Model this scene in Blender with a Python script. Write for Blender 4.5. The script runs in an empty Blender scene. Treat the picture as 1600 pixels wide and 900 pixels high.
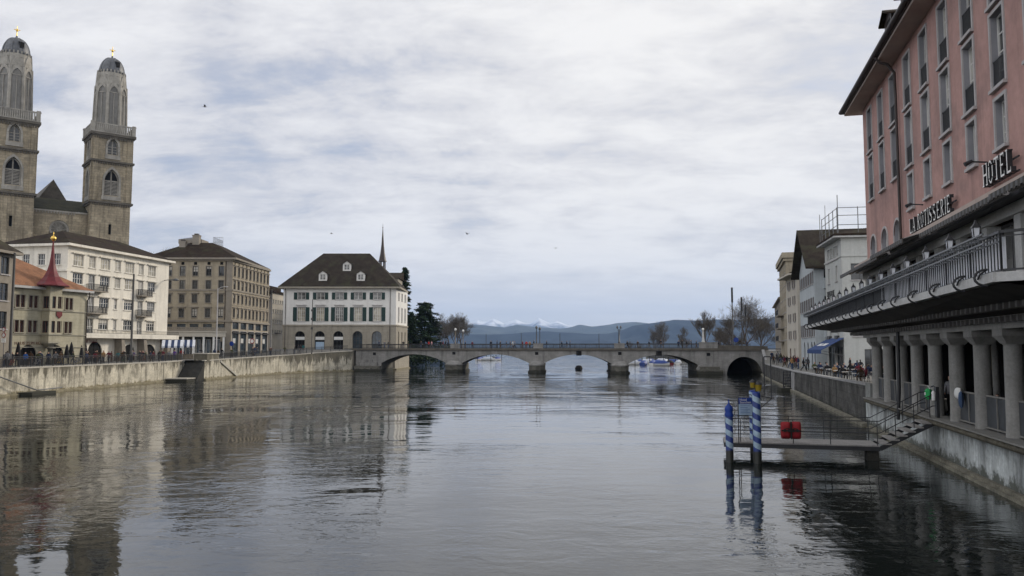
import bpy, math, random
from mathutils import Vector, Matrix
RN = random.Random(11)
sc = bpy.context.scene
COL = sc.collection
F, TH, H = 1250.0, math.atan(95/1250.0), 5.0      # focal length in photo pixels, pitch, eye height over the water
CS, SN = math.cos(TH), math.sin(TH)

def ray(u, v):
    dx, dv = (u-800)/F, (v-450)/F
    return Vector((dx, CS+dv*SN, SN-dv*CS))
def at(u, v, Y):
    d = ray(u, v); t = Y/d.y
    return Vector((d.x*t, Y, H+d.z*t))
def onz(u, v, z):
    d = ray(u, v); t = (z-H)/d.z
    return Vector((d.x*t, d.y*t, z))
def lerp(a, b, t): return a+(b-a)*t
def interp(pts, x):
    if x <= pts[0][0]: return pts[0][1]
    for (a, fa), (b, fb) in zip(pts, pts[1:]):
        if x <= b: return lerp(fa, fb, (x-a)/(b-a))
    return pts[-1][1]

class Face:
    """A vertical facade plane: x runs to the right seen from outside, y inwards, z up."""
    def __init__(s, A, B, z=0.0):
        s.A = Vector((A[0], A[1], 0)); s.B = Vector((B[0], B[1], 0))
        s.d = (s.B-s.A).normalized(); s.L = (s.B-s.A).length
        s.n = Vector((-s.d.y, s.d.x, 0)); s.z0 = z
        s.rot = math.atan2(s.d.y, s.d.x)
    def hit(s, u, v):
        r = ray(u, v)
        t = s.A.dot(s.n)/r.dot(s.n) if abs(r.dot(s.n)) > 1e-9 else 0
        p = r*t; return p+Vector((0, 0, H))
    def x(s, u, v=500): return (s.hit(u, v)-s.A).dot(s.d)
    def z(s, u, v): return s.hit(u, v).z-s.z0
    def loc(s): return (s.A.x, s.A.y, s.z0)
def facepx(u0, Y0, u1, Y1, z=0.0):
    a = at(u0, 545, Y0); b = at(u1, 545, Y1)
    return Face((a.x, a.y), (b.x, b.y), z)

class MB:
    def __init__(s, T=None): s.v = []; s.f = []; s.m = []; s.s = []; s.T = T
    def face(s, pts, m=0, sm=False):
        i = len(s.v)
        for p in pts:
            p = Vector(p)
            s.v.append(s.T @ p if s.T else p)
        s.f.append(list(range(i, i+len(pts)))); s.m.append(m); s.s.append(sm)
    def mesh(s, vs, fs, m=0, sm=False):
        i = len(s.v)
        for p in vs:
            p = Vector(p); s.v.append(s.T @ p if s.T else p)
        for f in fs:
            s.f.append([i+k for k in f]); s.m.append(m); s.s.append(sm)
    def hexa(s, P, m=0):
        s.mesh(P, [(0,3,2,1),(4,5,6,7),(0,1,5,4),(1,2,6,5),(2,3,7,6),(3,0,4,7)], m)
    def box(s, x0, x1, y0, y1, z0, z1, m=0):
        s.hexa([(x0,y0,z0),(x1,y0,z0),(x1,y1,z0),(x0,y1,z0),(x0,y0,z1),(x1,y0,z1),(x1,y1,z1),(x0,y1,z1)], m)
    def bar(s, p, q, w, h=None, m=0):
        p, q = Vector(p), Vector(q); h = h or w
        d = (q-p).normalized(); up = Vector((0,0,1)) if abs(d.z) < .95 else Vector((0,1,0))
        a = d.cross(up).normalized()*(w/2); b = a.cross(d).normalized()*(h/2)
        s.hexa([p-a-b,p+a-b,p+a+b,p-a+b,q-a-b,q+a-b,q+a+b,q-a+b], m)
    def tube(s, pts, r, n=8, m=0, sm=True, cap=True):
        pts = [Vector(p) for p in pts]
        rs = r if isinstance(r, (list, tuple)) else [r]*len(pts)
        vs, fs = [], []; ref = None
        for i, p in enumerate(pts):
            d = (pts[min(i+1, len(pts)-1)]-pts[max(i-1, 0)]).normalized()
            if ref is None or abs(ref.dot(d)) > .95:
                ref = Vector((0,0,1)) if abs(d.z) < .9 else Vector((1,0,0))
            a = d.cross(ref).normalized(); b = a.cross(d).normalized()
            ref = b
            for k in range(n):
                t = 2*math.pi*k/n
                vs.append(p+a*(rs[i]*math.cos(t))+b*(rs[i]*math.sin(t)))
        for i in range(len(pts)-1):
            for k in range(n):
                k2 = (k+1) % n
                fs.append((i*n+k, i*n+k2, (i+1)*n+k2, (i+1)*n+k))
        s.mesh(vs, fs, m, sm)
        if cap:
            s.face(vs[:n][::-1], m) if False else s.mesh(vs[:n], [tuple(range(n))[::-1]], m)
            s.mesh(vs[-n:], [tuple(range(n))], m)
    def lathe(s, prof, n=16, c=(0,0), m=0, sm=True, a0=0.0):
        vs, fs = [], []
        for r, z in prof:
            for k in range(n):
                t = a0+2*math.pi*k/n
                vs.append((c[0]+r*math.cos(t), c[1]+r*math.sin(t), z))
        for i in range(len(prof)-1):
            for k in range(n):
                k2 = (k+1) % n
                fs.append((i*n+k, i*n+k2, (i+1)*n+k2, (i+1)*n+k))
        s.mesh(vs, fs, m, sm)
        s.mesh(vs[-n:], [tuple(range(n))], m); s.mesh(vs[:n], [tuple(range(n))[::-1]], m)
    def prism(s, poly, y0, y1, m=0):
        """polygon in x,z extruded along y"""
        n = len(poly)
        vs = [(x,y0,z) for x,z in poly]+[(x,y1,z) for x,z in poly]
        s.mesh(vs, [tuple(range(n)), tuple(range(2*n-1, n-1, -1))]+[(i, (i+1)%n+0, (i+1)%n+n, i+n) for i in range(n)], m)
    def slab(s, poly, z0, z1, m=0):
        """polygon in x,y extruded along z"""
        n = len(poly)
        vs = [(x,y,z0) for x,y in poly]+[(x,y,z1) for x,y in poly]
        s.mesh(vs, [tuple(range(n-1,-1,-1)), tuple(range(n, 2*n))]+[(i, (i+1)%n, (i+1)%n+n, i+n) for i in range(n)], m)
    def hip(s, x0, x1, y0, y1, z0, z1, rx0, rx1, ry=None, ry1=None, fas=.22, m=0, mf=1):
        """hip roof: eaves rectangle at z0, ridge (or flat top) at z1"""
        if ry is None: ry = (y0+y1)/2
        if ry1 is None: ry1 = ry
        A,B,C,D = (x0,y0,z0),(x1,y0,z0),(x1,y1,z0),(x0,y1,z0)
        a,b,c,d = (rx0,ry,z1),(rx1,ry,z1),(rx1,ry1,z1),(rx0,ry1,z1)
        s.face([A,B,b,a], m); s.face([B,C,c,b], m); s.face([C,D,d,c], m); s.face([D,A,a,d], m)
        if ry1 != ry: s.face([a,b,c,d], m)
        s.box(x0+.01, x1-.01, y0+.01, y1-.01, z0-fas, z0-.004, mf)
    def build(s, name, mats, parent=None, M=None):
        me = bpy.data.meshes.new(name)
        me.from_pydata([tuple(p) for p in s.v], [], s.f)
        for mt in (mats if isinstance(mats, (list, tuple)) else [mats]): me.materials.append(mt)
        me.polygons.foreach_set('material_index', s.m); me.polygons.foreach_set('use_smooth', s.s)
        me.update()
        return put(name, me, parent, M)
def put(name, me, parent=None, M=None):
    o = bpy.data.objects.new(name, me); COL.objects.link(o)
    if parent is not None: o.parent = parent
    if M is not None: o.matrix_basis = M
    return o
def tag(o, label=None, cat=None, group=None, kind=None):
    if label: o['label'] = label
    if cat: o['category'] = cat
    if group: o['group'] = group
    if kind: o['kind'] = kind
    return o
def thing(name, label, cat, loc=(0,0,0), rz=0.0, group=None):
    o = bpy.data.objects.new(name, None); COL.objects.link(o)
    o.location = loc; o.rotation_euler = (0,0,rz); o.empty_display_size = .3
    return tag(o, label, cat, group)
def dup(root, loc, rz=None, label=None, group=None, scale=None):
    r = root.copy(); COL.objects.link(r); r.location = loc
    if rz is not None: r.rotation_euler = (0,0,rz)
    if scale: r.scale = (scale,)*3 if not isinstance(scale, tuple) else scale
    if label: r['label'] = label
    if group: r['group'] = group
    for ch in list(root.children):
        c = ch.copy(); COL.objects.link(c); c.parent = r
        for g in ch.children:
            d = g.copy(); COL.objects.link(d); d.parent = c
    return r
T = Matrix.Translation
def RZ(a): return Matrix.Rotation(a, 4, 'Z')

# ---------------------------------------------------------------- materials
def newmat(name):
    m = bpy.data.materials.new(name); m.use_nodes = True
    nt = m.node_tree; return m, nt, nt.nodes, nt.links, nt.nodes['Principled BSDF']
def nd(nodes, t, **k):
    n = nodes.new(t)
    for a, b in k.items():
        if a in n.bl_rna.properties: setattr(n, a, b)
        else: n.inputs[a].default_value = b
    return n
def M(name, col, rough=.8, var=.18, scale=1.2, bump=0.0, bscale=12, metal=0, spec=.3, streak=0.0, brick=None, wavez=0.0, moss=None, fine=.0, low=None, high=None):
    m, nt, N, L, P = newmat(name)
    P.inputs['Roughness'].default_value = rough; P.inputs['Metallic'].default_value = metal
    P.inputs['Specular IOR Level'].default_value = spec
    tc = nd(N, 'ShaderNodeTexCoord'); src = tc.outputs['Object']
    n1 = nd(N, 'ShaderNodeTexNoise', Scale=scale, Detail=6, Roughness=.62); L.new(src, n1.inputs['Vector'])
    r = nd(N, 'ShaderNodeMapRange'); r.inputs[1].default_value = .3; r.inputs[2].default_value = .7
    r.inputs[3].default_value = 1-var; r.inputs[4].default_value = 1+var; L.new(n1.outputs['Fac'], r.inputs[0])
    val = r.outputs[0]
    def mul(a, b):
        k = nd(N, 'ShaderNodeMath', operation='MULTIPLY'); L.new(a, k.inputs[0]); L.new(b, k.inputs[1]); return k.outputs[0]
    def rng(x, a, b, c, d):
        k = nd(N, 'ShaderNodeMapRange'); L.new(x, k.inputs[0])
        for i, q in enumerate((a,b,c,d)): k.inputs[i+1].default_value = q
        return k.outputs[0]
    if fine:
        n3 = nd(N, 'ShaderNodeTexNoise', Scale=scale*9, Detail=4, Roughness=.7); L.new(src, n3.inputs['Vector'])
        val = mul(val, rng(n3.outputs['Fac'], .3, .7, 1-fine, 1+fine))
    if streak:
        mp = nd(N, 'ShaderNodeMapping'); mp.inputs['Scale'].default_value = (1.1, 1.1, .07); L.new(src, mp.inputs['Vector'])
        n2 = nd(N, 'ShaderNodeTexNoise', Scale=1.0, Detail=7, Roughness=.72); L.new(mp.outputs[0], n2.inputs['Vector'])
        val = mul(val, rng(n2.outputs['Fac'], .50, .66, 1, 1-streak))
    if wavez:
        w = nd(N, 'ShaderNodeTexWave', wave_type='BANDS', bands_direction='Z', Scale=wavez, Distortion=1.2); w.inputs['Detail'].default_value = 2
        L.new(src, w.inputs['Vector']); val = mul(val, rng(w.outputs['Fac'], 0, 1, .72, 1.15))
    hgt = None
    if brick:
        sx = nd(N, 'ShaderNodeSeparateXYZ'); L.new(src, sx.inputs[0])
        ad = nd(N, 'ShaderNodeMath', operation='ADD'); L.new(sx.outputs[0], ad.inputs[0]); L.new(sx.outputs[1], ad.inputs[1])
        cb = nd(N, 'ShaderNodeCombineXYZ'); L.new(ad.outputs[0], cb.inputs[0]); L.new(sx.outputs[2], cb.inputs[1])
        b = nd(N, 'ShaderNodeTexBrick', Scale=1.0); b.inputs['Brick Width'].default_value = brick[0]; b.inputs['Row Height'].default_value = brick[1]
        b.inputs['Mortar Size'].default_value = brick[2]; b.inputs['Color1'].default_value = (1,1,1,1); b.inputs['Color2'].default_value = (brick[3],)*3+(1,); b.inputs['Mortar'].default_value = (brick[4],)*3+(1,)
        L.new(cb.outputs[0], b.inputs['Vector']); val = mul(val, b.outputs['Color']); hgt = b.outputs['Fac']
    mx = nd(N, 'ShaderNodeVectorMath', operation='SCALE'); mx.inputs[0].default_value = col[:3]; L.new(val, mx.inputs['Scale'])
    out = mx.outputs[0]
    if moss:
        n4 = nd(N, 'ShaderNodeTexNoise', Scale=moss[1], Detail=8, Roughness=.7); L.new(src, n4.inputs['Vector'])
        f = rng(n4.outputs['Fac'], .5, .62, 0, moss[2])
        mm = nd(N, 'ShaderNodeMix', data_type='RGBA'); L.new(f, mm.inputs[0]); L.new(out, mm.inputs[6]); mm.inputs[7].default_value = tuple(moss[0])+(1,)
        out = mm.outputs[2]
    if low:     # tide mark / grime band: colour below a height, ragged edge
        sz = nd(N, 'ShaderNodeSeparateXYZ'); L.new(src, sz.inputs[0])
        n5 = nd(N, 'ShaderNodeTexNoise', Scale=1.3, Detail=6, Roughness=.7); L.new(src, n5.inputs['Vector'])
        a2 = nd(N, 'ShaderNodeMath', operation='ADD'); L.new(sz.outputs[2], a2.inputs[0]); L.new(rng(n5.outputs['Fac'], .3, .7, -low[2], low[2]), a2.inputs[1])
        f = rng(a2.outputs[0], low[1]-.12, low[1]+.12, low[3], 0)
        mm = nd(N, 'ShaderNodeMix', data_type='RGBA'); L.new(f, mm.inputs[0]); L.new(out, mm.inputs[6]); mm.inputs[7].default_value = tuple(low[0])+(1,)
        out = mm.outputs[2]
    if high:    # run-off grime hanging from the coping, ragged lower edge
        sz = nd(N, 'ShaderNodeSeparateXYZ'); L.new(src, sz.inputs[0])
        mp = nd(N, 'ShaderNodeMapping'); mp.inputs['Scale'].default_value = (.9, .9, .16); L.new(src, mp.inputs['Vector'])
        n6 = nd(N, 'ShaderNodeTexNoise', Scale=1.0, Detail=9, Roughness=.75); L.new(mp.outputs[0], n6.inputs['Vector'])
        a3 = nd(N, 'ShaderNodeMath', operation='ADD'); L.new(sz.outputs[2], a3.inputs[0]); L.new(rng(n6.outputs['Fac'], .35, .65, -high[2], high[2]), a3.inputs[1])
        f = rng(a3.outputs[0], high[1]-.25, high[1]+.35, 0, high[3])
        mm = nd(N, 'ShaderNodeMix', data_type='RGBA'); L.new(f, mm.inputs[0]); L.new(out, mm.inputs[6]); mm.inputs[7].default_value = tuple(high[0])+(1,)
        out = mm.outputs[2]
    L.new(out, P.inputs['Base Color'])
    if bump:
        nb = nd(N, 'ShaderNodeTexNoise', Scale=bscale, Detail=5, Roughness=.65); L.new(src, nb.inputs['Vector'])
        bp = nd(N, 'ShaderNodeBump', Strength=1.0, Distance=bump); L.new(nb.outputs['Fac'], bp.inputs['Height']); L.new(bp.outputs[0], P.inputs['Normal'])
    return m
def glassmat(name, col, rough=.06, var=.5, spec=.6):
    m, nt, N, L, P = newmat(name)
    P.inputs['Roughness'].default_value = rough; P.inputs['Specular IOR Level'].default_value = spec
    oi = nd(N, 'ShaderNodeObjectInfo'); tc = nd(N, 'ShaderNodeTexCoord')
    n = nd(N, 'ShaderNodeTexNoise', noise_dimensions='4D', Scale=.9, Detail=2); L.new(tc.outputs['Object'], n.inputs['Vector'])
    w = nd(N, 'ShaderNodeMath', operation='MULTIPLY'); w.inputs[1].default_value = 50; L.new(oi.outputs['Random'], w.inputs[0]); L.new(w.outputs[0], n.inputs['W'])
    r = nd(N, 'ShaderNodeMapRange'); r.inputs[1].default_value = .35; r.inputs[2].default_value = .65; r.inputs[3].default_value = 1-var; r.inputs[4].default_value = 1+var; L.new(n.outputs['Fac'], r.inputs[0])
    mx = nd(N, 'ShaderNodeVectorMath', operation='SCALE'); mx.inputs[0].default_value = col; L.new(r.outputs[0], mx.inputs['Scale']); L.new(mx.outputs[0], P.inputs['Base Color'])
    bp = nd(N, 'ShaderNodeBump', Strength=1, Distance=.004); L.new(n.outputs['Fac'], bp.inputs['Height']); L.new(bp.outputs[0], P.inputs['Normal'])
    return m
def objcol(name, rough=.85):
    m, nt, N, L, P = newmat(name)
    oi = nd(N, 'ShaderNodeObjectInfo'); tc = nd(N, 'ShaderNodeTexCoord')
    n = nd(N, 'ShaderNodeTexNoise', Scale=9, Detail=3); L.new(tc.outputs['Object'], n.inputs['Vector'])
    r = nd(N, 'ShaderNodeMapRange'); r.inputs[1].default_value = .3; r.inputs[2].default_value = .7; r.inputs[3].default_value = .75; r.inputs[4].default_value = 1.2; L.new(n.outputs['Fac'], r.inputs[0])
    mx = nd(N, 'ShaderNodeVectorMath', operation='SCALE'); L.new(oi.outputs['Color'], mx.inputs[0]); L.new(r.outputs[0], mx.inputs['Scale']); L.new(mx.outputs[0], P.inputs['Base Color'])
    P.inputs['Roughness'].default_value = rough; P.inputs['Specular IOR Level'].default_value = .2
    return m
K = {}
K['glass'] = glassmat('window_glass', (.03,.033,.036))
K['glass_pale'] = glassmat('pale_cream_glass', (.36,.33,.26), .12, .4)  # uneven cream tone set in the pane colour
K['glass_mid'] = glassmat('net_curtain_glass', (.13,.13,.125), .08, .6)
K['shopglass'] = glassmat('shop_glass', (.03,.045,.06))
K['whiteframe'] = M('white_window_paint', (.62,.61,.58), .5, .1)
K['greyframe'] = M('grey_blue_window_paint', (.30,.33,.36), .5, .1)
K['redframe'] = M('brown_red_window_paint', (.12,.05,.04), .5, .15)
K['darkframe'] = M('dark_window_paint', (.06,.06,.06), .5, .1)
K['iron'] = M('dark_iron', (.022,.023,.026), .45, .25, 3, spec=.4)
K['iron2'] = M('grey_steel', (.09,.095,.10), .4, .2, 3, spec=.5)
K['gold'] = M('gilded_metal', (.75,.50,.12), .3, .1, 3, metal=.9)
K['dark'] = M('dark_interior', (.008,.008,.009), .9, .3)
K['white'] = M('white_paint', (.72,.72,.70), .55, .08, 2)
K['pole'] = M('mast_paint', (.055,.053,.05), .5, .2, 2)
K['sandst'] = M('pale_sandstone', (.34,.32,.26), .85, .2, .8, .004, 9, fine=.12, streak=.2)
K['church'] = M('church_sandstone', (.38,.325,.235), .9, .22, .35, .01, 4, brick=(1.3,.55,.03,.72,.6), fine=.18, streak=.5, moss=((.14,.12,.09),.12,.5))
K['churchgrey'] = M('grey_church_stone', (.30,.285,.255), .9, .25, .6, .01, 4, fine=.15, streak=.3)
K['churchdark'] = M('weathered_cornice_stone', (.11,.10,.085), .9, .3, .8, fine=.2)
K['lanternpanel'] = M('grey_lantern_panel', (.175,.17,.16), .8, .25, .8, streak=.35)
K['lead'] = M('lead_dome', (.10,.105,.115), .5, .3, 1.5, streak=.4, spec=.4)
K['tilered'] = M('orange_clay_tile', (.235,.115,.062), .85, .3, .9, .02, 10, wavez=2.2, fine=.3)
K['tiledark'] = M('dark_clay_tile', (.030,.021,.016), .85, spec=.08, var=.35, scale=.7, bump=.02, bscale=8, wavez=1.6, fine=.3, moss=((.05,.05,.028),.5,.5))
K['tilegrey'] = M('grey_brown_tile', (.043,.035,.028), .85, spec=.08, var=.3, scale=.7, bump=.02, bscale=8, wavez=1.6, fine=.3, moss=((.05,.052,.03),.35,.5))
K['mossroof'] = M('mossy_roof', (.042,.041,.026), .9, .4, .5, .02, 8, fine=.3)
K['spirered'] = M('painted_red_spire', (.135,.016,.02), .5, .25, 1.5, streak=.3)
K['rueden'] = M('greenish_sandstone', (.43,.40,.30), .85, .15, .8, .004, 9, brick=(1.1,.42,.012,.92,.78), fine=.08, streak=.2)
K['whitewall'] = M('off_white_render', (.70,.665,.585), .9, .09, .35, .003, 20, fine=.07, streak=.24)
K['brownwall'] = M('grey_brown_stone', (.345,.30,.225), .9, .14, .5, .004, 9, brick=(1.6,.55,.012,.9,.8), fine=.1, streak=.25)
K['browntrim'] = M('grey_stone_trim', (.24,.215,.18), .85, .15, 1, fine=.1)
K['helmwall'] = M('cool_white_render', (.72,.71,.68), .9, .07, .3, .003, 20, fine=.05, streak=.12)
K['helmstone'] = M('beige_ashlar', (.335,.305,.25), .88, .13, .6, .004, 9, brick=(1.5,.6,.014,.92,.8), fine=.1, streak=.2)
K['shutter'] = M('dark_green_shutter', (.018,.045,.04), .55, .2, 3)
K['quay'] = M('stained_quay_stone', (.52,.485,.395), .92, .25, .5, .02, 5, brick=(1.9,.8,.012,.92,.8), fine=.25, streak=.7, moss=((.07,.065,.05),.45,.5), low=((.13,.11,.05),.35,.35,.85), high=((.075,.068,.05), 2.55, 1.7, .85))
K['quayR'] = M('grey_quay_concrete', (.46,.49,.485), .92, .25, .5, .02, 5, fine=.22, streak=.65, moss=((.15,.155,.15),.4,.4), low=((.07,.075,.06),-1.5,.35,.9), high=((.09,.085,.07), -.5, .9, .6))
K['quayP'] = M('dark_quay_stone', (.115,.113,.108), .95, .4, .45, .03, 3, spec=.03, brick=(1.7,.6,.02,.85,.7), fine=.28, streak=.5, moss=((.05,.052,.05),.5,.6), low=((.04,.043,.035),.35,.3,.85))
K['copingR'] = M('grey_quay_coping', (.30,.30,.30), .9, .2, .8, .006, 9, fine=.2)
K['curbR'] = M('grey_algae_kerb', (.17,.16,.125), .9, .5, 1, .01, 9, fine=.35)
K['coping'] = M('quay_coping', (.42,.40,.35), .9, .2, .8, .006, 9, fine=.2)
K['curb'] = M('algae_curb', (.22,.195,.13), .9, .35, 1, .01, 9, fine=.3)
K['mossledge'] = M('mossy_ledge', (.11,.10,.075), .95, .4, 2, .03, 8, fine=.4)
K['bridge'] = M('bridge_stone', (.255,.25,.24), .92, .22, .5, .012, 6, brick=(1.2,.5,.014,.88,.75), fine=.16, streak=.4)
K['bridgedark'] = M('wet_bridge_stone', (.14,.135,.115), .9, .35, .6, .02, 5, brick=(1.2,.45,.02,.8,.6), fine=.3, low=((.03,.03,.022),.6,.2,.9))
K['paving'] = M('quay_paving', (.20,.195,.18), .9, .15, .8, .003, 15, fine=.1)
K['asphalt'] = M('asphalt', (.06,.06,.06), .9, .2, .6, .004, 25, fine=.1)
K['pink'] = M('pink_render', (.42,.255,.225), .9, .14, .3, .004, 18, fine=.10, streak=.28, moss=((.25,.165,.15),.22,.7))
K['stonetrim'] = M('grey_stone_surround', (.40,.385,.38), .85, .12, 1.5, fine=.08)
K['reveal'] = M('grey_reveal', (.26,.26,.28), .85, .1, 1.5)
K['soffit'] = M('eaves_boards', (.40,.33,.29), .8, .12, 1, fine=.05)
K['gutter'] = M('copper_gutter', (.045,.035,.032), .5, .3, 2)
K['concrete'] = M('column_concrete', (.27,.265,.25), .9, .16, 1.2, .006, 14, fine=.14, streak=.25)
K['slabw'] = M('slab_edge_stone', (.45,.45,.44), .85, .15, 1.2, fine=.12)
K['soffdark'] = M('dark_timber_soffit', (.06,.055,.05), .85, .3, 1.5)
K['panel'] = M('dark_mesh_panel', (.05,.055,.06), .6, .25, 1.5)
K['panelrail'] = M('pale_rail', (.20,.195,.18), .6, .15, 2)
K['postblue'] = M('blue_post_paint', (.012,.04,.22), .55, .3, 2.5, fine=.15)
K['postwhite'] = M('weathered_pale_blue_paint', (.46,.57,.66), .6, .2, 2.5, fine=.2)
K['postwet'] = M('wet_timber', (.02,.02,.016), .6, .4, 3)
K['yellow'] = M('mustard_lantern_glass', (.26,.19,.02), .4, .2, 4)
K['red'] = M('red_canvas', (.24,.014,.02), .7, .15, 4, .01, 9)
K['strap'] = M('black_strap', (.02,.015,.015), .7, .2)
K['deckwood'] = M('weathered_deck_boards', (.27,.26,.25), .9, .2, 1.5, .004, 12, fine=.2)
K['green'] = M('green_canvas', (.02,.30,.08), .7, .15, 4)
K['signblue'] = M('sign_blue', (.015,.045,.25), .4, .08, 3)
K['signpale'] = M('sign_pale', (.36,.48,.62), .4, .12, 5)
K['awnblue'] = M('blue_awning_cloth', (.025,.055,.16), .8, .15, 2)
K['awnwhite'] = M('white_awning_cloth', (.68,.70,.74), .8, .1, 2)
K['stallblue'] = M('stall_blue_cloth', (.035,.055,.12), .8, .2, 2)
K['darkstone'] = M('shaded_wet_stone', (.03,.029,.025), .9, .4, 1.5, .01, 6, fine=.3)  # recess shadow put into the stair flank colour; also the wet jetty pier
K['awngrey'] = M('grey_awning_cloth', (.34,.32,.31), .85, .2, 2)
K['bluehouse'] = M('blue_grey_render', (.43,.465,.48), .9, .08, .4, fine=.06, streak=.15)
K['greyhouse'] = M('grey_render', (.45,.46,.44), .9, .08, .4, fine=.06, streak=.15)
K['beigehouse'] = M('beige_render', (.50,.465,.40), .9, .09, .4, fine=.06, streak=.15)
K['shutgrey'] = M('grey_brown_shutter', (.16,.14,.135), .6, .15, 3)
K['bark'] = M('bare_bark', (.085,.068,.055), .95, .3, 3)
K['barklight'] = M('pale_bark', (.22,.19,.15), .95, .3, 3)
K['twig'] = M('twigs', (.115,.102,.088), .95, .3, 2)
K['needle'] = M('conifer_needles', (.024,.046,.021), .8, .45, .8)
K['skin'] = M('skin', (.50,.32,.24), .6, .1, 6)
K['hair'] = M('dark_hair', (.03,.02,.015), .6, .3, 9)
K['shoe'] = M('dark_shoe', (.02,.018,.016), .5, .2)
K['coat'] = objcol('coat_cloth')
K['bagcol'] = objcol('painted_by_object', .6)
for n, c in (('black',(.014,.014,.016)), ('blue denim',(.045,.075,.14)), ('grey',(.13,.13,.135)), ('brown',(.10,.065,.04))): K['tr_'+n] = M('trousers_'+n.replace(' ','_'), c, .85, .2, 6)
K['gullwhite'] = M('gull_plumage', (.30,.30,.31), .8, .2, 6)
K['gulldark'] = M('gull_wing', (.07,.07,.08), .8, .2, 6)
K['rubber'] = M('tyre_rubber', (.018,.018,.018), .8, .2)
K['tarpblue'] = M('blue_tarpaulin', (.03,.06,.22), .6, .25, 1.5)
K['tarpgrey'] = M('pale_tarpaulin', (.42,.45,.50), .6, .2, 1.5)
K['cloth'] = M('white_tablecloth', (.68,.68,.66), .85, .06, 3)
# ---------------------------------------------------------------- camera, sky, sun
cam = bpy.data.cameras.new('camera'); co = bpy.data.objects.new('camera', cam); COL.objects.link(co)
co.location = (0,0,H); co.rotation_euler = (math.pi/2+TH, 0, 0); cam.lens = 36*F/1600; cam.sensor_width = 36
cam.clip_start = .1; cam.clip_end = 60000; sc.camera = co
SUN_EL, SUN_AZ = math.radians(24), math.radians(52)      # azimuth measured from +Y towards +X
sv = Vector((math.sin(SUN_AZ)*math.cos(SUN_EL), math.cos(SUN_AZ)*math.cos(SUN_EL), math.sin(SUN_EL)))
sl = bpy.data.lights.new('sun', 'SUN'); sl.energy = 2.9; sl.angle = math.radians(10); sl.color = (1, .90, .76)
so = bpy.data.objects.new('sun', sl); COL.objects.link(so); so.location = (30,30,80)
so.rotation_euler = sv.to_track_quat('Z', 'Y').to_euler()
w = bpy.data.worlds.new('World'); sc.world = w; w.use_nodes = True
N, L = w.node_tree.nodes, w.node_tree.links
bg = N['Background']; bg.inputs['Strength'].default_value = .1
sky = nd(N, 'ShaderNodeTexSky', sky_type='NISHITA'); sky.sun_disc = False; sky.sun_elevation = SUN_EL; sky.sun_rotation = SUN_AZ
tc = nd(N, 'ShaderNodeTexCoord'); sx = nd(N, 'ShaderNodeSeparateXYZ'); L.new(tc.outputs['Generated'], sx.inputs[0])
def wm(op, a, b=None, c=None):
    k = nd(N, 'ShaderNodeMath', operation=op)
    for i, q in enumerate((a, b, c)):
        if q is None: continue
        if isinstance(q, (int, float)): k.inputs[i].default_value = q
        else: L.new(q, k.inputs[i])
    return k.outputs[0]
def wr(x, a, b, c, d, kind='LINEAR'):
    k = nd(N, 'ShaderNodeMapRange', interpolation_type=kind); L.new(x, k.inputs[0])
    for i, q in enumerate((a,b,c,d)): k.inputs[i+1].default_value = q
    return k.outputs[0]
def wmix(f, a, b):
    k = nd(N, 'ShaderNodeMix', data_type='RGBA')
    for i, q in ((0,f),(6,a),(7,b)):
        if isinstance(q, tuple): k.inputs[i].default_value = q+(1,)
        elif isinstance(q, (int,float)): k.inputs[i].default_value = q
        else: L.new(q, k.inputs[i])
    return k.outputs[2]
X, Y, Z = sx.outputs
zz = wm('ADD', wm('MAXIMUM', Z, 0.0), .24)
px, py = wm('DIVIDE', X, zz), wm('DIVIDE', Y, zz)
cb = nd(N, 'ShaderNodeCombineXYZ'); L.new(px, cb.inputs[0]); L.new(py, cb.inputs[1])
def wnoise(rot, scl, scale, det, rough, dist, off=(0,0,0)):
    mp = nd(N, 'ShaderNodeMapping'); mp.inputs['Rotation'].default_value = (0,0,math.radians(rot)); mp.inputs['Scale'].default_value = scl; mp.inputs['Location'].default_value = off
    L.new(cb.outputs[0], mp.inputs['Vector'])
    n = nd(N, 'ShaderNodeTexNoise', Scale=scale, Detail=det, Roughness=rough, Distortion=dist); L.new(mp.outputs[0], n.inputs['Vector']); return n.outputs['Fac']
SX = 9.1
n1 = wnoise(-22, (1, .9, 1), 1.5, 12, .60, .25, (SX, .7, 0))
n2 = wnoise(28, (.8, 1.3, 1), 4.4, 12, .64, .3, (1.3, 5.2, 0))
n3 = wnoise(-30, (.8, .8, 1), .75, 6, .5, .2, (7.7, 2.2, 0))
dens = wm('ADD', wm('ADD', wm('MULTIPLY', n1, .47), wm('MULTIPLY', n2, .37)), wm('MULTIPLY', n3, .30))
n6 = wnoise(-52, (.30, 2.3, 1), 1.5, 9, .62, .3, (4.4, 1.9, 0))
dens = wm('ADD', dens, wm('MULTIPLY', wm('SUBTRACT', n6, .5), .22))
cover = wr(dens, .43, .575, 0, 1, 'SMOOTHSTEP')
lum = wr(dens, .50, .69, 0, 1, 'SMOOTHSTEP')
cloud = wmix(lum, (6.9, 6.9, 7.25), (9.6, 9.5, 9.45))
gap = wmix(.6, sky.outputs[0], (5.3, 5.7, 7.1))
col = wmix(cover, gap, cloud)
# low band near the horizon: long flat streaks under a bluish veil
n5 = wnoise(0, (.22, 1.5, 1), 1.1, 5, .5, .2, (2.0, 0, 0))
hz = wr(Z, .0, .17, 1, 0, 'SMOOTHSTEP')
veil = wmix(wr(n5, .42, .60, 0, 1, 'SMOOTHSTEP'), (7.3, 7.7, 8.2), (10.1, 9.9, 9.7))
col = wmix(wm('MULTIPLY', hz, .9), col, veil)
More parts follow.
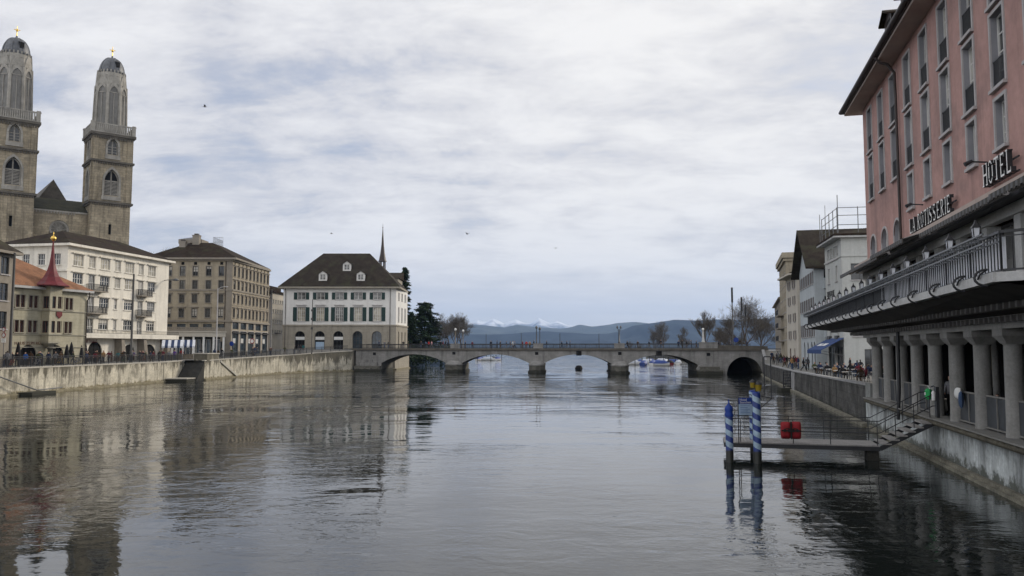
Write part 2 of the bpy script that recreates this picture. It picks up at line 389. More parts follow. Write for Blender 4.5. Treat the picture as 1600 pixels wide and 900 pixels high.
# warm glow sunward; unseen sky behind and left brightened to fill facades, overhead dimmed
dt = nd(N, 'ShaderNodeVectorMath', operation='DOT_PRODUCT'); L.new(tc.outputs['Generated'], dt.inputs[0]); dt.inputs[1].default_value = (math.sin(.45)*.955, math.cos(.45)*.955, .296)
glow = wr(dt.outputs['Value'], .78, 1.0, 0, 1, 'SMOOTHSTEP')
col = wmix(wm('MULTIPLY', glow, .12), col, (12.5, 11.6, 9.8))
up = wr(Z, .34, .8, 1.0, .85, 'SMOOTHSTEP'); back = wr(wm('ADD', wm('MULTIPLY', X, .62), wm('MULTIPLY', Y, .78)), -.7, .30, 1.75, 1.0, 'SMOOTHSTEP')
sc1 = nd(N, 'ShaderNodeVectorMath', operation='SCALE'); L.new(col, sc1.inputs[0]); L.new(wm('MULTIPLY', up, back), sc1.inputs['Scale'])
L.new(sc1.outputs[0], bg.inputs['Color'])
vs = sc.view_settings; vs.view_transform = 'Standard'; vs.look = 'None'; vs.exposure = 0; vs.gamma = 1; vs.use_curve_mapping = False
sc.cycles.use_denoising = True
sc.cycles.max_bounces = 6; sc.cycles.diffuse_bounces = 3; sc.cycles.glossy_bounces = 4; sc.cycles.transmission_bounces = 3; sc.cycles.transparent_max_bounces = 6
sc.cycles.sample_clamp_indirect = 6; sc.cycles.caustics_reflective = False; sc.cycles.caustics_refractive = False

# ---------------------------------------------------------------- water
m, nt, N, L, P = newmat('river_water')
P.inputs['Base Color'].default_value = (.010,.013,.012,1); P.inputs['Roughness'].default_value = .03; P.inputs['IOR'].default_value = 1.55; P.inputs['Specular IOR Level'].default_value = .5
tc = nd(N, 'ShaderNodeTexCoord')
def wv(scl, scale, det, rough, dist=0, rot=0):
    mp = nd(N, 'ShaderNodeMapping'); mp.inputs['Scale'].default_value = scl; mp.inputs['Rotation'].default_value = (0,0,math.radians(rot)); L.new(tc.outputs['Object'], mp.inputs['Vector'])
    n = nd(N, 'ShaderNodeTexNoise', Scale=scale, Detail=det, Roughness=rough, Distortion=dist); L.new(mp.outputs[0], n.inputs['Vector']); return n.outputs['Fac']
def mm(op, a, b):
    k = nd(N, 'ShaderNodeMath', operation=op)
    for i, q in enumerate((a, b)):
        if isinstance(q, (int, float)): k.inputs[i].default_value = q
        else: L.new(q, k.inputs[i])
    return k.outputs[0]
def mr(x, a, b, c, d):
    k = nd(N, 'ShaderNodeMapRange', interpolation_type='SMOOTHSTEP'); L.new(x, k.inputs[0])
    for i, q in enumerate((a,b,c,d)): k.inputs[i+1].default_value = q
    return k.outputs[0]
sy = nd(N, 'ShaderNodeSeparateXYZ'); L.new(tc.outputs['Object'], sy.inputs[0])
patch = mm('MULTIPLY', mr(wv((.35, 1, 1), .055, 4, .6, .9, 6), .40, .62, .12, 1.1), mr(wv((1.6, .22, 1), .16, 3, .5, .5, -12), .38, .6, .45, 1.25))
far = mr(sy.outputs[1], 45, 150, 0, 1)
swell = mm('MULTIPLY', wv((.55, 1, 1), .30, 2, .5, .5, -8), .045)
mid = mm('MULTIPLY', mm('MULTIPLY', wv((.6, 1, 1), 1.25, 3, .55, .8, 10), .030), patch)
big = mm('MULTIPLY', mm('MULTIPLY', wv((.3, 1, 1), .42, 3, .6, .8, 3), .20), mm('MULTIPLY', far, patch))
fin = mm('MULTIPLY', mm('MULTIPLY', wv((.8, 1, 1), 5.5, 2, .5, .4, 25), .0065), patch)
hh = mm('ADD', mm('ADD', swell, mid), mm('ADD', big, fin))
bp = nd(N, 'ShaderNodeBump', Strength=1.0, Distance=1.0); L.new(hh, bp.inputs['Height']); L.new(bp.outputs[0], P.inputs['Normal'])
K['water'] = m
mb = MB(); mb.face([(-15500,-120,0),(15500,-120,0),(15500,15800,0),(-15500,15800,0)])
tag(mb.build('water', K['water']), kind='structure')

# ---------------------------------------------------------------- banks
ZL = [(-60,3.0),(83,3.0),(122,3.1),(142,3.4),(164,3.85),(178,4.6),(192,4.9),(9000,4.9)]
ZR = [(-60,1.95),(50,1.95),(51.8,1.95),(52.2,2.35),(138,2.35),(156,4.6),(176,4.6),(230,2.4),(9000,2.2)]
BL1 = [(-57,-60),(-53.3,83),(-52.4,128.5)]
BL2 = [(-49.2,128.5),(-48.6,142),(-46,160),(-42,170),(-35.5,178.5)]
BL3 = [(-35.5,178.5),(-34.5,192),(-28.2,193.6),(-27.3,213),(-25,250),(-19,330),(-40,500),(-90,760),(-400,1500),(-2500,4300)]
XR = lambda y: 10.36+.241*y
BR = [(XR(-60),-60),(XR(50),50),(XR(52.0),52.0),(XR(96),96),(XR(140),140),(48.6,156),(51,172),(54,205),(60,250),(66,330),(72,430),(150,900),(700,3000),(1500,4300)]
def dense(pl, step=6):
    out = []
    for a, b in zip(pl, pl[1:]):
        n = max(1, min(40, int(math.hypot(b[0]-a[0], b[1]-a[1])/step)))
        for k in range(n): out.append((lerp(a[0],b[0],k/n), lerp(a[1],b[1],k/n)))
    return out+[pl[-1]]
def strip_ground(name, pl, zf, far, mat):
    mb = MB(); pts = dense(pl)
    for a, b in zip(pts, pts[1:]):
        za, zb = interp(zf, a[1])-.03, interp(zf, b[1])-.03
        fa = far if abs(a[0]) < abs(far) else a[0]+math.copysign(3000, far)
        fb = far if abs(b[0]) < abs(far) else b[0]+math.copysign(3000, far)
        mb.face([(a[0],a[1],za),(b[0],b[1],zb),(fb,b[1],zb),(fa,a[1],za)][::(1 if far<0 else -1)])
    return tag(mb.build(name, mat), kind='structure')
land = [p for p in BL1]+[p for p in BL2]+BL3[1:]
strip_ground('ground', land, ZL, -500, K['paving'])
strip_ground('ground', BR, ZR, 500, K['paving'])
def wallrun(mb, pl, zf, top=0.0, cop=.16, side=1, m=0, mc=1, curb=True, w=.45):
    """vertical river wall with coping; side=+1 river lies towards +X"""
    pts = dense(pl, 4)
    for a, b in zip(pts, pts[1:]):
        za, zb = interp(zf, a[1])+top, interp(zf, b[1])+top
        q = [(a[0],a[1],-1.2),(b[0],b[1],-1.2),(b[0],b[1],zb-cop),(a[0],a[1],za-cop)]
        mb.face(q if side < 0 else q[::-1], m)
        d = Vector((b[0]-a[0], b[1]-a[1], 0)).normalized(); n = Vector((d.y,-d.x,0))*side
        A0, B0 = Vector((a[0],a[1],0))+n*.07, Vector((b[0],b[1],0))+n*.07
        A1, B1 = Vector((a[0],a[1],0))-n*w, Vector((b[0],b[1],0))-n*w
        z = lambda p, q: (p.x, p.y, q)
        mb.hexa([z(A0,za-cop),z(B0,zb-cop),z(B1,zb-cop),z(A1,za-cop),z(A0,za),z(B0,zb),z(B1,zb),z(A1,za)], mc)
        if top > .1: mb.face([z(A1,za-cop),z(B1,zb-cop),z(B1,interp(zf,b[1])-.2),z(A1,interp(zf,a[1])-.2)], m)
        if curb:
            C0, D0 = Vector((a[0],a[1],0))+n*.34, Vector((b[0],b[1],0))+n*.34
            mb.hexa([z(C0,-.6),z(D0,-.6),(b[0],b[1],-.6),(a[0],a[1],-.6),z(C0,.17),z(D0,.17),(b[0],b[1],.24),(a[0],a[1],.24)], 2)
MQ = [K['quay'], K['coping'], K['curb']]
qw = thing('quay_wall', 'long stained pale stone river wall with dark run-off streaks below the guild house', 'wall', (-53,60,0))
qw.rotation_euler = (0,0,0)
IL = T((53,-60,0))
mb = MB(IL); wallrun(mb, BL1, ZL); mb.build('masonry', MQ, qw)
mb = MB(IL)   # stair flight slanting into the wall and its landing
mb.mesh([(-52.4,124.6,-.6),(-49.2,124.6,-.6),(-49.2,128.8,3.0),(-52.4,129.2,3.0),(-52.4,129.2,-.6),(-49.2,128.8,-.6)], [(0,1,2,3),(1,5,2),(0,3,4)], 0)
mb.build('stair_flank', K['darkstone'], qw)  # near-black stone colour holds the shadow of the recess
mb = MB(IL); mb.box(-52.3,-49.1,121.4,124.5,-.5,.42); mb.box(-52.3,-49.0,121.3,124.55,.425,.55,1); mb.build('landing', [K['bridgedark'], K['coping']], qw)
mb = MB(IL); mb.box(-53.3,-51.5,86.5,91,-.5,.3); mb.build('landing', [K['bridgedark']], qw)
mb = MB(IL); mb.tube([(-52.9,80,2.9),(-51.9,88,.5),(-51.4,92,.6)], .07, 6); mb.build('handrail', [K['iron2']], qw)
q2 = thing('quay_wall', 'pale stained river wall between the landing stairs and the bridge', 'wall', (-48,140,0)); IL2 = T((48,-140,0))
mb = MB(IL2); wallrun(mb, BL2, ZL); mb.box(-51.2,-49.05,129.2,134.4,3.0,4.15,0); mb.box(-51.3,-48.95,129.1,134.5,4.153,4.3,1)
mb.bar((-49.0,134.6,2.95),(-48.6,141.6,.3),.5,.35,1); mb.build('masonry', MQ, q2)
q3 = MB(); wallrun(q3, BL3[:4], ZL); q3 = q3.build('quay_wall', [K['helmstone'], K['coping'], K['curb']])
tag(q3, 'pale shore wall glimpsed through the first bridge arch from the white hall', 'wall')
PT = [(-60,2.0),(50,2.0),(51.9,2.0),(52.0,2.78),(96,2.42),(131,2.40),(140,2.45),(156,4.9),(176,4.9),(230,2.5),(9000,2.4)]
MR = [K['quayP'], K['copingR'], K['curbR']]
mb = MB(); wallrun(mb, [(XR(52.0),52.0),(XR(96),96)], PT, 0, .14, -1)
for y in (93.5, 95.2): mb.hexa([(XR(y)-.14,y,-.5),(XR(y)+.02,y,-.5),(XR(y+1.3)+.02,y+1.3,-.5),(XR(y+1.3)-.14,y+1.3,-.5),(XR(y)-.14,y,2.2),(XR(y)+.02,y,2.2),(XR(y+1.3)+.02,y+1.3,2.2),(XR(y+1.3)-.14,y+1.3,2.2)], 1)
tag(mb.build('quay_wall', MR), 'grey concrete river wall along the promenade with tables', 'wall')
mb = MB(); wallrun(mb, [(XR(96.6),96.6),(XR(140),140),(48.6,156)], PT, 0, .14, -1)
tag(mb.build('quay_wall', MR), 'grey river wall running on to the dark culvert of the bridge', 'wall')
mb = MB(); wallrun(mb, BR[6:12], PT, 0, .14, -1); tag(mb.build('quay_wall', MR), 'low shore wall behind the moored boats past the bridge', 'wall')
# ladder by the wall kink
ld = thing('boat_ladder', 'dark iron ladder frame fixed to the river wall near the pilaster', 'ladder', (XR(97)-.5, 97.2, 0))
mb = MB()
for sx_ in (-.45, .45): mb.bar((sx_, 0, -.5), (sx_, 0, 2.35), .12)
for k in range(7): mb.bar((-.45,0,.1+k*.35), (.45,0,.1+k*.35), .08)
mb.bar((-.45,0,2.3),(-.45,.6,2.3),.1); mb.bar((.45,0,2.3),(.45,.6,2.3),.1); mb.bar((-.45,0,.1),(.45,.0,2.2),.06)
mb.build('frame', K['iron'], ld)
mb = MB(); mb.box(-1.1,.6,-1.1,.4,-.3,.32); mb.build('float_block', K['bridgedark'], ld)

# ---------------------------------------------------------------- bridge
BF = facepx(556, 179.5, 1196, 155.8)
bw = thing('bridge', 'grey stone bridge of four shallow arches crossing the river below the mountains', 'bridge', (BF.A.x, BF.A.y, 0), BF.rot)
bx = lambda u, v=560: BF.x(u, v)
SH = Matrix(((1,-.22,0,0),(0,1,0,0),(0,0,1,0),(0,0,0,1)))
ZT, ZC, ZD, BWD = 4.66, 5.12, 5.04, 12.0
spr = [(596,645,698),(720.5,772,828.5),(848.7,903,957),(980,1036,1090)]
arches = []
for u0, um, u1 in spr: arches.append((bx(u0), bx(u1), 1.85, 3.82))
cul = (bx(1135), bx(1191), -.2, 3.45)
def zb(x):
    for x0, x1, zs, zc in arches:
        if x0 <= x <= x1:
            h = (x1-x0)/2; t = (x-(x0+x1)/2)/h; r = (h*h+(zc-zs)**2)/(2*(zc-zs))
            return zc-r+math.sqrt(max(r*r-(t*h)**2, 0))
    x0, x1, zs, zc = cul
    if x0 < x < x1:
        h = (x1-x0)/2; t = (x-(x0+x1)/2)/h
        return zs+(zc-zs)*math.sqrt(max(1-t*t, 0))
    return -1.2
xs = {0.0, BF.L}
for x0, x1, _, _ in arches: xs |= {x0-1e-3, x0+1e-3, x1-1e-3, x1+1e-3} | {lerp(x0+1e-3, x1-1e-3, k/22) for k in range(23)}
xs |= {cul[0]-1e-3, cul[1]+1e-3} | {lerp(cul[0]+1e-3, cul[1]-1e-3, .5-.5*math.cos(math.pi*k/24)) for k in range(25)}
xs = sorted(xs)
mb = MB(SH)
for a, b in zip(xs, xs[1:]):
    za, zb_ = zb(a), zb(b)
    mb.face([(a,0,za),(b,0,zb_),(b,0,ZT),(a,0,ZT)], 0)
    mb.face([(a,BWD,za),(a,BWD,ZT),(b,BWD,ZT),(b,BWD,zb_)], 0)
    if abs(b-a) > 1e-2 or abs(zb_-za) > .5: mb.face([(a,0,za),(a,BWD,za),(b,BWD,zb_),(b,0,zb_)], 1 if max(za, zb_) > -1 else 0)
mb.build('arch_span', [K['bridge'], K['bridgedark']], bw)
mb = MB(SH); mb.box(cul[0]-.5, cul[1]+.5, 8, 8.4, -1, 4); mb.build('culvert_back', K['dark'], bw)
for x0, x1, zs, zc in arches+[cul]:
    mb = MB(SH); n = 20; pr = None
    for k in range(n+1):
        x = lerp(x0+2e-3, x1-2e-3, k/n) if zs > 0 else lerp(x0+2e-3, x1-2e-3, .5-.5*math.cos(math.pi*k/n)); z = zb(x)
        c = Vector(((x0+x1)/2, 0, (zc-40) if zs < 0 else zc-(((x1-x0)/2)**2+(zc-zs)**2)/(2*(zc-zs))))
        if zs < 0: c.z = zs
        d = (Vector((x,0,z))-c).normalized()*.42
        q = (Vector((x,-.06,z)), Vector((x,-.06,z))+d)
        if pr: mb.face([pr[0], q[0], q[1], pr[1]]); mb.face([pr[0], (pr[0].x,.1,pr[0].z), (q[0].x,.1,q[0].z), q[0]]); mb.face([pr[1], q[1], (q[1].x,.01,q[1].z), (pr[1].x,.01,pr[1].z)])
        pr = q
    mb.build('arch_ring', K['bridge'], bw)
for i in range(3):
    a, b = arches[i][1], arches[i+1][0]; c = (a+b)/2; hw = (b-a)/2+.25
    mb = MB(SH)
    po = lambda e: [(c-hw-e,-.4),(c-hw*.55-e*.5,-2.2-e),(c,-2.9-e),(c+hw*.55+e*.5,-2.2-e),(c+hw+e,-.4),(c+hw+e,BWD+.4),(c,BWD+2.6),(c-hw-e,BWD+.4)]
    mb.slab(po(.25), -1.2, .35, 1); mb.slab(po(0), .353, 1.5, 1); mb.slab(po(.12), 1.503, 1.75, 0)
    P0 = po(.05); n = len(P0); top = [(lerp(x,c,.45), max(y,.0) if y < 0 else min(y, BWD)) for x, y in P0]
    for k in range(n):
        k2 = (k+1) % n; mb.face([P0[k]+(1.75,), P0[k2]+(1.75,), top[k2]+(2.5,), top[k]+(2.5,)], 0)
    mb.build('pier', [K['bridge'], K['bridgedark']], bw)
    mb = MB(SH); mb.box(c-.35, c+.35, -.05, .3, 3.75, 4.35); mb.build('drain_hole', K['dark'], bw)
for u in (585, 1107):
    mb = MB(SH); x = bx(u); mb.box(x-.35, x+.35, -.05, .3, 3.6, 4.2); mb.build('drain_hole', K['dark'], bw)
a0 = arches[0][0]
mb = MB(SH); mb.box(.0, a0-.1, -1.4, -.003, -1, 1.25, 0); mb.box(.6, a0-.9, -.8, -.004, 1.253, 2.0, 1); mb.box(1.5, a0-2.2, -.35, -.004, 2.003, 2.6, 1); mb.box(a0-2.5, a0+.4, -2.2, -.003, -1, .5, 0)
mb.build('abutment', [K['bridgedark'], K['bridge']], bw)
a1 = arches[3][1]; a2 = cul[0]
mb = MB(SH); mb.box(a1-.3, a2-1.0, -1.5, -.003, -1, .9, 0); xm = (a1+a2-1.2)/2
mb.prism([(xm+2.5*math.cos(t*math.pi/12), .903+1.25*math.sin(t*math.pi/12)) for t in range(13)], -.5, -.004, 1); mb.box(xm-1.9, xm+1.9, -.9, -.51, .4, 1.5, 0)
mb.build('abutment', [K['bridgedark'], K['bridge']], bw)
mb = MB(SH); mb.box(-1, BF.L+.5, -.28, BWD+.28, ZT+.003, 4.90, 0); mb.box(-1, BF.L+.5, -.16, .5, 4.903, ZC, 0); mb.box(-1, BF.L+.5, BWD-.5, BWD+.16, 4.903, ZC, 0)
mb.build('cornice', K['churchdark'], bw)
mb = MB(SH); mb.box(-3, BF.L+3, .51, BWD-.51, 4.903, ZD, 0); mb.build('deck', K['asphalt'], bw)
def bridge_rail(y, xa, xb):
    mb = MB(SH)
    mb.bar((xa,y,6.03),(xb,y,6.03),.09,.07); mb.bar((xa,y,5.26),(xb,y,5.26),.06,.05); mb.bar((xa,y,5.9),(xb,y,5.9),.05,.04)
    n = int((xb-xa)/.16)
    for k in range(n+1):
        x = lerp(xa, xb, k/n); big = k % 14 == 0
        mb.bar((x,y,ZC),(x,y,6.03),.08 if big else .028)
    mb.build('railing', K['iron'], bw)
pedx = [bx(711), bx(841), bx(968)]
xe = bx(1093)
cuts = [-.5]+[p for q in pedx for p in (q-1.05, q+1.05)]+[xe]
for a, b in zip(cuts[::2], cuts[1::2]): bridge_rail(.17, a, b)
bridge_rail(BWD-.17, -.5, BF.L)
for q in pedx:
    mb = MB(SH); mb.box(q-1.04, q+1.04, -.14, .48, ZC+.003, 5.95); mb.box(q-1.12, q+1.12, -.2, .54, 5.953, 6.12); mb.build('pedestal', K['bridge'], bw)
mb = MB(SH); mb.box(xe, bx(1122), -.14, .5, ZC+.003, 6.15); mb.box(xe-.08, bx(1122)+.08, -.2, .56, 6.153, 6.3); mb.build('pedestal', K['bridge'], bw)
mb = MB(SH); xr = bx(1122)+.09; mb.hexa([(xr,-.1,ZC+.003),(BF.L+.4,-.1,ZC+.003),(BF.L+.4,.4,ZC+.003),(xr,.4,ZC+.003),(xr,-.1,5.75),(BF.L+.4,-.1,5.5),(BF.L+.4,.4,5.5),(xr,.4,5.75)]); mb.build('parapet', K['churchdark'], bw)
def nav_sign(u, label):
    t = thing('navigation_sign', label, 'sign', BF.A+BF.d*bx(u)+BF.n*-.32+Vector((0,0,3.62)), BF.rot)
    mb = MB(); mb.box(-.55,.55,0,.1,0,.95,0); mb.build('board', K['dark'], t)
    mb = MB(); mb.box(-.05,.05,.02,.3,.95,1.3); mb.box(-.3,-.22,-.01,-.003,.2,.75,0); mb.build('bracket', K['iron'], t)
nav_sign(905, 'small square dark sign hung at the crown of the arch above the dinghy')
nav_sign(1030, 'small square dark sign hung over the arch with blue boats')

# ---------------------------------------------------------------- hills, air
def hills(name, pts, Yc, depth, mat, rough, seed, rows=14, umin=-500, umax=2300, step=4):
    rn = random.Random(seed); from mathutils import noise
    mb = MB(); us = list(range(umin, umax, step)); V = []
    for j in range(rows+5):
        t = j/rows
        for u in us:
            v = interp(pts, u); c = at(u, v, Yc)
            zc = c.z
            nz = noise.fractal(Vector((c.x/depth*2.2, seed*7.1, 0)), 1.0, 2.1, 6)*rough
            if t <= 1:
                rel = noise.fractal(Vector((c.x/depth*3.5, t*2.6, seed*3.3)), .9, 2.1, 6)
                z = (zc+nz)*t**1.15+rel*zc*.34*math.sin(math.pi*min(t,1))*1.0; y = Yc-depth*(1-t)
            else: z = (zc+nz)*(1-(t-1)*rows/5); y = Yc+depth*(t-1)*1.5
            V.append((c.x*(y/Yc*.35+.65), y, max(z, -1)))
    n = len(us); Fs = []
    for j in range(rows+4):
        for i in range(n-1): Fs.append((j*n+i, j*n+i+1, (j+1)*n+i+1, (j+1)*n+i))
    mb.mesh(V, Fs, 0, True)
    return tag(mb.build(name, mat), kind='structure')
def hillmat(name, c1, c2, sc_, snow=None):
    m, nt, N, L, P = newmat(name); P.inputs['Roughness'].default_value = .95; P.inputs['Specular IOR Level'].default_value = .05
    tc = nd(N, 'ShaderNodeTexCoord'); n = nd(N, 'ShaderNodeTexNoise', Scale=sc_, Detail=9, Roughness=.68); L.new(tc.outputs['Object'], n.inputs['Vector'])
    r = nd(N, 'ShaderNodeMapRange'); r.inputs[1].default_value = .42; r.inputs[2].default_value = .6; L.new(n.outputs['Fac'], r.inputs[0])
    fac = r.outputs[0]
    if snow:
        s = nd(N, 'ShaderNodeSeparateXYZ'); L.new(tc.outputs['Object'], s.inputs[0])
        a = nd(N, 'ShaderNodeMapRange'); a.inputs[1].default_value = snow[0]; a.inputs[2].default_value = snow[1]; a.inputs[3].default_value = -.8; a.inputs[4].default_value = .5; L.new(s.outputs[2], a.inputs[0])
        k = nd(N, 'ShaderNodeMath', operation='ADD', use_clamp=True); L.new(fac, k.inputs[0]); L.new(a.outputs[0], k.inputs[1]); fac = k.outputs[0]
    mx = nd(N, 'ShaderNodeMix', data_type='RGBA'); L.new(fac, mx.inputs[0]); mx.inputs[6].default_value = c1+(1,); mx.inputs[7].default_value = c2+(1,); L.new(mx.outputs[2], P.inputs['Base Color'])
    return m
SNOW = [(-500,503),(600,503),(700,507),(719,504),(733,502),(746,497),(757,501),(771,498),(788,507),(797,503),(806,500),(820,504),(830,505),(842,498),(851,503),(860,506),(870,503),(887,509),(905,510),(930,508),(950,506),(975,508),(1000,510),(1040,509),(1100,508),(2300,505)]
MIDH = [(-500,505),(600,503),(700,505),(719,507),(756,507.5),(788,511),(808,507),(832,510),(874,513),(890,511),(906,506),(925,509.5),(950,506.5),(965,503.5),(993,502),(1014,504),(1035,510),(1100,512),(2300,508)]
NEARH = [(-500,512),(600,516),(690,521),(731,522.5),(770,523),(798,521.5),(820,519),(849,517),(870,518),(891,519),(920,521.5),(950,521.5),(967,517.5),(989,508.5),(1006,506),(1024,504),(1054,499.7),(1088,501),(1120,499),(1160,500),(1204,497.5),(1214,493),(1260,488),(2300,470)]
hills('snow_mountains', SNOW, 13500, 3500, hillmat('snowy_rock', (.16,.20,.26), (.80,.83,.88), .0035, (300, 440)), 75, 3, step=2)
hills('hills', MIDH, 8200, 2300, hillmat('far_forest', (.035,.05,.055), (.075,.09,.085), .004), 12, 5)
hills('hills', NEARH, 4700, 1300, hillmat('haze_tinted_woods', (.010,.022,.042), (.024,.042,.062), .006), 7, 9)  # haze blue mixed into the forest colour itself
mb = MB()
for x0, x1, y0, y1, z0, z1 in [(-15800,15800,-180,16300,-2.5,900)]:
    mb.box(x0,x1,y0,y1,z0,z1)
hm = bpy.data.materials.new('haze_air'); hm.use_nodes = True; nt = hm.node_tree; nt.nodes.remove(nt.nodes['Principled BSDF'])
pv = nt.nodes.new('ShaderNodeVolumePrincipled'); pv.inputs['Density'].default_value = 6.2e-5; pv.inputs['Color'].default_value = (.42,.62,1.0,1); pv.inputs['Anisotropy'].default_value = .2
nt.links.new(pv.outputs[0], nt.nodes['Material Output'].inputs['Volume'])
HZ = tag(mb.build('haze', hm), kind='stuff')
# ---------------------------------------------------------------- facades and windows
def archpts(x0, x1, z1, kind, n=12):
    w = x1-x0; xm = (x0+x1)/2
    if kind == 'round': return [(xm-w/2*math.cos(math.pi*k/n), z1-w/2+w/2*math.sin(math.pi*k/n)) for k in range(n+1)]
    if kind == 'point':
        h = w*.866; out = []
        for k in range(n//2+1):
            a = math.pi-k/(n//2)*math.pi/3; out.append((x1+w*math.cos(a), z1-h+w*math.sin(a)))
        for k in range(1, n//2+1):
            a = math.pi/3-k/(n//2)*math.pi/3; out.append((x0+w*math.cos(a), z1-h+w*math.sin(a)))
        return out
    return [(x0,z1),(x1,z1)]
def wall(mb, x0, x1, z0, z1, ops, dep=.22, m=0, mr=1, y=0.0):
    X = sorted({x0, x1} | {q for o in ops for q in o[:2] if x0 < q < x1}); Zs = sorted({z0, z1} | {q for o in ops for q in o[2:4] if z0 < q < z1})
    for a, b in zip(X, X[1:]):
        col = []; 
        for c, d in zip(Zs, Zs[1:]):
            xm, zm = (a+b)/2, (c+d)/2
            if any(o[0] < xm < o[1] and o[2] < zm < o[3] for o in ops): continue
            mb.face([(a,y,c),(b,y,c),(b,y,d),(a,y,d)], m)
    for o in ops:
        a, b, c, d = o[:4]; kind = o[4] if len(o) > 4 else None
        mb.face([(a,y,c),(b,y,c),(b,y+dep,c),(a,y+dep,c)], mr)
        if kind:
            P = archpts(a, b, d, kind); zs = P[0][1]
            for p, q in zip(P, P[1:]):
                mb.face([(p[0],y,p[1]),(q[0],y,q[1]),(q[0],y,d),(p[0],y,d)], m)
                mb.face([(p[0],y,p[1]),(p[0],y+dep,p[1]),(q[0],y+dep,q[1]),(q[0],y,q[1])], mr)
        else:
            zs = d; mb.face([(a,y,d),(a,y+dep,d),(b,y+dep,d),(b,y,d)], mr)
        mb.face([(a,y,c),(a,y+dep,c),(a,y+dep,zs),(a,y,zs)], mr); mb.face([(b,y,c),(b,y,zs),(b,y+dep,zs),(b,y+dep,c)], mr)
_wc = {}; RB = random.Random(3)
K['blind'] = M('roller_blind', (.42,.40,.36), .8, .1, 2)
def window(root, Mx, o, dep=.22, fr='whiteframe', gl='glass', nx=2, nz=3, sill=None, sur=None, hood=None, fw=.07, louvre=None, name='window', blind=0):
    a, b, c, d = o[:4]; kind = o[4] if len(o) > 4 else None
    w, h = b-a, d-c
    key = (round(w,2), round(h,2), kind, fr, nx, nz, sill, sur, hood, fw, louvre, dep)
    if key not in _wc:
        mb = MB(); w2 = key[0]; h2 = key[1]
        y0, y1 = -.075, -.01
        if kind:
            P = archpts(0, w2, h2, kind); c0 = Vector((w2/2, 0, P[0][1]))
            for p, q in zip(P, P[1:]):
                p, q = Vector((p[0],0,p[1])), Vector((q[0],0,q[1]))
                pi, qi = c0+(p-c0)*(1-fw*2/w2), c0+(q-c0)*(1-fw*2/w2)
                f = lambda v, y: (v.x, y, v.z)
                mb.face([f(p,y0),f(q,y0),f(qi,y0),f(pi,y0)], 0); mb.face([f(pi,y0),f(qi,y0),f(qi,y1),f(pi,y1)], 0)
            zt = P[0][1]; mb.box(0,fw,y0,y1,0,zt); mb.box(w2-fw,w2,y0,y1,0,zt); mb.box(fw,w2-fw,y0+.01,y1,zt-fw/2,zt+fw/2)
            hh = lambda x: max(q for q in [zt]+[lerp(p[1],r[1],(x-p[0])/max(r[0]-p[0],1e-6)) for p, r in zip(P,P[1:]) if p[0] <= x <= r[0]])
        else:
            zt = h2; hh = lambda x: h2-fw
            mb.box(0,fw,y0,y1,0,h2); mb.box(w2-fw,w2,y0,y1,0,h2); mb.box(fw,w2-fw,y0,y1,0,fw); mb.box(fw,w2-fw,y0,y1,h2-fw,h2)
        for i in range(1, nx):
            x = w2*i/nx; k = fw*.8 if i*2 == nx else fw*.45
            mb.box(x-k,x+k,y0+.012,y1,fw,hh(x)-.01)
        for j in range(1, nz):
            z = zt*j/nz; mb.box(fw+.003,w2-fw-.003,y0+.025,y1,z-fw*.35,z+fw*.35)
        if louvre:
            n = int(zt/.3)
            for j in range(n): z = zt*(j+.5)/n; mb.hexa([(fw,y0,z-.1),(w2-fw,y0,z-.1),(w2-fw,y1,z+.06),(fw,y1,z+.06),(fw,y0,z-.06),(w2-fw,y0,z-.06),(w2-fw,y1,z+.1),(fw,y1,z+.1)], 0)
        if sill: mb.box(-.12, w2+.12, -dep-.14, -.08, -.12, -.003, 1)
        if sur:
            s_ = sur; zt2 = zt
            mb.box(-s_,-.003,-dep-.05,-dep+.02,-.02,zt2,1); mb.box(w2+.003,w2+s_,-dep-.05,-dep+.02,-.02,zt2,1)
            if not kind: mb.box(-s_,w2+s_,-dep-.05,-dep+.02,h2+.003,h2+s_,1)
            else:
                for p, q in zip(P, P[1:]):
                    p, q = Vector((p[0],0,p[1])), Vector((q[0],0,q[1])); po, qo = c0+(p-c0)*(1+2*s_/w2), c0+(q-c0)*(1+2*s_/w2)
                    y2 = -dep-.05; f = lambda v, y: (v.x, y, v.z)
                    mb.face([f(p,y2),f(q,y2),f(qo,y2),f(po,y2)], 1); mb.face([f(po,y2),f(qo,y2),f(qo,0-dep+.02),f(po,0-dep+.02)], 1)
        if hood: mb.box(-.32, w2+.32, -dep-.24, -dep+.02, h2+hood-.02, h2+hood+.14, 1)
        mt = K[sill] if isinstance(sill, str) else K['stonetrim']
        me = bpy.data.meshes.new('window'); me.from_pydata([tuple(p) for p in mb.v], [], mb.f); me.materials.append(K[fr]); me.materials.append(mt)
        me.polygons.foreach_set('material_index', mb.m); me.update()
        pm = bpy.data.meshes.new('pane')
        pts = [(0,0,0),(w2,0,0)]+([(x,0,z) for x, z in archpts(0,w2,h2,kind)][::-1] if kind else [(w2,0,h2),(0,0,h2)])
        pm.from_pydata(pts, [], [list(range(len(pts)))]); pm.update()
        _wc[key] = (me, pm, {})
    me, pm, gd = _wc[key]
    if gl not in gd:
        p2 = pm.copy(); p2.materials.clear(); p2.materials.append(K[gl]); gd[gl] = p2
    ob = put(name, me, root, Mx @ T((a, dep, c)))
    put('pane', gd[gl], ob, T((0,-.02,0)))
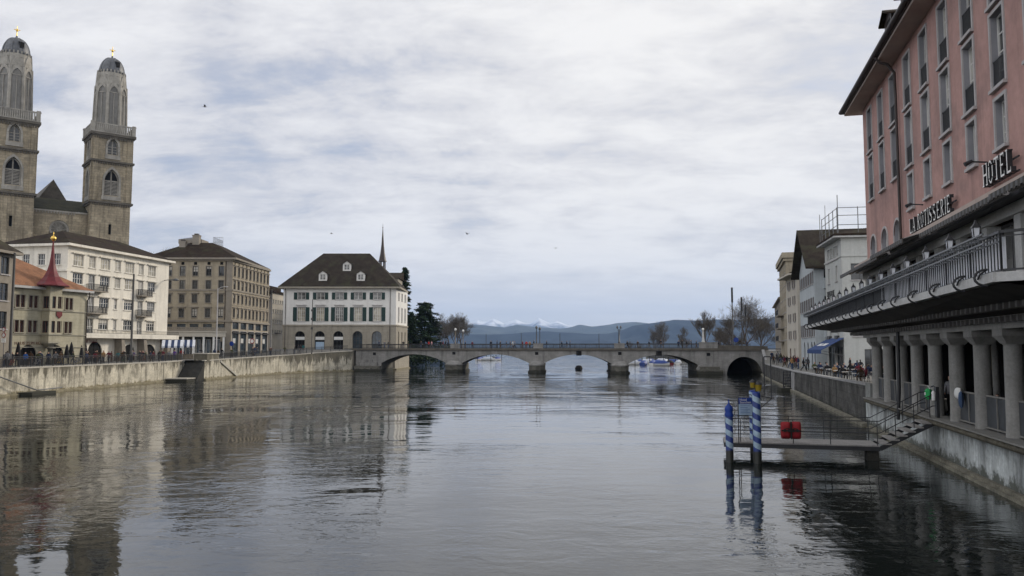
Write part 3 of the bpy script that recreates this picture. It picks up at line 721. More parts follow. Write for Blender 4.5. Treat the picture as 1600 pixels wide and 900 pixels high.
    if RB.random() < blind and not kind:
        fr2 = RB.choice([.25,.4,.55,.8]); kb = ('bl', round(w,2), round(h,2), fr2)
        if kb not in _wc:
            q = MB(); q.box(fw, w-fw, -.032, -.024, h*(1-fr2), h-fw); me2 = bpy.data.meshes.new('blind'); me2.from_pydata([tuple(p) for p in q.v], [], q.f); me2.materials.append(K['blind']); me2.update(); _wc[kb] = me2
        put('blind', _wc[kb], ob)
    return ob
def shutters(win, w, h, mat='shutter', sw=None, y=-.30):
    sw = sw or w*.48
    key = ('sh', round(sw,2), round(h,2), mat)
    if key not in _wc:
        mb = MB(); mb.box(0,sw,0,.05,0,h)
        n = int(h/.22)
        for j in range(n): z = .08+(h-.16)*j/n; mb.box(.07,sw-.07,-.03,-.003,z,z+.1)
        me = bpy.data.meshes.new('shutter'); me.from_pydata([tuple(p) for p in mb.v], [], mb.f); me.materials.append(K[mat]); me.update(); _wc[key] = me
    put('shutter', _wc[key], win, T((-sw-.12, y, 0))); put('shutter', _wc[key], win, T((w+.12, y, 0)))
def side(L, D, which):
    return {'front': Matrix(), 'right': T((L,0,0)) @ RZ(math.pi/2), 'left': T((0,D,0)) @ RZ(-math.pi/2), 'back': T((L,D,0)) @ RZ(math.pi)}[which]
def railing(root, p, q, z, h=1.0, sp=.16, mat='iron', name='railing', r=.018, top=.05):
    mb = MB(); p, q = Vector(p+(z,)), Vector(q+(z,)); n = max(1, int((q-p).length/sp)); U = Vector((0,0,h))
    mb.bar(p+U, q+U, top); mb.bar(p+U*.1, q+U*.1, top*.8)
    for k in range(n+1): c = p.lerp(q, k/n); mb.bar(c, c+U, r*2)
    return mb.build(name, K[mat], root)
def chimney(root, x, y, z0, z1, w=.9, d=.7, mat='browntrim'):
    mb = MB(); mb.box(x-w/2,x+w/2,y-d/2,y+d/2,z0,z1-.2,0); mb.box(x-w/2-.08,x+w/2+.08,y-d/2-.08,y+d/2+.08,z1-.197,z1-.05,0); mb.box(x-w*.3,x+w*.3,y-d*.3,y+d*.3,z1-.047,z1+.25,1)
    return mb.build('chimney', [K[mat], K['gutter']], root)
def dormer(root, x, y, z, w, h, d, wallm, roofm, rise=.7, over=.25, fr='whiteframe', gl='glass_mid'):
    mb = MB(T((x-w/2, y, z)))
    wall(mb, 0, w, 0, h, [(w*.16, w*.84, .25, h-.12)], .12)
    mb.face([(0,0,0),(0,0,h),(0,d,h),(0,d,0)], 0); mb.face([(w,0,0),(w,d,0),(w,d,h),(w,0,h)], 0)
    o = over
    mb.face([(0,0,h),(w,0,h),(w/2,0,h+rise)], 0)
    for s_ in (0, 1):
        e = (-o, w+o)[s_]; zz_ = h-rise*o/(w/2)
        mb.hexa([(e,-o,zz_),(w/2,-o,h+rise),(w/2,d+1.5,h+rise),(e,d,zz_),(e,-o,zz_+.1),(w/2,-o,h+rise+.12),(w/2,d+1.5,h+rise+.12),(e,d,zz_+.1)], 2)
    ob = mb.build('dormer', [K[wallm], K[wallm], K[roofm]], root)
    window(ob, T((x-w/2, y, z)), (w*.16, w*.84, .25, h-.12), .12, fr, gl, 2, 2)
    return ob
def downpipe(root, pts, r=.07, mat='gutter', name='downpipe'):
    mb = MB(); mb.tube(pts, r, 6); return mb.build(name, K[mat], root)

# ---------------------------------------------------------------- twin-towered church
CP = at(170, 230, 178); ct = Vector((.776,.63,0)); crot = math.atan2(ct.y, ct.x)
ch = thing('church', 'tall sandstone church with two domed towers above the riverside roofs', 'church', (CP.x, CP.y, 3), crot)
zc = lambda v, u=169, Y=174.5: at(u, v, Y).z-3
def pilaster(mb, x, w, y, z0, z1, m): mb.box(x-w/2, x+w/2, y, .3, z0, z1, m)
def tower(cx, cross_u):
    hw = 4.0
    zd = lambda v: zc(v, 172, 178)
    zg, z1, z2, z3 = zc(209), zc(251), zc(315), 0.0
    Tm = T((cx,0,0)); mb = MB()
    root = None
    sides = {}
    for nme in ('front','left','right','back'):
        S = Tm @ T((-hw,-hw,0)) @ side(2*hw, 2*hw, nme)
        mb.T = S
        ops = [(hw-1.05, hw+1.05, zc(241), zc(216), 'point'), (hw-1.45, hw+1.45, zc(305), zc(264), 'point')]
        slit = (hw-.3, hw+.3, zc(366), zc(350))
        wall(mb, 0, 2*hw, 0, zg, ops+[slit], .7, 0, 1)
        for x in (.55, 2*hw-.55): mb.box(x-.5, x+.5, -.22, -.004, z2+.1, zg-.25, 0)
        for (a, b, c, d, _k) in ops:    # stepped jambs framing the pointed openings
            e = .42
            P = archpts(a-e, b+e, d+e*1.4, 'point'); Q = archpts(a, b, d, 'point')
            for i in range(len(P)-1):
                mb.face([(P[i][0],-.16,P[i][1]),(P[i+1][0],-.16,P[i+1][1]),(Q[i+1][0],-.16,Q[i+1][1]),(Q[i][0],-.16,Q[i][1])], 1)
                mb.face([(P[i][0],-.16,P[i][1]),(P[i][0],0,P[i][1]),(P[i+1][0],0,P[i+1][1]),(P[i+1][0],-.16,P[i+1][1])], 1)
                mb.face([(Q[i][0],-.16,Q[i][1]),(Q[i+1][0],-.16,Q[i+1][1]),(Q[i+1][0],.1,Q[i+1][1]),(Q[i][0],.1,Q[i][1])], 1)
            mb.box(a-e, a-.004, -.16, -.003, c-.2, P[0][1], 1); mb.box(b+.004, b+e, -.16, -.003, c-.2, P[-1][1], 1)
            mb.box(a-e-.1, b+e+.1, -.25, -.004, c-1.1, c-.2, 1)
        mb.face([(slit[0],.69,slit[2]),(slit[1],.69,slit[2]),(slit[1],.69,slit[3]),(slit[0],.69,slit[3])], 2)
        sides[nme] = (S, ops)
    mb.T = Tm
    for z, e, h in ((zg,.62,.55),(zg-.55,.35,.3),(z1,.48,.42),(z2,.45,.45)):
        mb.box(-hw-e, hw+e, -hw-e, hw+e, z-h, z, 3)
    for nme in ('front','left'):    # corbel friezes below the cornices
        mb.T = sides[nme][0]
        for z in (zg-.85, z1-.42, z2-.45):
            for k in range(16): x = .3+k*(2*hw-.6)/15; mb.box(x-.14, x+.14, -.3, -.005, z-.45, z-.02, 3)
    tw = mb.build('tower', [K['church'], K['churchgrey'], K['dark'], K['churchdark']], ch)
    for nme in ('front','left'):
        S, ops = sides[nme]
        window(tw, S, ops[0], .7, 'churchgrey', 'glass', 2, 3, fw=.16, name='belfry_window')
        window(tw, S, ops[1], .7, 'churchgrey', 'dark', 2, 1, fw=.17, louvre=True, name='belfry_window')
    mb = MB(Tm); zt = zc(194)
    for s_ in range(4):
        mb.T = Tm @ RZ(s_*math.pi/2)
        y = -hw-.35
        mb.box(-hw-.6, hw+.6, y, y+.25, zt-.28, zt, 0); mb.box(-hw-.2, hw+.2, y+.02, y+.22, zg+.004, zg+.25, 0)
        for k in range(20): x = -hw+.2+k*(2*hw-.4)/19; mb.box(x-.13, x+.13, y+.04, y+.2, zg+.255, zt-.284, 0)
        mb.box(-hw-.62, -hw+.15, y-.12, y+.6, zg+.004, zt+.15, 0)
    mb.build('gallery', K['churchgrey'], tw)
    # octagonal lantern: tapering body, gabled faces with tall blind windows
    R0, R1 = 3.5, 3.2; zl0, zl1, zl2, zl3 = zg+.01, zd(137), zd(122), zd(118)
    mb = MB(Tm); a0 = math.pi/8
    mb.lathe([(R0,zl0),(R0,zl0+.6),(R0-.15,zl0+.7),(R1,zl1),(R1-.25,zl2),(2.8,zl3)], 8, (0,0), 0, False, a0)
    ap = R0*math.cos(a0)
    for k in range(8):
        mb.T = Tm @ RZ(k*math.pi/4)
        y0 = -ap; w = 1.15
        lean = lambda z: -(ap-.02)+(z-zl0)/(zl1-zl0)*(R0-R1)*.92
        zA, zB = zl0+.9, zl1-1.9
        # corner ribs
        for sx_ in (-1, 1): mb.hexa([(sx_*1.27-.2,lean(zl0)-.22,zl0),(sx_*1.27+.2,lean(zl0)-.22,zl0),(sx_*1.27+.2,lean(zl0)+.3,zl0),(sx_*1.27-.2,lean(zl0)+.3,zl0),(sx_*1.14-.17,lean(zl1)-.24,zl1),(sx_*1.14+.17,lean(zl1)-.24,zl1),(sx_*1.14+.17,lean(zl1)+.3,zl1),(sx_*1.14-.17,lean(zl1)+.3,zl1)], 0)
        # blind lancet filled in lead grey, pointed frame over it
        P = archpts(-.86, .86, zl1-.5, 'point', 10)
        pts = [(-.86,zA),(.86,zA)]+P[::-1]
        mb.face([(x, lean(z)-.05, z) for x, z in pts], 1)
        Pq = archpts(-1.12, 1.12, zl1+.35, 'point', 10)
        for i in range(10):
            f = lambda p, o: (p[0], lean(p[1])-o, p[1])
            mb.face([f(Pq[i],.26),f(Pq[i+1],.26),f(P[i+1],.26),f(P[i],.26)], 0); mb.face([f(P[i],.26),f(P[i+1],.26),f(P[i+1],.0),f(P[i],.0)], 0)
            mb.face([f(Pq[i],.26),f(Pq[i],-.3),f(Pq[i+1],-.3),f(Pq[i+1],.26)], 0)
        mb.box(-.06,.06,lean((zA+zB)/2)-.2,lean((zA+zB)/2)+.02,zA,zl1-2.2,0); mb.box(-.9,.9,lean(zB)-.14,lean(zB)+.1,zB-.1,zB+.1,0)
        mb.prism([(-1.2,zl1+.1),(1.2,zl1+.1),(0,zl2+.9)], lean(zl1)-.1, lean(zl1)+.9, 0)
    mb.T = Tm
    mb.lathe([(2.8,zl3-.9),(2.95,zl3-.8),(2.95,zl3-.05),(2.8,zl3)], 16, (0,0), 0, False)
    for k in range(24): a = k*math.pi/12; mb.box(2.85*math.cos(a)-.12,2.85*math.cos(a)+.12,2.85*math.sin(a)-.12,2.85*math.sin(a)+.12,zl3+.003,zl3+.55,0)
    mb.build('lantern', [K['churchgrey'], K['lanternpanel']], tw)
    zd0, zd1 = zl3-.02, zd(91)
    mb = MB(Tm); hd = zd1-zd0
    mb.lathe([(2.7*math.cos(t)**.85 if t < 1.5 else .1, zd0+hd*math.sin(t)) for t in [k*math.pi/2/9 for k in range(9)]]+[(.22,zd1-.02),(.16,zd1+.5)], 24, (0,0), 0, True)
    for k in range(8): 
        a = k*math.pi/4+math.pi/8
        mb.tube([((2.73*math.cos(t)**.85)*math.cos(a),(2.73*math.cos(t)**.85)*math.sin(a),zd0+hd*math.sin(t)) for t in [j*.17 for j in range(9)]], .07, 5)
    mb.T = Tm @ RZ(.3); mb.box(-.42,.42,-2.6,-1.3,zd0+1.3,zd0+2.6,1); mb.box(-.6,.6,-2.65,-1.2,zd0+2.604,zd0+2.75,0)
    mb.build('dome', [K['lead'], K['dark']], tw)
    mb = MB(Tm); zx = zd(73); zq = zd1+.4
    mb.tube([(0,0,zq),(0,0,zx)], [.12,.05], 6); mb.lathe([(.05,zq+1.0),(.22,zq+1.15),(.27,zq+1.35),(.2,zq+1.55),(.05,zq+1.65)], 10, (0,0), 0)
    mb.bar((-.6,0,zx-.85),(.6,0,zx-.85),.12); mb.build('cross', K['gold'], tw)
    return tw
sp = 18.7
tower(0, 172); tower(-sp, 26)
# nave front between the towers
mb = MB(); hw = 4.0; zr, ze = zc(310, 90), zc(333, 90)
rx, rz = -sp/2, zc(354, 95, 168)
wall(mb, -sp+hw-.2, -hw+.2, 0, ze, [(rx-1.9, rx+1.9, rz-1.9, rz+1.9, 'round')], .6, 0, 1, -1.0)
mb.box(-sp+hw, -hw, -1.25, -1.004, ze-.35, ze, 1)
for k in range(15): x = -sp+hw+.4+k*.55; mb.box(x-.13, x+.13, -1.25, -1.004, ze-.75, ze-.37, 1)
mb.build('nave_wall', [K['church'], K['churchgrey']], ch)
mb = MB(); mb.lathe([(1.9,.0),(1.9,.16),(1.5,.16),(1.5,0)], 24, (0,0), 0, False)
for k in range(6): a = k*math.pi/6; mb.bar((-1.6*math.cos(a),-1.6*math.sin(a),.1),(1.6*math.cos(a),1.6*math.sin(a),.1),.14)
rw = mb.build('rose_window', K['churchgrey'], ch, T((rx,-.55,rz)) @ Matrix.Rotation(math.pi/2, 4, 'X'))
mb = MB(); mb.face([(1.9*math.cos(k*math.pi/12),1.9*math.sin(k*math.pi/12),-.05) for k in range(24)]); mb.build('pane', K['glass'], rw)
mb = MB(); mb.hexa([(-sp+hw-.1,-1.3,ze+.003),(-hw+.1,-1.3,ze+.003),(-hw+.1,5,zr-.3),(-sp+hw-.1,5,zr-.3),(-sp+hw-.1,-1.3,ze+.2),(-hw+.1,-1.3,ze+.2),(-hw+.1,5,zr+.1),(-sp+hw-.1,5,zr+.1)])
mb.build('roof', K['mossroof'], ch)
zp = zc(291, 88, 185)
mb = MB(); mb.prism([(-sp/2-5,zr-3),(-sp/2+4.6,zr-3),(-sp/2-.2,zp)], 7, 40); mb.build('nave_roof', K['churchdark'], ch)
mb = MB(); mb.box(-sp/2-7, -sp/2+7, 5.2, 40, 0, zr-3.1); mb.build('nave', K['church'], ch)

# ---------------------------------------------------------------- guild house
Rf = facepx(18, 96, 133, 106, 3.0); RA = Face(tuple((Rf.A-Rf.d*11)[:2]), tuple(Rf.B[:2]), 3.0)
gh = thing('guild_house', 'greenish sandstone guild house with orange hipped roof and red oriel spire', 'house', RA.loc(), RA.rot)
LL, DD = RA.L, 9.0
gz = lambda v, u=75: RA.z(u, v)
ev = gz(451, 75)
r1, r2 = (gz(481,52), gz(462,52)), (gz(519.5,52), gz(501,52))
cols = [(23,29.5),(31,37.5),(44,50),(52,58),(101,106),(107.5,112.5)]
ops = []
for (z0, z1) in (r1, r2):
    for a, b in cols: ops.append((RA.x(a), RA.x(b), z0, z1))
    for k in (2.0, 4.6, 7.2): ops.append((k, k+.6, z0, z1)); ops.append((k+.75, k+1.35, z0, z1))
arcs = [(RA.x(33), RA.x(59), .01, gz(539,46), 'round'), (RA.x(76), RA.x(101), .01, gz(539,88), 'round'), (2.0, 4.4, .01, gz(539,46), 'round')]
mb = MB(); wall(mb, 0, LL, 0, ev, ops+arcs, .2, 0, 1)
for nme in ('left','right','back'):
    mb.T = side(LL, DD, nme); wall(mb, 0, LL if nme == 'back' else DD, 0, ev, [], .2)
mb.T = None
for z in (r1[0]-.2, r2[0]-.2, r2[0]-1.75): mb.box(-.06, LL+.06, -.12, -.004, z-.1, z, 1)
for a, b, *_ in [c for c in cols[::2]]: pass
mb.build('wall', [K['rueden'], K['sandst']], gh)
for o in ops: window(gh, Matrix(), o, .2, 'redframe', 'glass', 2, 1, sill='sandst', sur=.10, fw=.05)
for o in arcs:
    window(gh, Matrix(), o, .22, 'dark', 'dark', 3, 2, name='arcade_door')
mb = MB(); ap_ = at(26, 396, 101); lx = RA.x(26)+1.0
mb.hip(-.5, LL+.6, -.6, DD+.6, ev+.12, ap_.z-3, 3, lx, fas=.3); mb.build('roof', [K['tilered'], K['slabw']], gh)
downpipe(gh, [(LL-.2,-.6,ev-.1),(LL+.1,-.3,ev-.8),(LL-.05,-.1,ev-1.2),(LL-.05,-.1,.1)])
# oriel bay
off = 1.35; Of = Face(tuple((RA.A-RA.n*off)[:2]), tuple((RA.B-RA.n*off)[:2]), 3.0)
b0, b1 = Of.x(77), Of.x(95.5); obz0, obz1 = gz(535,80), ev+.25
obs = [(b0+.35, b0+.85, *r1), (b0+1.15, b0+1.65, *r1), (b0+1.8, b1-.3, *r1)]; obs += [(o[0], o[1], *r2) for o in obs]
ori = None
mb = MB(T((0,-off,0))); wall(mb, b0, b1, obz0, obz1, obs, .15, 0, 1)
mb.box(b0-.08, b1+.08, -.1, off, r1[0]-.32, r1[0]-.18, 1); mb.box(b0-.08, b1+.08, -.1, off, r2[0]-.32, r2[0]-.18, 1); mb.box(b0-.1, b1+.1, -.12, off, obz1-.2, obz1, 1)
mb.T = T((b0,0,0)) @ RZ(-math.pi/2); so_ = [(.2, off-.2, *r1), (.2, off-.2, *r2)]; wall(mb, 0, off, obz0, obz1, so_, .15, 0, 1)
mb.T = T((b1,-off,0)) @ RZ(math.pi/2); wall(mb, 0, off, obz0, obz1, [], .15, 0, 1)
mb.T = None
n = 6
for k in range(n): e = k/n; mb.box(b0+e*.9, b1-e*.9, -off*(1-e*.75), .0, obz0-.12*(k+1), obz0-.12*k-.003, 1)
ori = mb.build('oriel', [K['rueden'], K['sandst']], gh)
for o in obs: window(ori, T((0,-off,0)), o, .15, 'redframe', 'glass', 1, 1, fw=.05)
for o in so_: window(ori, T((b0,0,0)) @ RZ(-math.pi/2), o, .15, 'redframe', 'glass', 2, 1, fw=.05)
mb = MB(T(((b0+.95),-off-.1,r1[0]-1.25))); mb.prism([(0,.85),(0,.35),(.4,0),(.8,.35),(.8,.85)], 0, .09, 0); mb.build('coat_of_arms', K['spirered'], ori)
xm = (b0+b1)/2; zsp = obz1+.02; ztop = at(72, 377, 101).z-3
mb = MB(); hh_ = ztop-zsp
mb.lathe([(2.15,zsp),(2.15,zsp+.1),(1.45,zsp+.09*hh_),(.95,zsp+.2*hh_),(.62,zsp+.32*hh_),(.38,zsp+.47*hh_),(.24,zsp+.65*hh_),(.15,zsp+.82*hh_),(.07,ztop)], 8, (xm,-off*.35), 0, False, math.pi/8)
spi = mb.build('spire', K['spirered'], gh)
mb = MB(); mb.lathe([(.05,ztop-.1),(.3,ztop+.12),(.34,ztop+.3),(.24,ztop+.5),(.05,ztop+.62),(.03,ztop+1.1)], 10, (xm,-off*.35)); mb.build('finial', K['gold'], spi)
mb = MB(); mb.lathe([(.45,0),(.45,.3),(.28,.4),(.28,1.9),(.5,2.2),(.62,obz0-.75)], 10, (xm,-.72)); mb.build('oriel_column', K['bridgedark'], gh)
def text_mesh(s, size, ext, mat, name, parent, Mx, sx=1.0):
    cu = bpy.data.curves.new(name, 'FONT'); cu.body = s; cu.size = size; cu.extrude = ext; cu.resolution_u = 2
    o = bpy.data.objects.new(name, cu); COL.objects.link(o); dg = bpy.context.evaluated_depsgraph_get()
    me = bpy.data.meshes.new_from_object(o.evaluated_get(dg)); bpy.data.objects.remove(o); me.materials.clear(); me.materials.append(mat)
    return put(name, me, parent, Mx @ Matrix.Rotation(math.pi/2, 4, 'X') @ Matrix.Diagonal((sx,1,1,1)))
text_mesh('HAUS ZUM RÜDEN', .52, .01, K['tilered'], 'wall_lettering', gh, T((RA.x(24), -.03, r2[0]-1.5)), 1.05)

# ---------------------------------------------------------------- off-white corner building
Wf = facepx(100, 115, 260, 138.5, 3.0)
wb = thing('apartment_building', 'off white five storey apartment building with small balconies and dark roof', 'building', Wf.loc(), Wf.rot)
wL, wD = Wf.L, 11.5; wz = lambda v, u=161: Wf.z(u, v)
we = (Wf.z(100,381)+Wf.z(260,409))/2
cp = [(111,127),(136,146),(154,169),(177,186),(193,207),(214,222),(229,241)]
rows = [(wz(421),wz(404)),(wz(448),wz(432)),(wz(482),wz(466)),(wz(515),wz(499))]
ops = []; spec_ = []
for ri, (z0, z1) in enumerate(rows):
    for ci, (a, b) in enumerate(cp):
        zz0 = z0
        if ci in (1, 5) and ri > 0: zz0 = z0-.75
        x0, x1 = Wf.x(a), Wf.x(b)
        if ci == 3 and ri > 1: x1 = x0+(x1-x0)*.55
        ops.append((x0, x1, zz0, z1)); spec_.append((ri, ci))
arcs = [(Wf.x(a), Wf.x(b), .01, Wf.z((a+b)/2, v), 'round') for a, b, v in ((119,130,535),(139,161,533.5),(194,212.5,538),(224,245,538))]
slabz = wz(525)
mb = MB(); wall(mb, 0, wL, 0, we, ops+arcs, .2, 0, 1)
lo = [(wD-.0-k*2.6-2.4, wD-k*2.6-1.2, rows[0][0], rows[0][1]) for k in (0, 1, 2)]
mb.T = side(wL, wD, 'left'); wall(mb, 0, wD, 0, we, lo, .2, 0, 1); mb.box(-.05, wD+.05, -.25, -.004, rows[0][0]-.95, rows[0][0]-.7, 0)
for q in ('right','back'): mb.T = side(wL, wD, q); wall(mb, 0, wL if q == 'back' else wD, 0, we, [], .2)
mb.build('wall', [K['whitewall'], K['whitewall']], wb)
for o, (ri, ci) in zip(ops, spec_):
    wide = o[1]-o[0] > 1.2
    window(wb, Matrix(), o, .2, 'whiteframe', 'glass_pale' if ri == 0 or (ri == 1 and ci in (3,4)) else ('glass_mid' if RN.random() < .35 else 'glass'), 4 if wide else 2, 2, sill='whitewall', hood=.12, blind=.3)
for o in lo: window(wb, side(wL, wD, 'left'), o, .2, 'whiteframe', 'glass', 3, 2, sill='whitewall')
for o in arcs: window(wb, Matrix(), o, .22, 'dark', 'dark', 2, 2, name='arcade_door')
mb = MB(); mb.hip(-.7, wL+.7, -.8, wD+.8, we+.2, we+3.0, 5.5, wL-5.5, fas=.35); mb.build('roof', [K['tiledark'], K['whitewall']], wb)
mb = MB(); mb.box(Wf.x(117), wL+1.2, -1.5, -.004, slabz-.35, slabz, 0); mb.box(Wf.x(117), wL+1.2, -1.5, -1.35, slabz+.004, slabz+.35, 0)
for a in (183, 218, 254):
    x = Wf.x(a); mb.hexa([(x-.4,-1.6,0),(x+.55,-1.6,0),(x+.55,-.01,0),(x-.4,-.01,0),(x-.4,-1.2,slabz-.36),(x+.3,-1.2,slabz-.36),(x+.3,-.01,slabz-.36),(x-.4,-.01,slabz-.36)], 1)
tr = mb.build('terrace', [K['whitewall'], K['browntrim']], wb); railing(tr, (Wf.x(117), -1.42), (wL+1.2, -1.42), slabz+.35, .55, .3)
for ci in (1, 5):
    for ri in (1, 2):
        x0, x1 = Wf.x(cp[ci][0])-.5, Wf.x(cp[ci][1])+(1.6 if ci == 1 else 1.0); z = rows[ri][0]-.8
        mb = MB(); mb.box(x0, x1, -1.15, -.004, z-.18, z)
        mb.hexa([(x0+.3,-.2,z-.55),(x0+.5,-.2,z-.55),(x0+.5,-.004,z-.55),(x0+.3,-.004,z-.55),(x0+.3,-1,z-.184),(x0+.5,-1,z-.184),(x0+.5,-.004,z-.184),(x0+.3,-.004,z-.184)])
        b_ = mb.build('balcony', K['browntrim'], wb); railing(b_, (x0+.05,-1.1), (x1-.05,-1.1), z, .95, .13); railing(b_, (x0+.05,-1.1), (x0+.05,-.05), z, .95, .13); railing(b_, (x1-.05,-1.1), (x1-.05,-.05), z, .95, .13)
mb = MB(); x = Wf.x(254); z = Wf.z(254, 438); mb.bar((x,-.05,z),(x+.2,-1.9,z+.25),.1); mb.lathe([(.05,z+.35),(.5,z+.2),(.55,z-.05),(.2,z-.1)], 10, (x+.2,-2.1)); wl = mb.build('wall_lamp', K['iron2'], wb)
text_mesh('ZUNFTHAUS', .75, .01, K['spirered'], 'wall_lettering', wb, T((Wf.x(127.5), -.03, slabz-1.05)), .8)

# ---------------------------------------------------------------- grey-brown corner block
bA, bB = at(228, 545, 152), at(360, 545, 152); Bf = Face((bA.x,152), (bB.x,152.2), 3.4)
bb = thing('office_building', 'large grey brown stone corner block of six storeys with rooftop terrace', 'building', Bf.loc(), Bf.rot)
bL = Bf.L; bz = lambda v, u=310: Bf.z(u, v)
be = bz(405)
Bs = Face((bB.x, 152), tuple(at(418, 545, 172.5)[:2]), 3.4); bD = Bs.L
cp = [(231,239),(244,252),(258,266),(279,287),(299,307),(320,328),(340,348)]
rws = [(bz(431),bz(416)),(bz(451.5),bz(438)),(bz(473),bz(460)),(bz(496),bz(482))]
ops = [(Bf.x(a), Bf.x(b), z0, z1) for z0, z1 in rws for a, b in cp]
low = [(Bf.x(a)-.3, Bf.x(b)+.4, bz(513.5), bz(506)) for a, b in cp]; shop = [(Bf.x(a)-.2, Bf.x(b)+.2, .1, 3.0) for a, b in cp]
eyes = [((Bf.x(a)+Bf.x(b))/2-.3, (Bf.x(a)+Bf.x(b))/2+.3, bz(413)-.1, bz(408.5)-.1) for a, b in cp]
mb = MB(); wall(mb, 0, bL, 0, be, ops+low+shop+eyes, .22, 0, 1)
sxs = [(i+.5)*bD/10 for i in range(10)]
sops = [(x-.48, x+.48, z0, z1) for z0, z1 in rws for x in sxs]
sbig = [(i*bD/5+.55, (i+1)*bD/5-.55, bz(514), bz(503)) for i in range(5)]; sshop = [(i*bD/5+.45, (i+1)*bD/5-.45, .1, bz(517)) for i in range(5)]
seyes = [(x-.25, x+.25, bz(413)-.1, bz(408.5)-.1) for x in sxs]
SR = T((bL,0,0)) @ RZ(Bs.rot-Bf.rot)
mb.T = SR; wall(mb, 0, bD, 0, be, sops+sbig+sshop+seyes, .22, 0, 1)
for z, e, h in ((bz(452),.16,.28),(bz(500),.3,.35),(be,.3,.4),(bz(476),.08,.15)):
    mb.box(0, bD+.1, -e, -.004, z-h, z, 1)
mb.T = None
for z, e, h in ((bz(452),.16,.28),(bz(500),.3,.35),(be,.3,.4)): mb.box(-.1, bL+e, -e, -.004, z-h, z, 1)
mb.box(bL-1.15, bL-.03, -.06, -.005, 0, be-.4, 1)
mb.T = T((0,bD,0)) @ RZ(-math.pi/2); wall(mb, 0, bD, 0, be, [], .2); 
mb.build('wall', [K['brownwall'], K['browntrim']], bb)
for i, o in enumerate(ops): window(bb, Matrix(), o, .22, 'darkframe', 'glass' if i % 7 not in (3,) or i > 13 else 'glass_mid', 2, 3, sill='browntrim', sur=.14, hood=.2 if i >= 14 else None, blind=.35)
for o in low+shop: window(bb, Matrix(), o, .22, 'darkframe', 'shopglass', 3, 1)
for o in sops: window(bb, SR, o, .22, 'darkframe', 'glass_mid' if RN.random() < .3 else 'glass', 2, 3, sill='browntrim', sur=.16, hood=.2, blind=.3)
for o in sbig: window(bb, SR, o, .22, 'darkframe', 'shopglass', 3, 1, sur=.12)
for k, o in enumerate(sshop):
    wn = window(bb, SR, o, .22, 'darkframe', 'shopglass', 3, 2, sur=.12); w_ = o[1]-o[0]
    q = MB(); q.box(w_*.2, w_*.62, -.12, -.09, 2.6, 3.5); q.build('poster', K['slabw'], wn)
    q = MB(); q.box(-.1, w_+.1, -.5, -.23, o[3]-o[2]-.45, o[3]-o[2]-.2); q.build('canopy', K['iron'], wn)
for o in eyes+seyes:
    pass
mb = MB()
for o in eyes: mb.face([(o[0],.2,o[2]),(o[1],.2,o[2]),(o[1],.2,o[3]),(o[0],.2,o[3])])
mb.T = SR
for o in seyes: mb.face([(o[0],.2,o[2]),(o[1],.2,o[2]),(o[1],.2,o[3]),(o[0],.2,o[3])])
mb.build('attic_vent', K['dark'], bb)
zr_ = bz(380)+1.0
mb = MB(); mb.hip(-.8, bL+.9, -.9, bD+.9, be+.25, zr_, 5, bL-6.5, 7, bD-8, fas=.35); mb.build('roof', [K['tiledark'], K['browntrim']], bb)
chimney(bb, Bf.x(266), 5, be+1, Bf.z(266,376)+.6, 1.2, 1.0); chimney(bb, Bf.x(283), 6.5, be+2, zr_+1.5, 1.3, 1.1)
mb = MB(); x = bL-12; mb.hip(x-1.5, x+3.2, 7.3, 11, zr_+.75, zr_+1.4, x+.4, x+1.2, fas=.85); mb.build('roof_pavilion', [K['lead'], K['browntrim']], bb)
railing(bb, (Bf.x(325), 6.9), (bL-6.4, 6.9), zr_, 1.1, .35, 'iron2'); railing(bb, (bL-6.4, 6.9), (bL-6.4, bD-8), zr_, 1.1, .35, 'iron2')
downpipe(bb, [(bL-1.3,-.12,be-.3),(bL-1.3,-.12,.1)])

# low terrace pavilion in front of it
Pf = facepx(250, 141.5, 352, 148.3, 3.3)
pv_ = thing('terrace_pavilion', 'low flat roofed pavilion with balustraded terrace beside the white building', 'building', Pf.loc(), Pf.rot)
pz = lambda v: Pf.z(305, v)
mb = MB(); mb.box(0, Pf.L, 0, 3.4, pz(526), pz(519)); mb.box(-.1, Pf.L+.1, -.15, 3.5, pz(519)+.003, pz(517.5)); mb.build('roof', K['beigehouse'], pv_)
mb = MB(); mb.box(0, Pf.L, 0, .18, pz(517.5)+.003, pz(515.5)); mb.box(0, Pf.L, 0, .18, pz(512.4), pz(511.2))
for k in range(40): x = .2+k*(Pf.L-.4)/39; mb.box(x-.09, x+.09, .03, .15, pz(515.5)+.003, pz(512.4)-.003)
mb.build('balustrade', K['browntrim'], pv_)
for k in range(7): mb = MB(); x = .3+k*(Pf.L-.6)/6; mb.box(x-.16, x+.16, .1, .42, 0, pz(526)-.003); mb.build('pillar', K['white'], pv_)
mb = MB(); mb.box(.2, Pf.L-.2, 2.6, 3.2, 0, pz(526)-.01); mb.build('back_wall', K['darkframe'], pv_)
for k in range(6): x = .7+k*(Pf.L-.6)/6; window(pv_, Matrix(), (x, x+1.5, .5, pz(527)-.3), 2.55, 'whiteframe', 'shopglass', 2, 1)

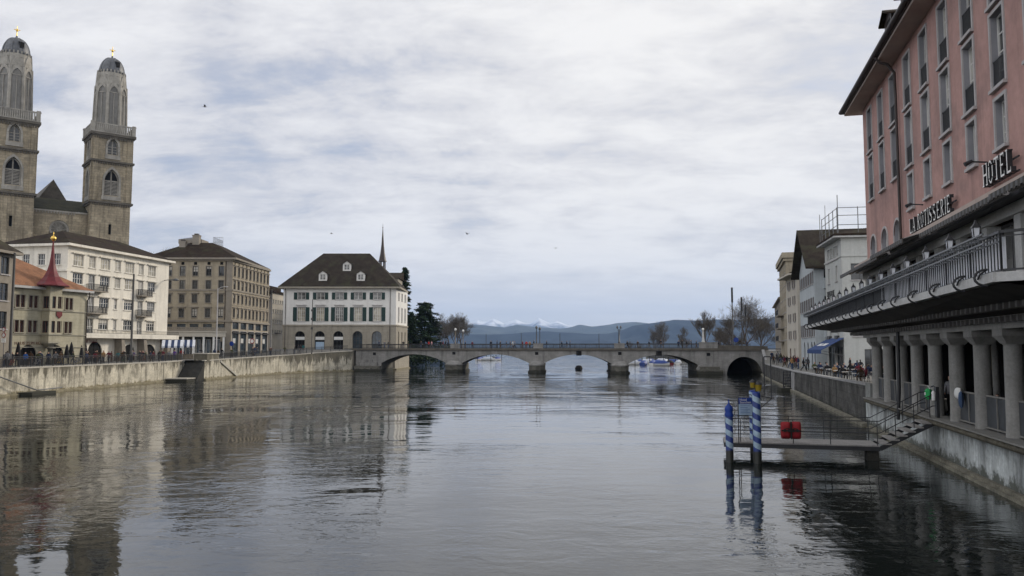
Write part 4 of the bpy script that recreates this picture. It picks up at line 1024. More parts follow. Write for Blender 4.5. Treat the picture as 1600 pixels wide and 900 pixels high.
# narrow far house
nA, nB = at(416.5, 545, 214), at(424, 545, 206); Nf = Face((nA.x,214), (nB.x,206), 4.6)
nh = thing('town_house', 'narrow pale town house seen between the brown block and the white hall', 'house', Nf.loc(), Nf.rot)
N2 = Face((nB.x,206), tuple(at(444, 545, 216)[:2]), 4.6); nt_ = Nf.z(424, 458)
S2 = T((Nf.L,0,0)) @ RZ(N2.rot-Nf.rot)
nwin = [(k*1.75+.3, k*1.75+1.4, Nf.z(424,v+6), Nf.z(424,v)) for k in range(int(N2.L/1.75)) for v in (468, 483, 499, 515)]
mb = MB(); wall(mb, 0, Nf.L, 0, nt_, [], .2, 1); mb.T = S2; wall(mb, 0, N2.L, 0, nt_, nwin, .2, 0, 0); mb.build('wall', [K['beigehouse'], K['browntrim']], nh)
for o in nwin: window(nh, S2, o, .2, 'whiteframe', 'glass', 2, 2, sill='stonetrim')
mb = MB(S2); mb.box(-.4, N2.L, -.5, 3, nt_+.003, nt_+.5); mb.box(.4, N2.L, 1.2, 6, nt_+.504, nt_+1.9); mb.build('roof', K['tiledark'], nh)
mb = MB(S2); mb.box(2, 4.2, -1, -.01, Nf.z(424,520)-.2, Nf.z(424,520)); mb.build('balcony', K['iron'], nh)

# ---------------------------------------------------------------- white hall with hipped roof
hA, hB = at(441, 545, 195), at(618, 545, 195); Hf = Face((hA.x,195), (hB.x,195.2), 4.8)
hh = thing('hall', 'white hall with green shutters and tall hipped roof beside the bridge', 'building', Hf.loc(), Hf.rot)
hL = Hf.L; Hs = Face((hB.x,195.2), tuple(at(636, 545, 209)[:2]), 4.8); hD = Hs.L; hz = lambda v: Hf.z(530, v)
SRh = T((hL,0,0)) @ RZ(Hs.rot-Hf.rot)
he, hb = hz(450.5), hz(507.5)
cx = [470.5, 500.3, 530, 559.5, 589.2]
top = [(Hf.x(c-6), Hf.x(c+6), hz(468), hz(457)) for c in cx]; main = [(Hf.x(c-6), Hf.x(c+6), hz(502), hz(480)) for c in cx]
arcs = [(Hf.x(c-7.8), Hf.x(c+7.8), .02, hz(517.3), 'round') for c in (469, 500, 529, 559, 589)]
mb = MB(); wall(mb, 0, hL, hb, he, top+main, .2, 0, 0)
stx = [hD*(.22+.28*k) for k in range(3)]
stop = [(x-.55, x+.55, hz(468), hz(457)) for x in stx]+[(x-.55, x+.55, hz(502), hz(480)) for x in stx]
mb.T = SRh; wall(mb, 0, hD, hb, he, stop, .2, 0, 0); mb.T = T((0,hD,0)) @ RZ(-math.pi/2); wall(mb, 0, hD, 0, he, [], .2)
mb.build('wall', [K['helmwall']], hh)
mb = MB(T((0,-.06,0))); wall(mb, -.06, hL+.06, -1, hb, arcs, .7, 0, 0)
mb.T = SRh @ T((0,-.06,0)); sa = [(x-.6, x+.6, .02, hz(517.3), 'round') for x in stx]; wall(mb, -.06, hD, -1, hb, sa, .7, 0, 0)
mb.T = None; mb.box(-.2, hL+.2, -.25, -.001, hb-.3, hb+.05); 
for c in (485, 514.5, 544, 574, 603, 447): x = Hf.x(c); mb.box(x-.45, x+.45, -.16, -.065, -.5, hb-.31)
mb.T = SRh; mb.box(0, hD, -.25, -.001, hb-.3, hb+.05); mb.build('stone_base', K['helmstone'], hh)
for i, o in enumerate(top): wn = window(hh, Matrix(), o, .2, 'whiteframe', 'glass_mid', 2, 2, sill='stonetrim', sur=.18); shutters(wn, o[1]-o[0], o[3]-o[2], sw=.8)
for i, o in enumerate(main): wn = window(hh, Matrix(), o, .2, 'whiteframe', 'glass_pale' if i != 2 else 'glass_mid', 4, 4, sill='stonetrim', sur=.2, hood=.45); shutters(wn, o[1]-o[0], o[3]-o[2], sw=.95)
for o in stop: window(hh, SRh, o, .2, 'whiteframe', 'glass_mid', 2, 3, sill='stonetrim', sur=.2)
for i, o in enumerate(arcs):
    dw = window(hh, Matrix(), o, .62, 'darkframe', 'dark' if i < 3 else 'shopglass', 3, 3, name='arcade_opening')
    if i < 3:
        mb = MB(); w_ = o[1]-o[0]; z = hz(531)-o[2]; mb.box(.12, w_-.12, -.35, -.28, z, z+.75); mb.build('banner', K['white'], dw)
        if i == 1: mb = MB(); mb.box(.2, w_-.2, -.3, -.2, .0, z-.5); mb.build('poster', K['signpale'], dw)
for o in sa: window(hh, SRh, o, .62, 'darkframe', 'shopglass', 2, 3, name='arcade_opening')
zr_ = Hf.z(530,401)+1.6
rA, rB = at(509,401,203).x-hA.x, at(578,401,203).x-hA.x
mb = MB(); mb.hip(-1.1, hL+1.1, -1.1, hD+1.1, he+.35, zr_, rA-.3, rB+.2, hD*.5, fas=.4)
mb.build('roof', [K['tilegrey'], K['helmstone']], hh)
rs = lambda z: -1.1+(z-he-.35)/(zr_-he-.35)*(hD*.5+1.1)      # front slope: y at height z
for u, v in ((503,440),(562.5,440),(537.5,423)):
    z = hz(v)+.2; dormer(hh, Hf.x(u), rs(z)-.1, z, 2.0, 1.75, 2.2, 'whiteframe', 'tilegrey')
mb = MB(); x = Hf.x(463); z = hz(432); mb.box(x-1.2, x+1, 5, 7, z-1.5, z+.4); mb.box(x-1.5, x+1.4, 4.7, 7.3, z+.403, z+.6); mb.build('dormer', K['tilegrey'], hh)
for u in (446, 609.5): downpipe(hh, [(Hf.x(u),-.9,he+.1),(Hf.x(u),-.2,he-.6),(Hf.x(u),-.2,-.5)])
# chapel behind
cA = at(560, 545, 222)
cpl = thing('chapel', 'chapel with slender dark flèche rising behind the white hall', 'church', (cA.x, 222, 4.8))
zz_ = lambda v, Y=224: at(595, v, Y).z-4.8
wdt = at(621, 545, 222).x-cA.x
mb = MB(); mb.box(0, wdt, 0, 16, 0, zz_(436)); mb.build('wall', K['helmstone'], cpl)
mb = MB(); mb.hexa([(-.5,-.6,zz_(436)),(wdt+.4,-.6,zz_(436)),(wdt+.4,8,zz_(423)),(-.5,8,zz_(423)),(-.5,16.6,zz_(436)),(wdt+.4,16.6,zz_(436)),(wdt+.4,8.2,zz_(423)),(-.5,8.2,zz_(423))]); mb.build('roof', K['tiledark'], cpl)
sx_ = at(595, 545, 226).x-cA.x
mb = MB(); z0, z1, z2 = zz_(424), zz_(407), zz_(347)
mb.lathe([(1.0,z0-2),(1.0,z0)], 6, (sx_,5), 0, False)
for k in range(6): a = k*math.pi/3; mb.bar((sx_+.85*math.cos(a),5+.85*math.sin(a),z0),(sx_+.8*math.cos(a),5+.8*math.sin(a),z1),.22)
mb.lathe([(1.25,z1),(1.0,z1+.5),(.62,z1+2.6),(.36,z1+5),(.16,z1+8.2),(.06,z2-1.2),(.03,z2)], 8, (sx_,5), 0, False); mb.lathe([(.03,z2-1.3),(.2,z2-1.1),(.03,z2-.9)], 8, (sx_,5))
mb.build('spire', K['gutter'], cpl)

# neighbour at the picture's edge, roofs below the church
Ef = facepx(-190, 72, 14, 89, 3.0)
eb = thing('town_house', 'grey town house with dark roof at the edge beside the guild house', 'house', Ef.loc(), Ef.rot)
eL = Ef.L; ez = Ef.z(14, 396)
eo = [(eL-k*2.6-1.9, eL-k*2.6-.6, z, z+1.9) for k in range(5) for z in (1.2+3, 7.3, 10.2)]
mb = MB(); wall(mb, 0, eL, 0, ez, eo, .2); mb.T = side(eL, 9, 'right'); wall(mb, 0, 9, 0, ez, []); mb.T = side(eL, 9, 'left'); wall(mb, 0, 9, 0, ez, []); mb.build('wall', [K['browntrim'], K['browntrim']], eb)
for o in eo: window(eb, Matrix(), o, .2, 'darkframe', 'glass', 2, 2, sill='stonetrim')
mb = MB(); mb.hip(-.6, eL+.7, -.7, 9.6, ez+.2, ez+4.2, 5, eL-4.5, fas=.3); mb.build('roof', [K['tilegrey'], K['browntrim']], eb)
oA = at(-8, 545, 140)
ob_ = thing('old_house', 'old house with dark tiled roof below the left church tower', 'house', (oA.x, 140, 3), .35)
mb = MB(); mb.box(0, 7.5, 0, 10, 0, 18); mb.build('wall', K['browntrim'], ob_)
mb = MB(); mb.hip(-.6, 8.2, -.6, 10.6, 18.2, 21, 2.5, 5.2); mb.build('roof', [K['tiledark'], K['tiledark']], ob_)
dormer(ob_, 5.4, 1.0, 18.8, 1.8, .9, 2, 'browntrim', 'tiledark', .5)
K['joist'] = M('weathered_joist_ends', (.13,.125,.12), .9, .3, 1.5)
# ---------------------------------------------------------------- pink hotel above the arcade
HY1, HY0 = 50.3, 6.0
XF = lambda y: 10.36+.241*y
Of = Face((XF(HY1), HY1), (XF(HY0), HY0), 1.97)
ht = thing('hotel', 'pink rendered hotel with overhanging eaves above a columned riverside arcade', 'hotel', Of.loc(), Of.rot)
oL, oD = Of.L, 13.0; Z0 = 1.97
zt_, zf = 20.2-Z0, 10.25-Z0          # top of wall, fascia line
xy = lambda y: (HY1-y)*oL/(HY1-HY0)      # world Y -> facade x
wcs = [xy(48.3-3.03*k) for k in range(14)]
xpipe = xy(41.0)
ops = []; st = []
for x in wcs:
    lft = x < xpipe
    ops.append((x-.62, x+.62, 17.1-Z0, 19.7-Z0)); st.append('fr')
    ops.append((x-.62, x+.62, 14.1-Z0, 16.75-Z0)); st.append('fr')
    if lft: ops.append((x-.75, x+.75, zf+.05, 11.85-Z0, 'round')); st.append('arch')
    else: ops.append((x-.5, x+.5, 11.95-Z0, 13.65-Z0)); st.append('low')
mb = MB(); wall(mb, 0, oL, zf, zt_, ops, .28, 0, 1)
mb.T = side(oL, oD, 'left'); lw = [(3, 4.2, 14.1-Z0, 16.5-Z0), (3, 4.2, 17.4-Z0, 19.7-Z0), (7, 8.2, 14.1-Z0, 16.5-Z0)]; wall(mb, 0, oD, 4.2, zt_, lw, .3, 0, 1)
mb.T = side(oL, oD, 'right'); wall(mb, 0, oD, 0, zt_, [], .3); mb.T = side(oL, oD, 'back'); wall(mb, 0, oL, 0, zt_, [], .3)
mb.build('wall', [K['pink'], K['reveal']], ht)
for o, s_ in zip(ops, st):
    wn = window(ht, Matrix(), o, .28, 'whiteframe', 'glass_mid' if RN.random() < .25 else 'glass', 2, 4 if s_ == 'fr' else 3, sill='stonetrim' if s_ != 'arch' else None, sur=.13, fw=.075, blind=.4)
    if s_ == 'fr':
        key = 'balc%.2f' % (o[1]-o[0])
        if key not in _wc:
            mb = MB(); w_ = o[1]-o[0]; y = -.25
            mb.bar((.02,y,1.0),(w_-.02,y,1.0),.05); mb.bar((.02,y,.12),(w_-.02,y,.12),.035)
            for k in range(13): x = .05+k*(w_-.1)/12; mb.bar((x,y,.12),(x,y,1.0),.022)
            me = bpy.data.meshes.new('balcony_grille'); me.from_pydata([tuple(p) for p in mb.v], [], mb.f); me.materials.append(K['iron']); me.update(); _wc[key] = me
        put('balcony_grille', _wc[key], wn)
for o in lw: window(ht, side(oL, oD, 'left'), o, .3, 'greyframe', 'glass', 2, 3, sill='stonetrim', sur=.12)
# roof, eaves, gutter, dormers
ov = .95
mb = MB(); mb.box(-ov, oL+ov, -ov, oD+ov, zt_+.0, zt_+.12, 1); mb.hip(-ov-.12, oL+ov, -ov-.12, oD+ov, zt_+.34, zt_+5.4, 6.5, oL-6, m=0, mf=2, fas=.2)
mb.build('roof', [K['tiledark'], K['soffit'], K['gutter']], ht)
mb = MB(); mb.tube([(-ov-.2,-ov-.2,zt_+.28),(oL+ov,-ov-.2,zt_+.28)], .12, 8); mb.tube([(-ov-.2,-ov-.2,zt_+.28),(-ov-.2,oD,zt_+.28)], .12, 8)
mb.build('gutter', K['gutter'], ht)
for x in (xy(39.4), xy(36.0), xy(31.5), xy(26), xy(20)):
    dormer(ht, x, -.75, zt_+.5, 1.5, 1.05, 2.6, 'gutter', 'tiledark', .35, fr='darkframe', gl='glass')
downpipe(ht, [(xpipe,-ov-.15,zt_+.2),(xpipe,-ov+.1,zt_-.15),(xpipe,-.5,zt_-.25),(xpipe,-.17,zt_-.75),(xpipe,-.15,zt_-2),(xpipe,-.15,zf+.1)], .075)
# fascia, folded awnings, piers of the terrace storey
ftz = 7.0-Z0
mb = MB(); mb.box(-.3, oL, -.75, -.004, zf-.18, zf, 0); mb.box(-.3, oL, -.68, -.003, zf-.5, zf-.184, 1); mb.build('fascia', [K['soffit'], K['iron']], ht)
mb = MB(); mb.box(-.1, oL, -.30, -.002, zf-.9, zf-.52, 0); mb.build('lintel', K['slabw'], ht)
for k in range(14):
    x = wcs[k]
    mb = MB(); mb.box(x-1.51-.28, x-1.51+.28, -.22, .3, ftz, zf-.904); mb.build('terrace_pier', K['slabw'], ht)
    o = (x-1.2, x+1.2, ftz+.02, zf-.91); window(ht, Matrix(), o, .3, 'darkframe', 'glass_mid' if k % 3 else 'glass', 2, 1, fw=.09, name='terrace_window')
for k, (a, b, f) in enumerate(((xy(51.5),xy(40.3),.5),(xy(39.9),xy(33.2),.9),(xy(32.8),xy(24.5),.35),(xy(24.1),xy(14),.5))):
    mb = MB(); mb.tube([(a,-.85,zf-.36),(b,-.85,zf-.36)], .11, 8); 
    n = int((b-a)/.18)
    for j in range(n):
        x0, x1 = a+j*(b-a)/n, a+(j+1)*(b-a)/n
        mb.hexa([(x0,-.95-f,zf-.42-f*.2),(x1-.002,-.95-f,zf-.42-f*.2),(x1-.002,-.82,zf-.30),(x0,-.82,zf-.30),(x0,-.95-f,zf-.39-f*.2),(x1-.002,-.95-f,zf-.39-f*.2),(x1-.002,-.82,zf-.27),(x0,-.82,zf-.27)], 0)
        mb.box(x0, x1-.002, -.98-f, -.952-f, zf-.42-f*.2-(.2 if j % 2 else .15), zf-.4-f*.2, 1 if j % 2 else 2)
    tag(mb.build('awning', [K['awngrey'], K['soffdark'], K['darkframe']], None, Of_M := T(ht.location) @ RZ(Of.rot)), ['partly folded grey awning over the far terrace windows','grey awning rolled out a little below the long sign','folded grey awning with scalloped edge below the word HOTEL','folded grey awning at the near end of the terrace'][k], 'awning', 'awnings above the hotel terrace')
# terrace slab, soffit, railing
pC = at(1564, 425.5, 20.8); pE = at(1262.5, 510, 70.6)
Tf = Face((pE.x, pE.y), (pC.x, pC.y), 7.0); tL = Tf.L
tt = thing('terrace', 'long overhanging hotel terrace with dark iron railing and stone edge', 'terrace', Tf.loc(), Tf.rot)
inv = (T(Vector(Tf.loc())) @ RZ(Tf.rot)).inverted()
def tl(p): q = inv @ Vector((p[0], p[1], 7)); return (q.x, q.y)
corner = tl((XF(18.5), 18.5)); farw = tl((XF(70.6)+2.5, 70.6)); fw_ = tl((XF(50.3), 50.3)); nw = tl((XF(19), 19.0))
poly = [(0,0),(tL,0),corner,nw,fw_,(fw_[0],8.0),(0,8.0)]
mb = MB(); mb.slab([(x,y+.02) for x, y in poly], -.12, 0, 0); mb.build('floor', K['concrete'], tt)
mb = MB(); mb.box(-.15, tL+.1, -.22, .05, -.26, -.004, 0)
e2 = Vector((corner[0]-tL, corner[1], 0)).normalized(); 
mb.bar((tL-.02,-.08,-.131),(corner[0],corner[1],-.131),.27,.25,0); mb.box(-.2,.02,0,8,-.26,-.004,0); mb.build('edge_stone', K['slabw'], tt)
# soffit sloping back to the beam over the columns
bw0, bw1 = tl((XF(53.5)-.25, 53.5)), tl((XF(17)-.25, 17))
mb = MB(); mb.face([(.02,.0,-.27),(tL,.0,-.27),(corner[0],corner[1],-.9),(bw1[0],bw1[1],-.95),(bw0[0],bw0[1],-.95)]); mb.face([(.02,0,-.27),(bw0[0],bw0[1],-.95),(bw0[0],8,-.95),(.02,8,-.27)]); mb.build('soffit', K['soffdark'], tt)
B0, B1 = Vector((bw0[0],bw0[1],0)), Vector((bw1[0],bw1[1],0))
for row, (fr_, zz0, zz1) in enumerate(((.97,-1.12,-.93),(.62,-.80,-.62))):
    n = 74 if row == 0 else 80
    for k in range(n):
        t = (k+.5)/n; o = Vector((t*tL, 0, 0)); p = o.lerp(B0.lerp(B1, t), fr_)
        mb = MB(); mb.box(p.x-.09, p.x+.09, p.y-.32, p.y+.05, zz0, zz1); mb.build('joist', K['joist'], tt)
mb = MB()
def rail_run(mb, p, q, zb, zt2, sp=.27):
    p, q = Vector(p), Vector(q); n = int((q-p).length/sp); U = Vector((0,0,1))
    for h, wd in ((zt2,.07),(zt2-.12,.03),(zb,.045)): mb.bar(p+U*h, q+U*h, wd)
    for k in range(n+1): c = p.lerp(q, k/n); mb.bar(c+U*zb, c+U*zt2, .05 if k % 10 == 0 else .028)
rail_run(mb, (0,.02,0), (tL,.02,0), .06, 1.06); rail_run(mb, (tL,.02,0), (corner[0],corner[1],0), .06, 1.06); rail_run(mb, (0,.02,0), (0,7,0), .06, 1.06)
mb.build('railing', K['iron'], tt)
mb = MB()   # outward flower-box rack along the top rail
mb.bar((-.1,-.36,1.02),(tL-.1,-.36,1.02),.045); mb.bar((-.1,-.33,.78),(tL-.1,-.33,.78),.045); mb.bar((0,-.02,.80),(tL,-.02,.80),.04)
for k in range(int(tL/.3)): x = k*.3; mb.bar((x,-.36,1.02),(x,-.33,.78),.022); 
for k in range(int(tL/.78)): x = k*.78; mb.bar((x,-.34,.78),(x,.0,.78),.03); mb.bar((x,-.36,1.02),(x,.0,1.04),.03)
mb.build('flower_rack', K['iron2'], tt)
mb = MB(); mb.box(0, tL*.66, .12, .16, .08, .96); mb.build('wind_screen', K['panel'], tt); mb = MB(); mb.box(tL*.662, tL-.05, .12, .16, .08, .96); mb.build('wind_screen', K['awnwhite'], tt)
lam = [Tf.x(u) for u in (1524.6,1483,1446,1416,1394,1375,1358,1344.6,1332)]; stp = (lam[0]-lam[-1])/8
for j in range(int(lam[-1]/stp)+1): lam.append(lam[8]-stp*(j+1))
hooks = [x for x in lam if 0 < x < tL]+[tL-.3]
for x in hooks:
    mb = MB(); mb.tube([(x+.55*math.sin(a)*.0, -.25-.30*math.sin(a), -.12+.22*math.cos(a)) for a in [k*math.pi/8 for k in range(9)]], .035, 6); mb.tube([(x,-.24,.1),(x-.5,-.27,.02),(x-.75,-.26,-.1)], .03, 5); mb.build('cable_bracket', K['iron'], tt)
lants = sorted([x for x in lam if 0 < x < tL], reverse=True)
ORD = ['first','second','third','fourth','fifth','sixth','seventh','eighth','ninth','tenth','eleventh','twelfth','thirteenth','fourteenth','fifteenth','sixteenth','seventeenth']
proto = None
for i, x in enumerate(lants):
    P_ = Vector(Tf.loc())+Tf.d*x+Tf.n*.1+Vector((0,0,1.06))
    lab = '%s glazed lantern from the near corner of the terrace railing' % ORD[i]
    if proto is None:
        proto = thing('lantern', lab, 'lantern', P_, Tf.rot, 'lanterns along the terrace railing')
        mb = MB(); mb.tube([(0,0,0),(0,0,.12)], .03, 6); mb.bar((0,0,.12),(.0,.75,.12),.03); mb.build('bracket', K['iron'], proto)
        mb = MB(); mb.lathe([(.09,.12),(.13,.44)], 4, (0,0), 0, False, math.pi/4); mb.build('glass', K['awnwhite'], proto)
        mb = MB()
        for k in range(4): a = math.pi/4+k*math.pi/2; mb.bar((.095*math.cos(a),.095*math.sin(a),.12),(.135*math.cos(a),.135*math.sin(a),.44),.026)
        mb.lathe([(.165,.44),(.155,.47),(.05,.58),(.025,.68)], 4, (0,0), 0, False, math.pi/4); mb.build('cap', K['iron'], proto)
    else: dup(proto, P_, None, lab)
# arcade: beam, columns, panels, ceiling, back wall
mb = MB(); mb.box(-.6, oL, -.3, .75, 5.68-Z0, 6.12-Z0); mb.build('beam', K['concrete'], ht)
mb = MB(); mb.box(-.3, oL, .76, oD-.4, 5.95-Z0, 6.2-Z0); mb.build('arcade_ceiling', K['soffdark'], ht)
mb = MB(); mb.box(-.3, oL, 6.5, 6.8, 0, 5.94-Z0); mb.box(-.2, .1, .8, 6.49, 0, 4.1); mb.build('arcade_back', K['dark'], ht)  # shadow behind the columns put into the near-black wall colour
mb = MB(); mb.box(-.3, oL, -.5, 1.6, -.06, .0); mb.build('arcade_floor', K['paving'], ht)
for i, x in enumerate(sorted(RN.uniform(2, oL-12) for k in range(10))):
    pass
colsx = [xy(49.5-3.13*k) for k in range(14)]
for x in colsx:
    mb = MB(); ztop = 5.68-Z0
    mb.lathe([(.33,.004),(.31,.6),(.29,ztop-.62),(.29,ztop-.55),(.34,ztop-.5)], 20, (x,.2))
    mb.hexa([(x-.29,-.09,ztop-.5),(x+.29,-.09,ztop-.5),(x+.29,.49,ztop-.5),(x-.29,.49,ztop-.5),(x-.5,-.27,ztop-.24),(x+.5,-.27,ztop-.24),(x+.5,.68,ztop-.24),(x-.5,.68,ztop-.24)])
    mb.box(x-.5, x+.5, -.28, .7, ztop-.237, ztop-.003); mb.build('column', K['concrete'], ht)
for x in [xy(46-6.2*k) for k in range(6)]:
    mb = MB(); mb.tube([(x,3.6,0),(x,3.6,3.9)], .16, 10); mb.build('inner_column', K['concrete'], ht)
gate = xy(36.0)
for a, b in zip([-.2]+colsx, colsx+[oL]):
    if abs((a+b)/2-gate) < 1.2: continue
    mb = MB(); a2, b2 = a+.34, b-.34
    mb.box(a2, b2, .18, .22, .12, 1.22, 0); mb.bar((a2,.2,1.27),(b2,.2,1.27),.09,.06,1); mb.bar(((a+b)/2,.13,.05),((a+b)/2,.13,1.26),.04,None,1); mb.bar((a2,.14,.1),(b2,.14,.1),.05,None,1)
    mb.build('railing_panel', [K['panel'], K['panelrail']], ht)
downpipe(ht, [(xy(41.4),-.35,4.4),(xy(41.4),-.38,3.6),(xy(41.4),-.4,1.0),(xy(41.4),-.5,-.6)], .09, 'iron')
mb = MB(); x = xy(44.2); mb.box(.3, 1.8, 6.3, 6.45, .8, 3.2); mb.build('lit_window', K['glass_pale'], ht)
# river wall under the arcade
qh = thing('quay_wall', 'pale streaked river wall with mossy ledge under the hotel columns', 'wall', Of.loc(), Of.rot)
mb = MB(); mb.box(-.35, oL+60, -.02, .5, -3.2, -.33, 0); mb.box(-1.9, -.353, -.04, .5, -3.2, .82, 0); mb.build('masonry', K['quayR'], qh)
mb = MB(); mb.box(-.4, oL+60, -.34, .5, -.326, -.08, 0); mb.tube([(-.4,-.30,-.2),(oL+60,-.30,-.2)], .13, 8); mb.build('ledge', K['mossledge'], qh)
mb = MB(); mb.box(-.35, oL+60, -.34, -.03, -2.7, -1.86, 0); mb.box(-.35, oL+60, -.2, -.03, -1.857, -1.74, 0); mb.build('foot_kerb', K['curbR'], qh)
# raised letters
SER = {'H': [((.12,0),(.12,1),.15),((.68,0),(.68,1),.15),((.12,.5),(.68,.5),.09),'b.12','b.68','t.12','t.68'], 'T': [((.4,0),(.4,1),.15),((.04,.95),(.76,.95),.09),((.08,.8),(.08,1),.06),((.72,.8),(.72,1),.06),'b.4'],
 'E': [((.14,0),(.14,1),.15),((.1,.045),(.66,.045),.09),((.1,.955),(.64,.955),.09),((.1,.5),(.5,.5),.08),((.65,0),(.65,.2),.06),((.63,.8),(.63,1),.06)],
 'L': [((.14,0),(.14,1),.15),((.1,.045),(.66,.045),.09),((.65,0),(.65,.22),.06),'t.14'], 'A': [((.1,0),(.38,1),.07),((.7,0),(.4,1),.15),((.2,.33),(.6,.33),.07),'b.1','b.7'],
 'I': [((.2,0),(.2,1),.15),'b.2','t.2'], 'R': [((.14,0),(.14,1),.15),((.14,.955),(.45,.955),.09),((.14,.5),(.45,.5),.08),((.56,.6),(.56,.88),.14),((.44,.95),(.57,.85),.1),((.44,.51),(.57,.62),.1),((.38,.5),(.68,0),.14),'b.14','b.7'],
 'O': [((.12,.25),(.12,.75),.15),((.68,.25),(.68,.75),.15),((.14,.2),(.3,.045),.1),((.3,.045),(.5,.045),.09),((.5,.045),(.66,.2),.1),((.14,.8),(.3,.955),.1),((.3,.955),(.5,.955),.09),((.5,.955),(.66,.8),.1)],
 'S': [((.08,.0),(.08,.28),.05),((.1,.06),(.3,.045),.09),((.3,.045),(.5,.08),.09),((.55,.1),(.58,.35),.13),((.55,.38),(.16,.6),.15),((.12,.62),(.14,.86),.13),((.18,.92),(.4,.955),.09),((.4,.955),(.56,.9),.08),((.59,.74),(.59,1),.05)]}
WID = {'I': .5, ' ': .55}
def letters(s, x0, x1, z, h, name, label):
    t = thing(name, label, 'sign', Vector(ht.location)+Of.d*x0+Vector((0,0,z-Z0)), Of.rot)
    tot = sum(WID.get(c, .9) for c in s); k = (x1-x0)/tot/1.0
    mb = MB(); X_ = 0
    for c in s:
        if c != ' ':
            sh = list(SER[c]); S = []
            for q in sh:
                if isinstance(q, str): xx = float(q[1:]); S.append(((xx-.14, .03 if q[0] == 'b' else .97), (xx+.14, .03 if q[0] == 'b' else .97), .06))
                else: S.append(q)
            for i, (p, q, w_) in enumerate(S):
                P0 = Vector((X_+p[0]*k, 0, p[1]*h)); P1 = Vector((X_+q[0]*k, 0, q[1]*h)); d = P1-P0
                e = Vector((-d.z, 0, d.x)).normalized()*(w_*max(k*.33, h*.3) if abs(d.z) > abs(d.x) else w_*h*.5)
                y0, y1 = -.32-i*.0022, -.16
                Q = [P0-e, P1-e, P1+e, P0+e]
                mb.face([(v.x,y0,v.z) for v in Q], 0)
                for a, b in zip(Q, Q[1:]+Q[:1]): mb.face([(a.x,y0,a.z),(a.x,y1,a.z),(b.x,y1,b.z),(b.x,y0,b.z)], 1)
        X_ += WID.get(c, .9)*k
    mb.build('lettering', [K['white'], K['iron']], t)
    mb = MB(); mb.bar((0,-.12,.02*h),(x1-x0,-.12,.02*h),.05); mb.bar((0,-.12,.6*h),(x1-x0,-.12,.6*h),.05); mb.build('fixing_rail', K['iron'], t)
letters('LA ROTISSERIE', Of.x(1431.5, 340), Of.x(1500, 330), 10.55, .72, 'raised_sign', 'white raised serif letters reading LA ROTISSERIE on the pink hotel wall')
letters('HOTEL', Of.x(1551, 280), Of.x(1600, 270), 10.74, .80, 'raised_sign', 'white raised serif letters reading HOTEL on the pink hotel wall')
for x, lab in ((xy(28.6), 'small dark spotlight on an arm above the word HOTEL'), (xy(37.2), 'small dark spotlight on an arm above the long letter sign')):
    t = thing('spotlight', lab, 'lamp', Vector(ht.location)+Of.d*x+Vector((0,0,11.75-Z0)), Of.rot)
    mb = MB(); mb.bar((0,0,0),(0,-.55,.05),.05); mb.build('arm', K['iron'], t); mb = MB(); mb.tube([(0,-.5,.08),(0,-.75,-.05)], [.06,.09], 8); mb.build('head', K['iron'], t)

# ---------------------------------------------------------------- houses round the square
def house(name, label, F_, depth, zt2, mat, wins, wst, roofmat=None, z0=2.35):
    t = thing(name, label, 'house', F_.loc(), F_.rot)
    return t
# grey rendered house
gA, gB = at(1293, 545, 101), at(1319, 545, 92); Gf = Face(tuple(gA[:2]), tuple(gB[:2]), 2.35)
g = thing('town_house', 'light grey town house with flat overhanging roof and rooftop scaffold rails', 'house', Gf.loc(), Gf.rot)
gL, gD = Gf.L, 11.0; gt = Gf.z(1319, 367)-.1
def zpx(f, u, v): return f.z(u, v)
gw = []
xa = [gL*.24, gL*.7]
top4 = [(gL*.16+k*gL*.17, gL*.16+k*gL*.17+gL*.13, zpx(Gf,1305,405), zpx(Gf,1305,385)) for k in range(4)]
mid = [(x-.5, x+.5, zpx(Gf,1305,440), zpx(Gf,1305,416)) for x in xa]+[(x-.5, x+.5, zpx(Gf,1305,487), zpx(Gf,1305,462)) for x in xa]+[(x-.5, x+.5, zpx(Gf,1305,528), zpx(Gf,1305,506)) for x in xa]
shop = [(.5, gL*.45, .1, 2.9), (gL*.55, gL-.5, .1, 2.9)]
sw = [(1.0, 4.0, zpx(Gf,1319,436), zpx(Gf,1319,410)), (1.0, 3.4, zpx(Gf,1319,525), zpx(Gf,1319,500)), (2.2, 4.2, .1, 2.6)]
mb = MB(); wall(mb, 0, gL, 0, gt, top4+mid+shop, .22, 0, 1); SRg = side(gL, gD, 'right'); mb.T = SRg; wall(mb, 0, gD, 0, gt, sw, .22, 0, 1)
mb.T = side(gL, gD, 'left'); wall(mb, 0, gD, 0, gt, []); mb.T = None
zb_ = zpx(Gf, 1319, 396); mb.box(-.1, gL+.1, -.1, -.004, zb_-.2, zb_); mb.T = SRg; mb.box(-.1, gD, -.1, -.004, zb_-.2, zb_); mb.build('wall', [K['greyhouse'], K['greyhouse']], g)
for o in top4+mid: window(g, Matrix(), o, .22, 'whiteframe', 'glass', 2, 2, sill='stonetrim')
for o in shop: window(g, Matrix(), o, .22, 'darkframe', 'shopglass', 2, 1)
for o in sw: window(g, SRg, o, .22, 'darkframe', 'glass', 3, 2, sill='stonetrim')
for o in mid[2:6]:
    mb = MB(); mb.box(o[0]-.1, o[1]+.1, -.35, -.004, o[2]-.2, o[2]+.25); mb.build('window_box', K['darkframe'], g)
mb = MB(); mb.box(-.3, gL+.6, -.9, gD, gt+.003, gt+.2, 0); mb.box(-.35, gL+.65, -.95, gD, gt+.204, gt+.42, 1); mb.hip(-.3, gL+.6, -.9, gD, gt+.43, gt+1.5, 3, gL-2, 4, 8, fas=.004, m=1, mf=1); mb.build('roof', [K['slabw'], K['tiledark']], g)
mb = MB(); U = Vector
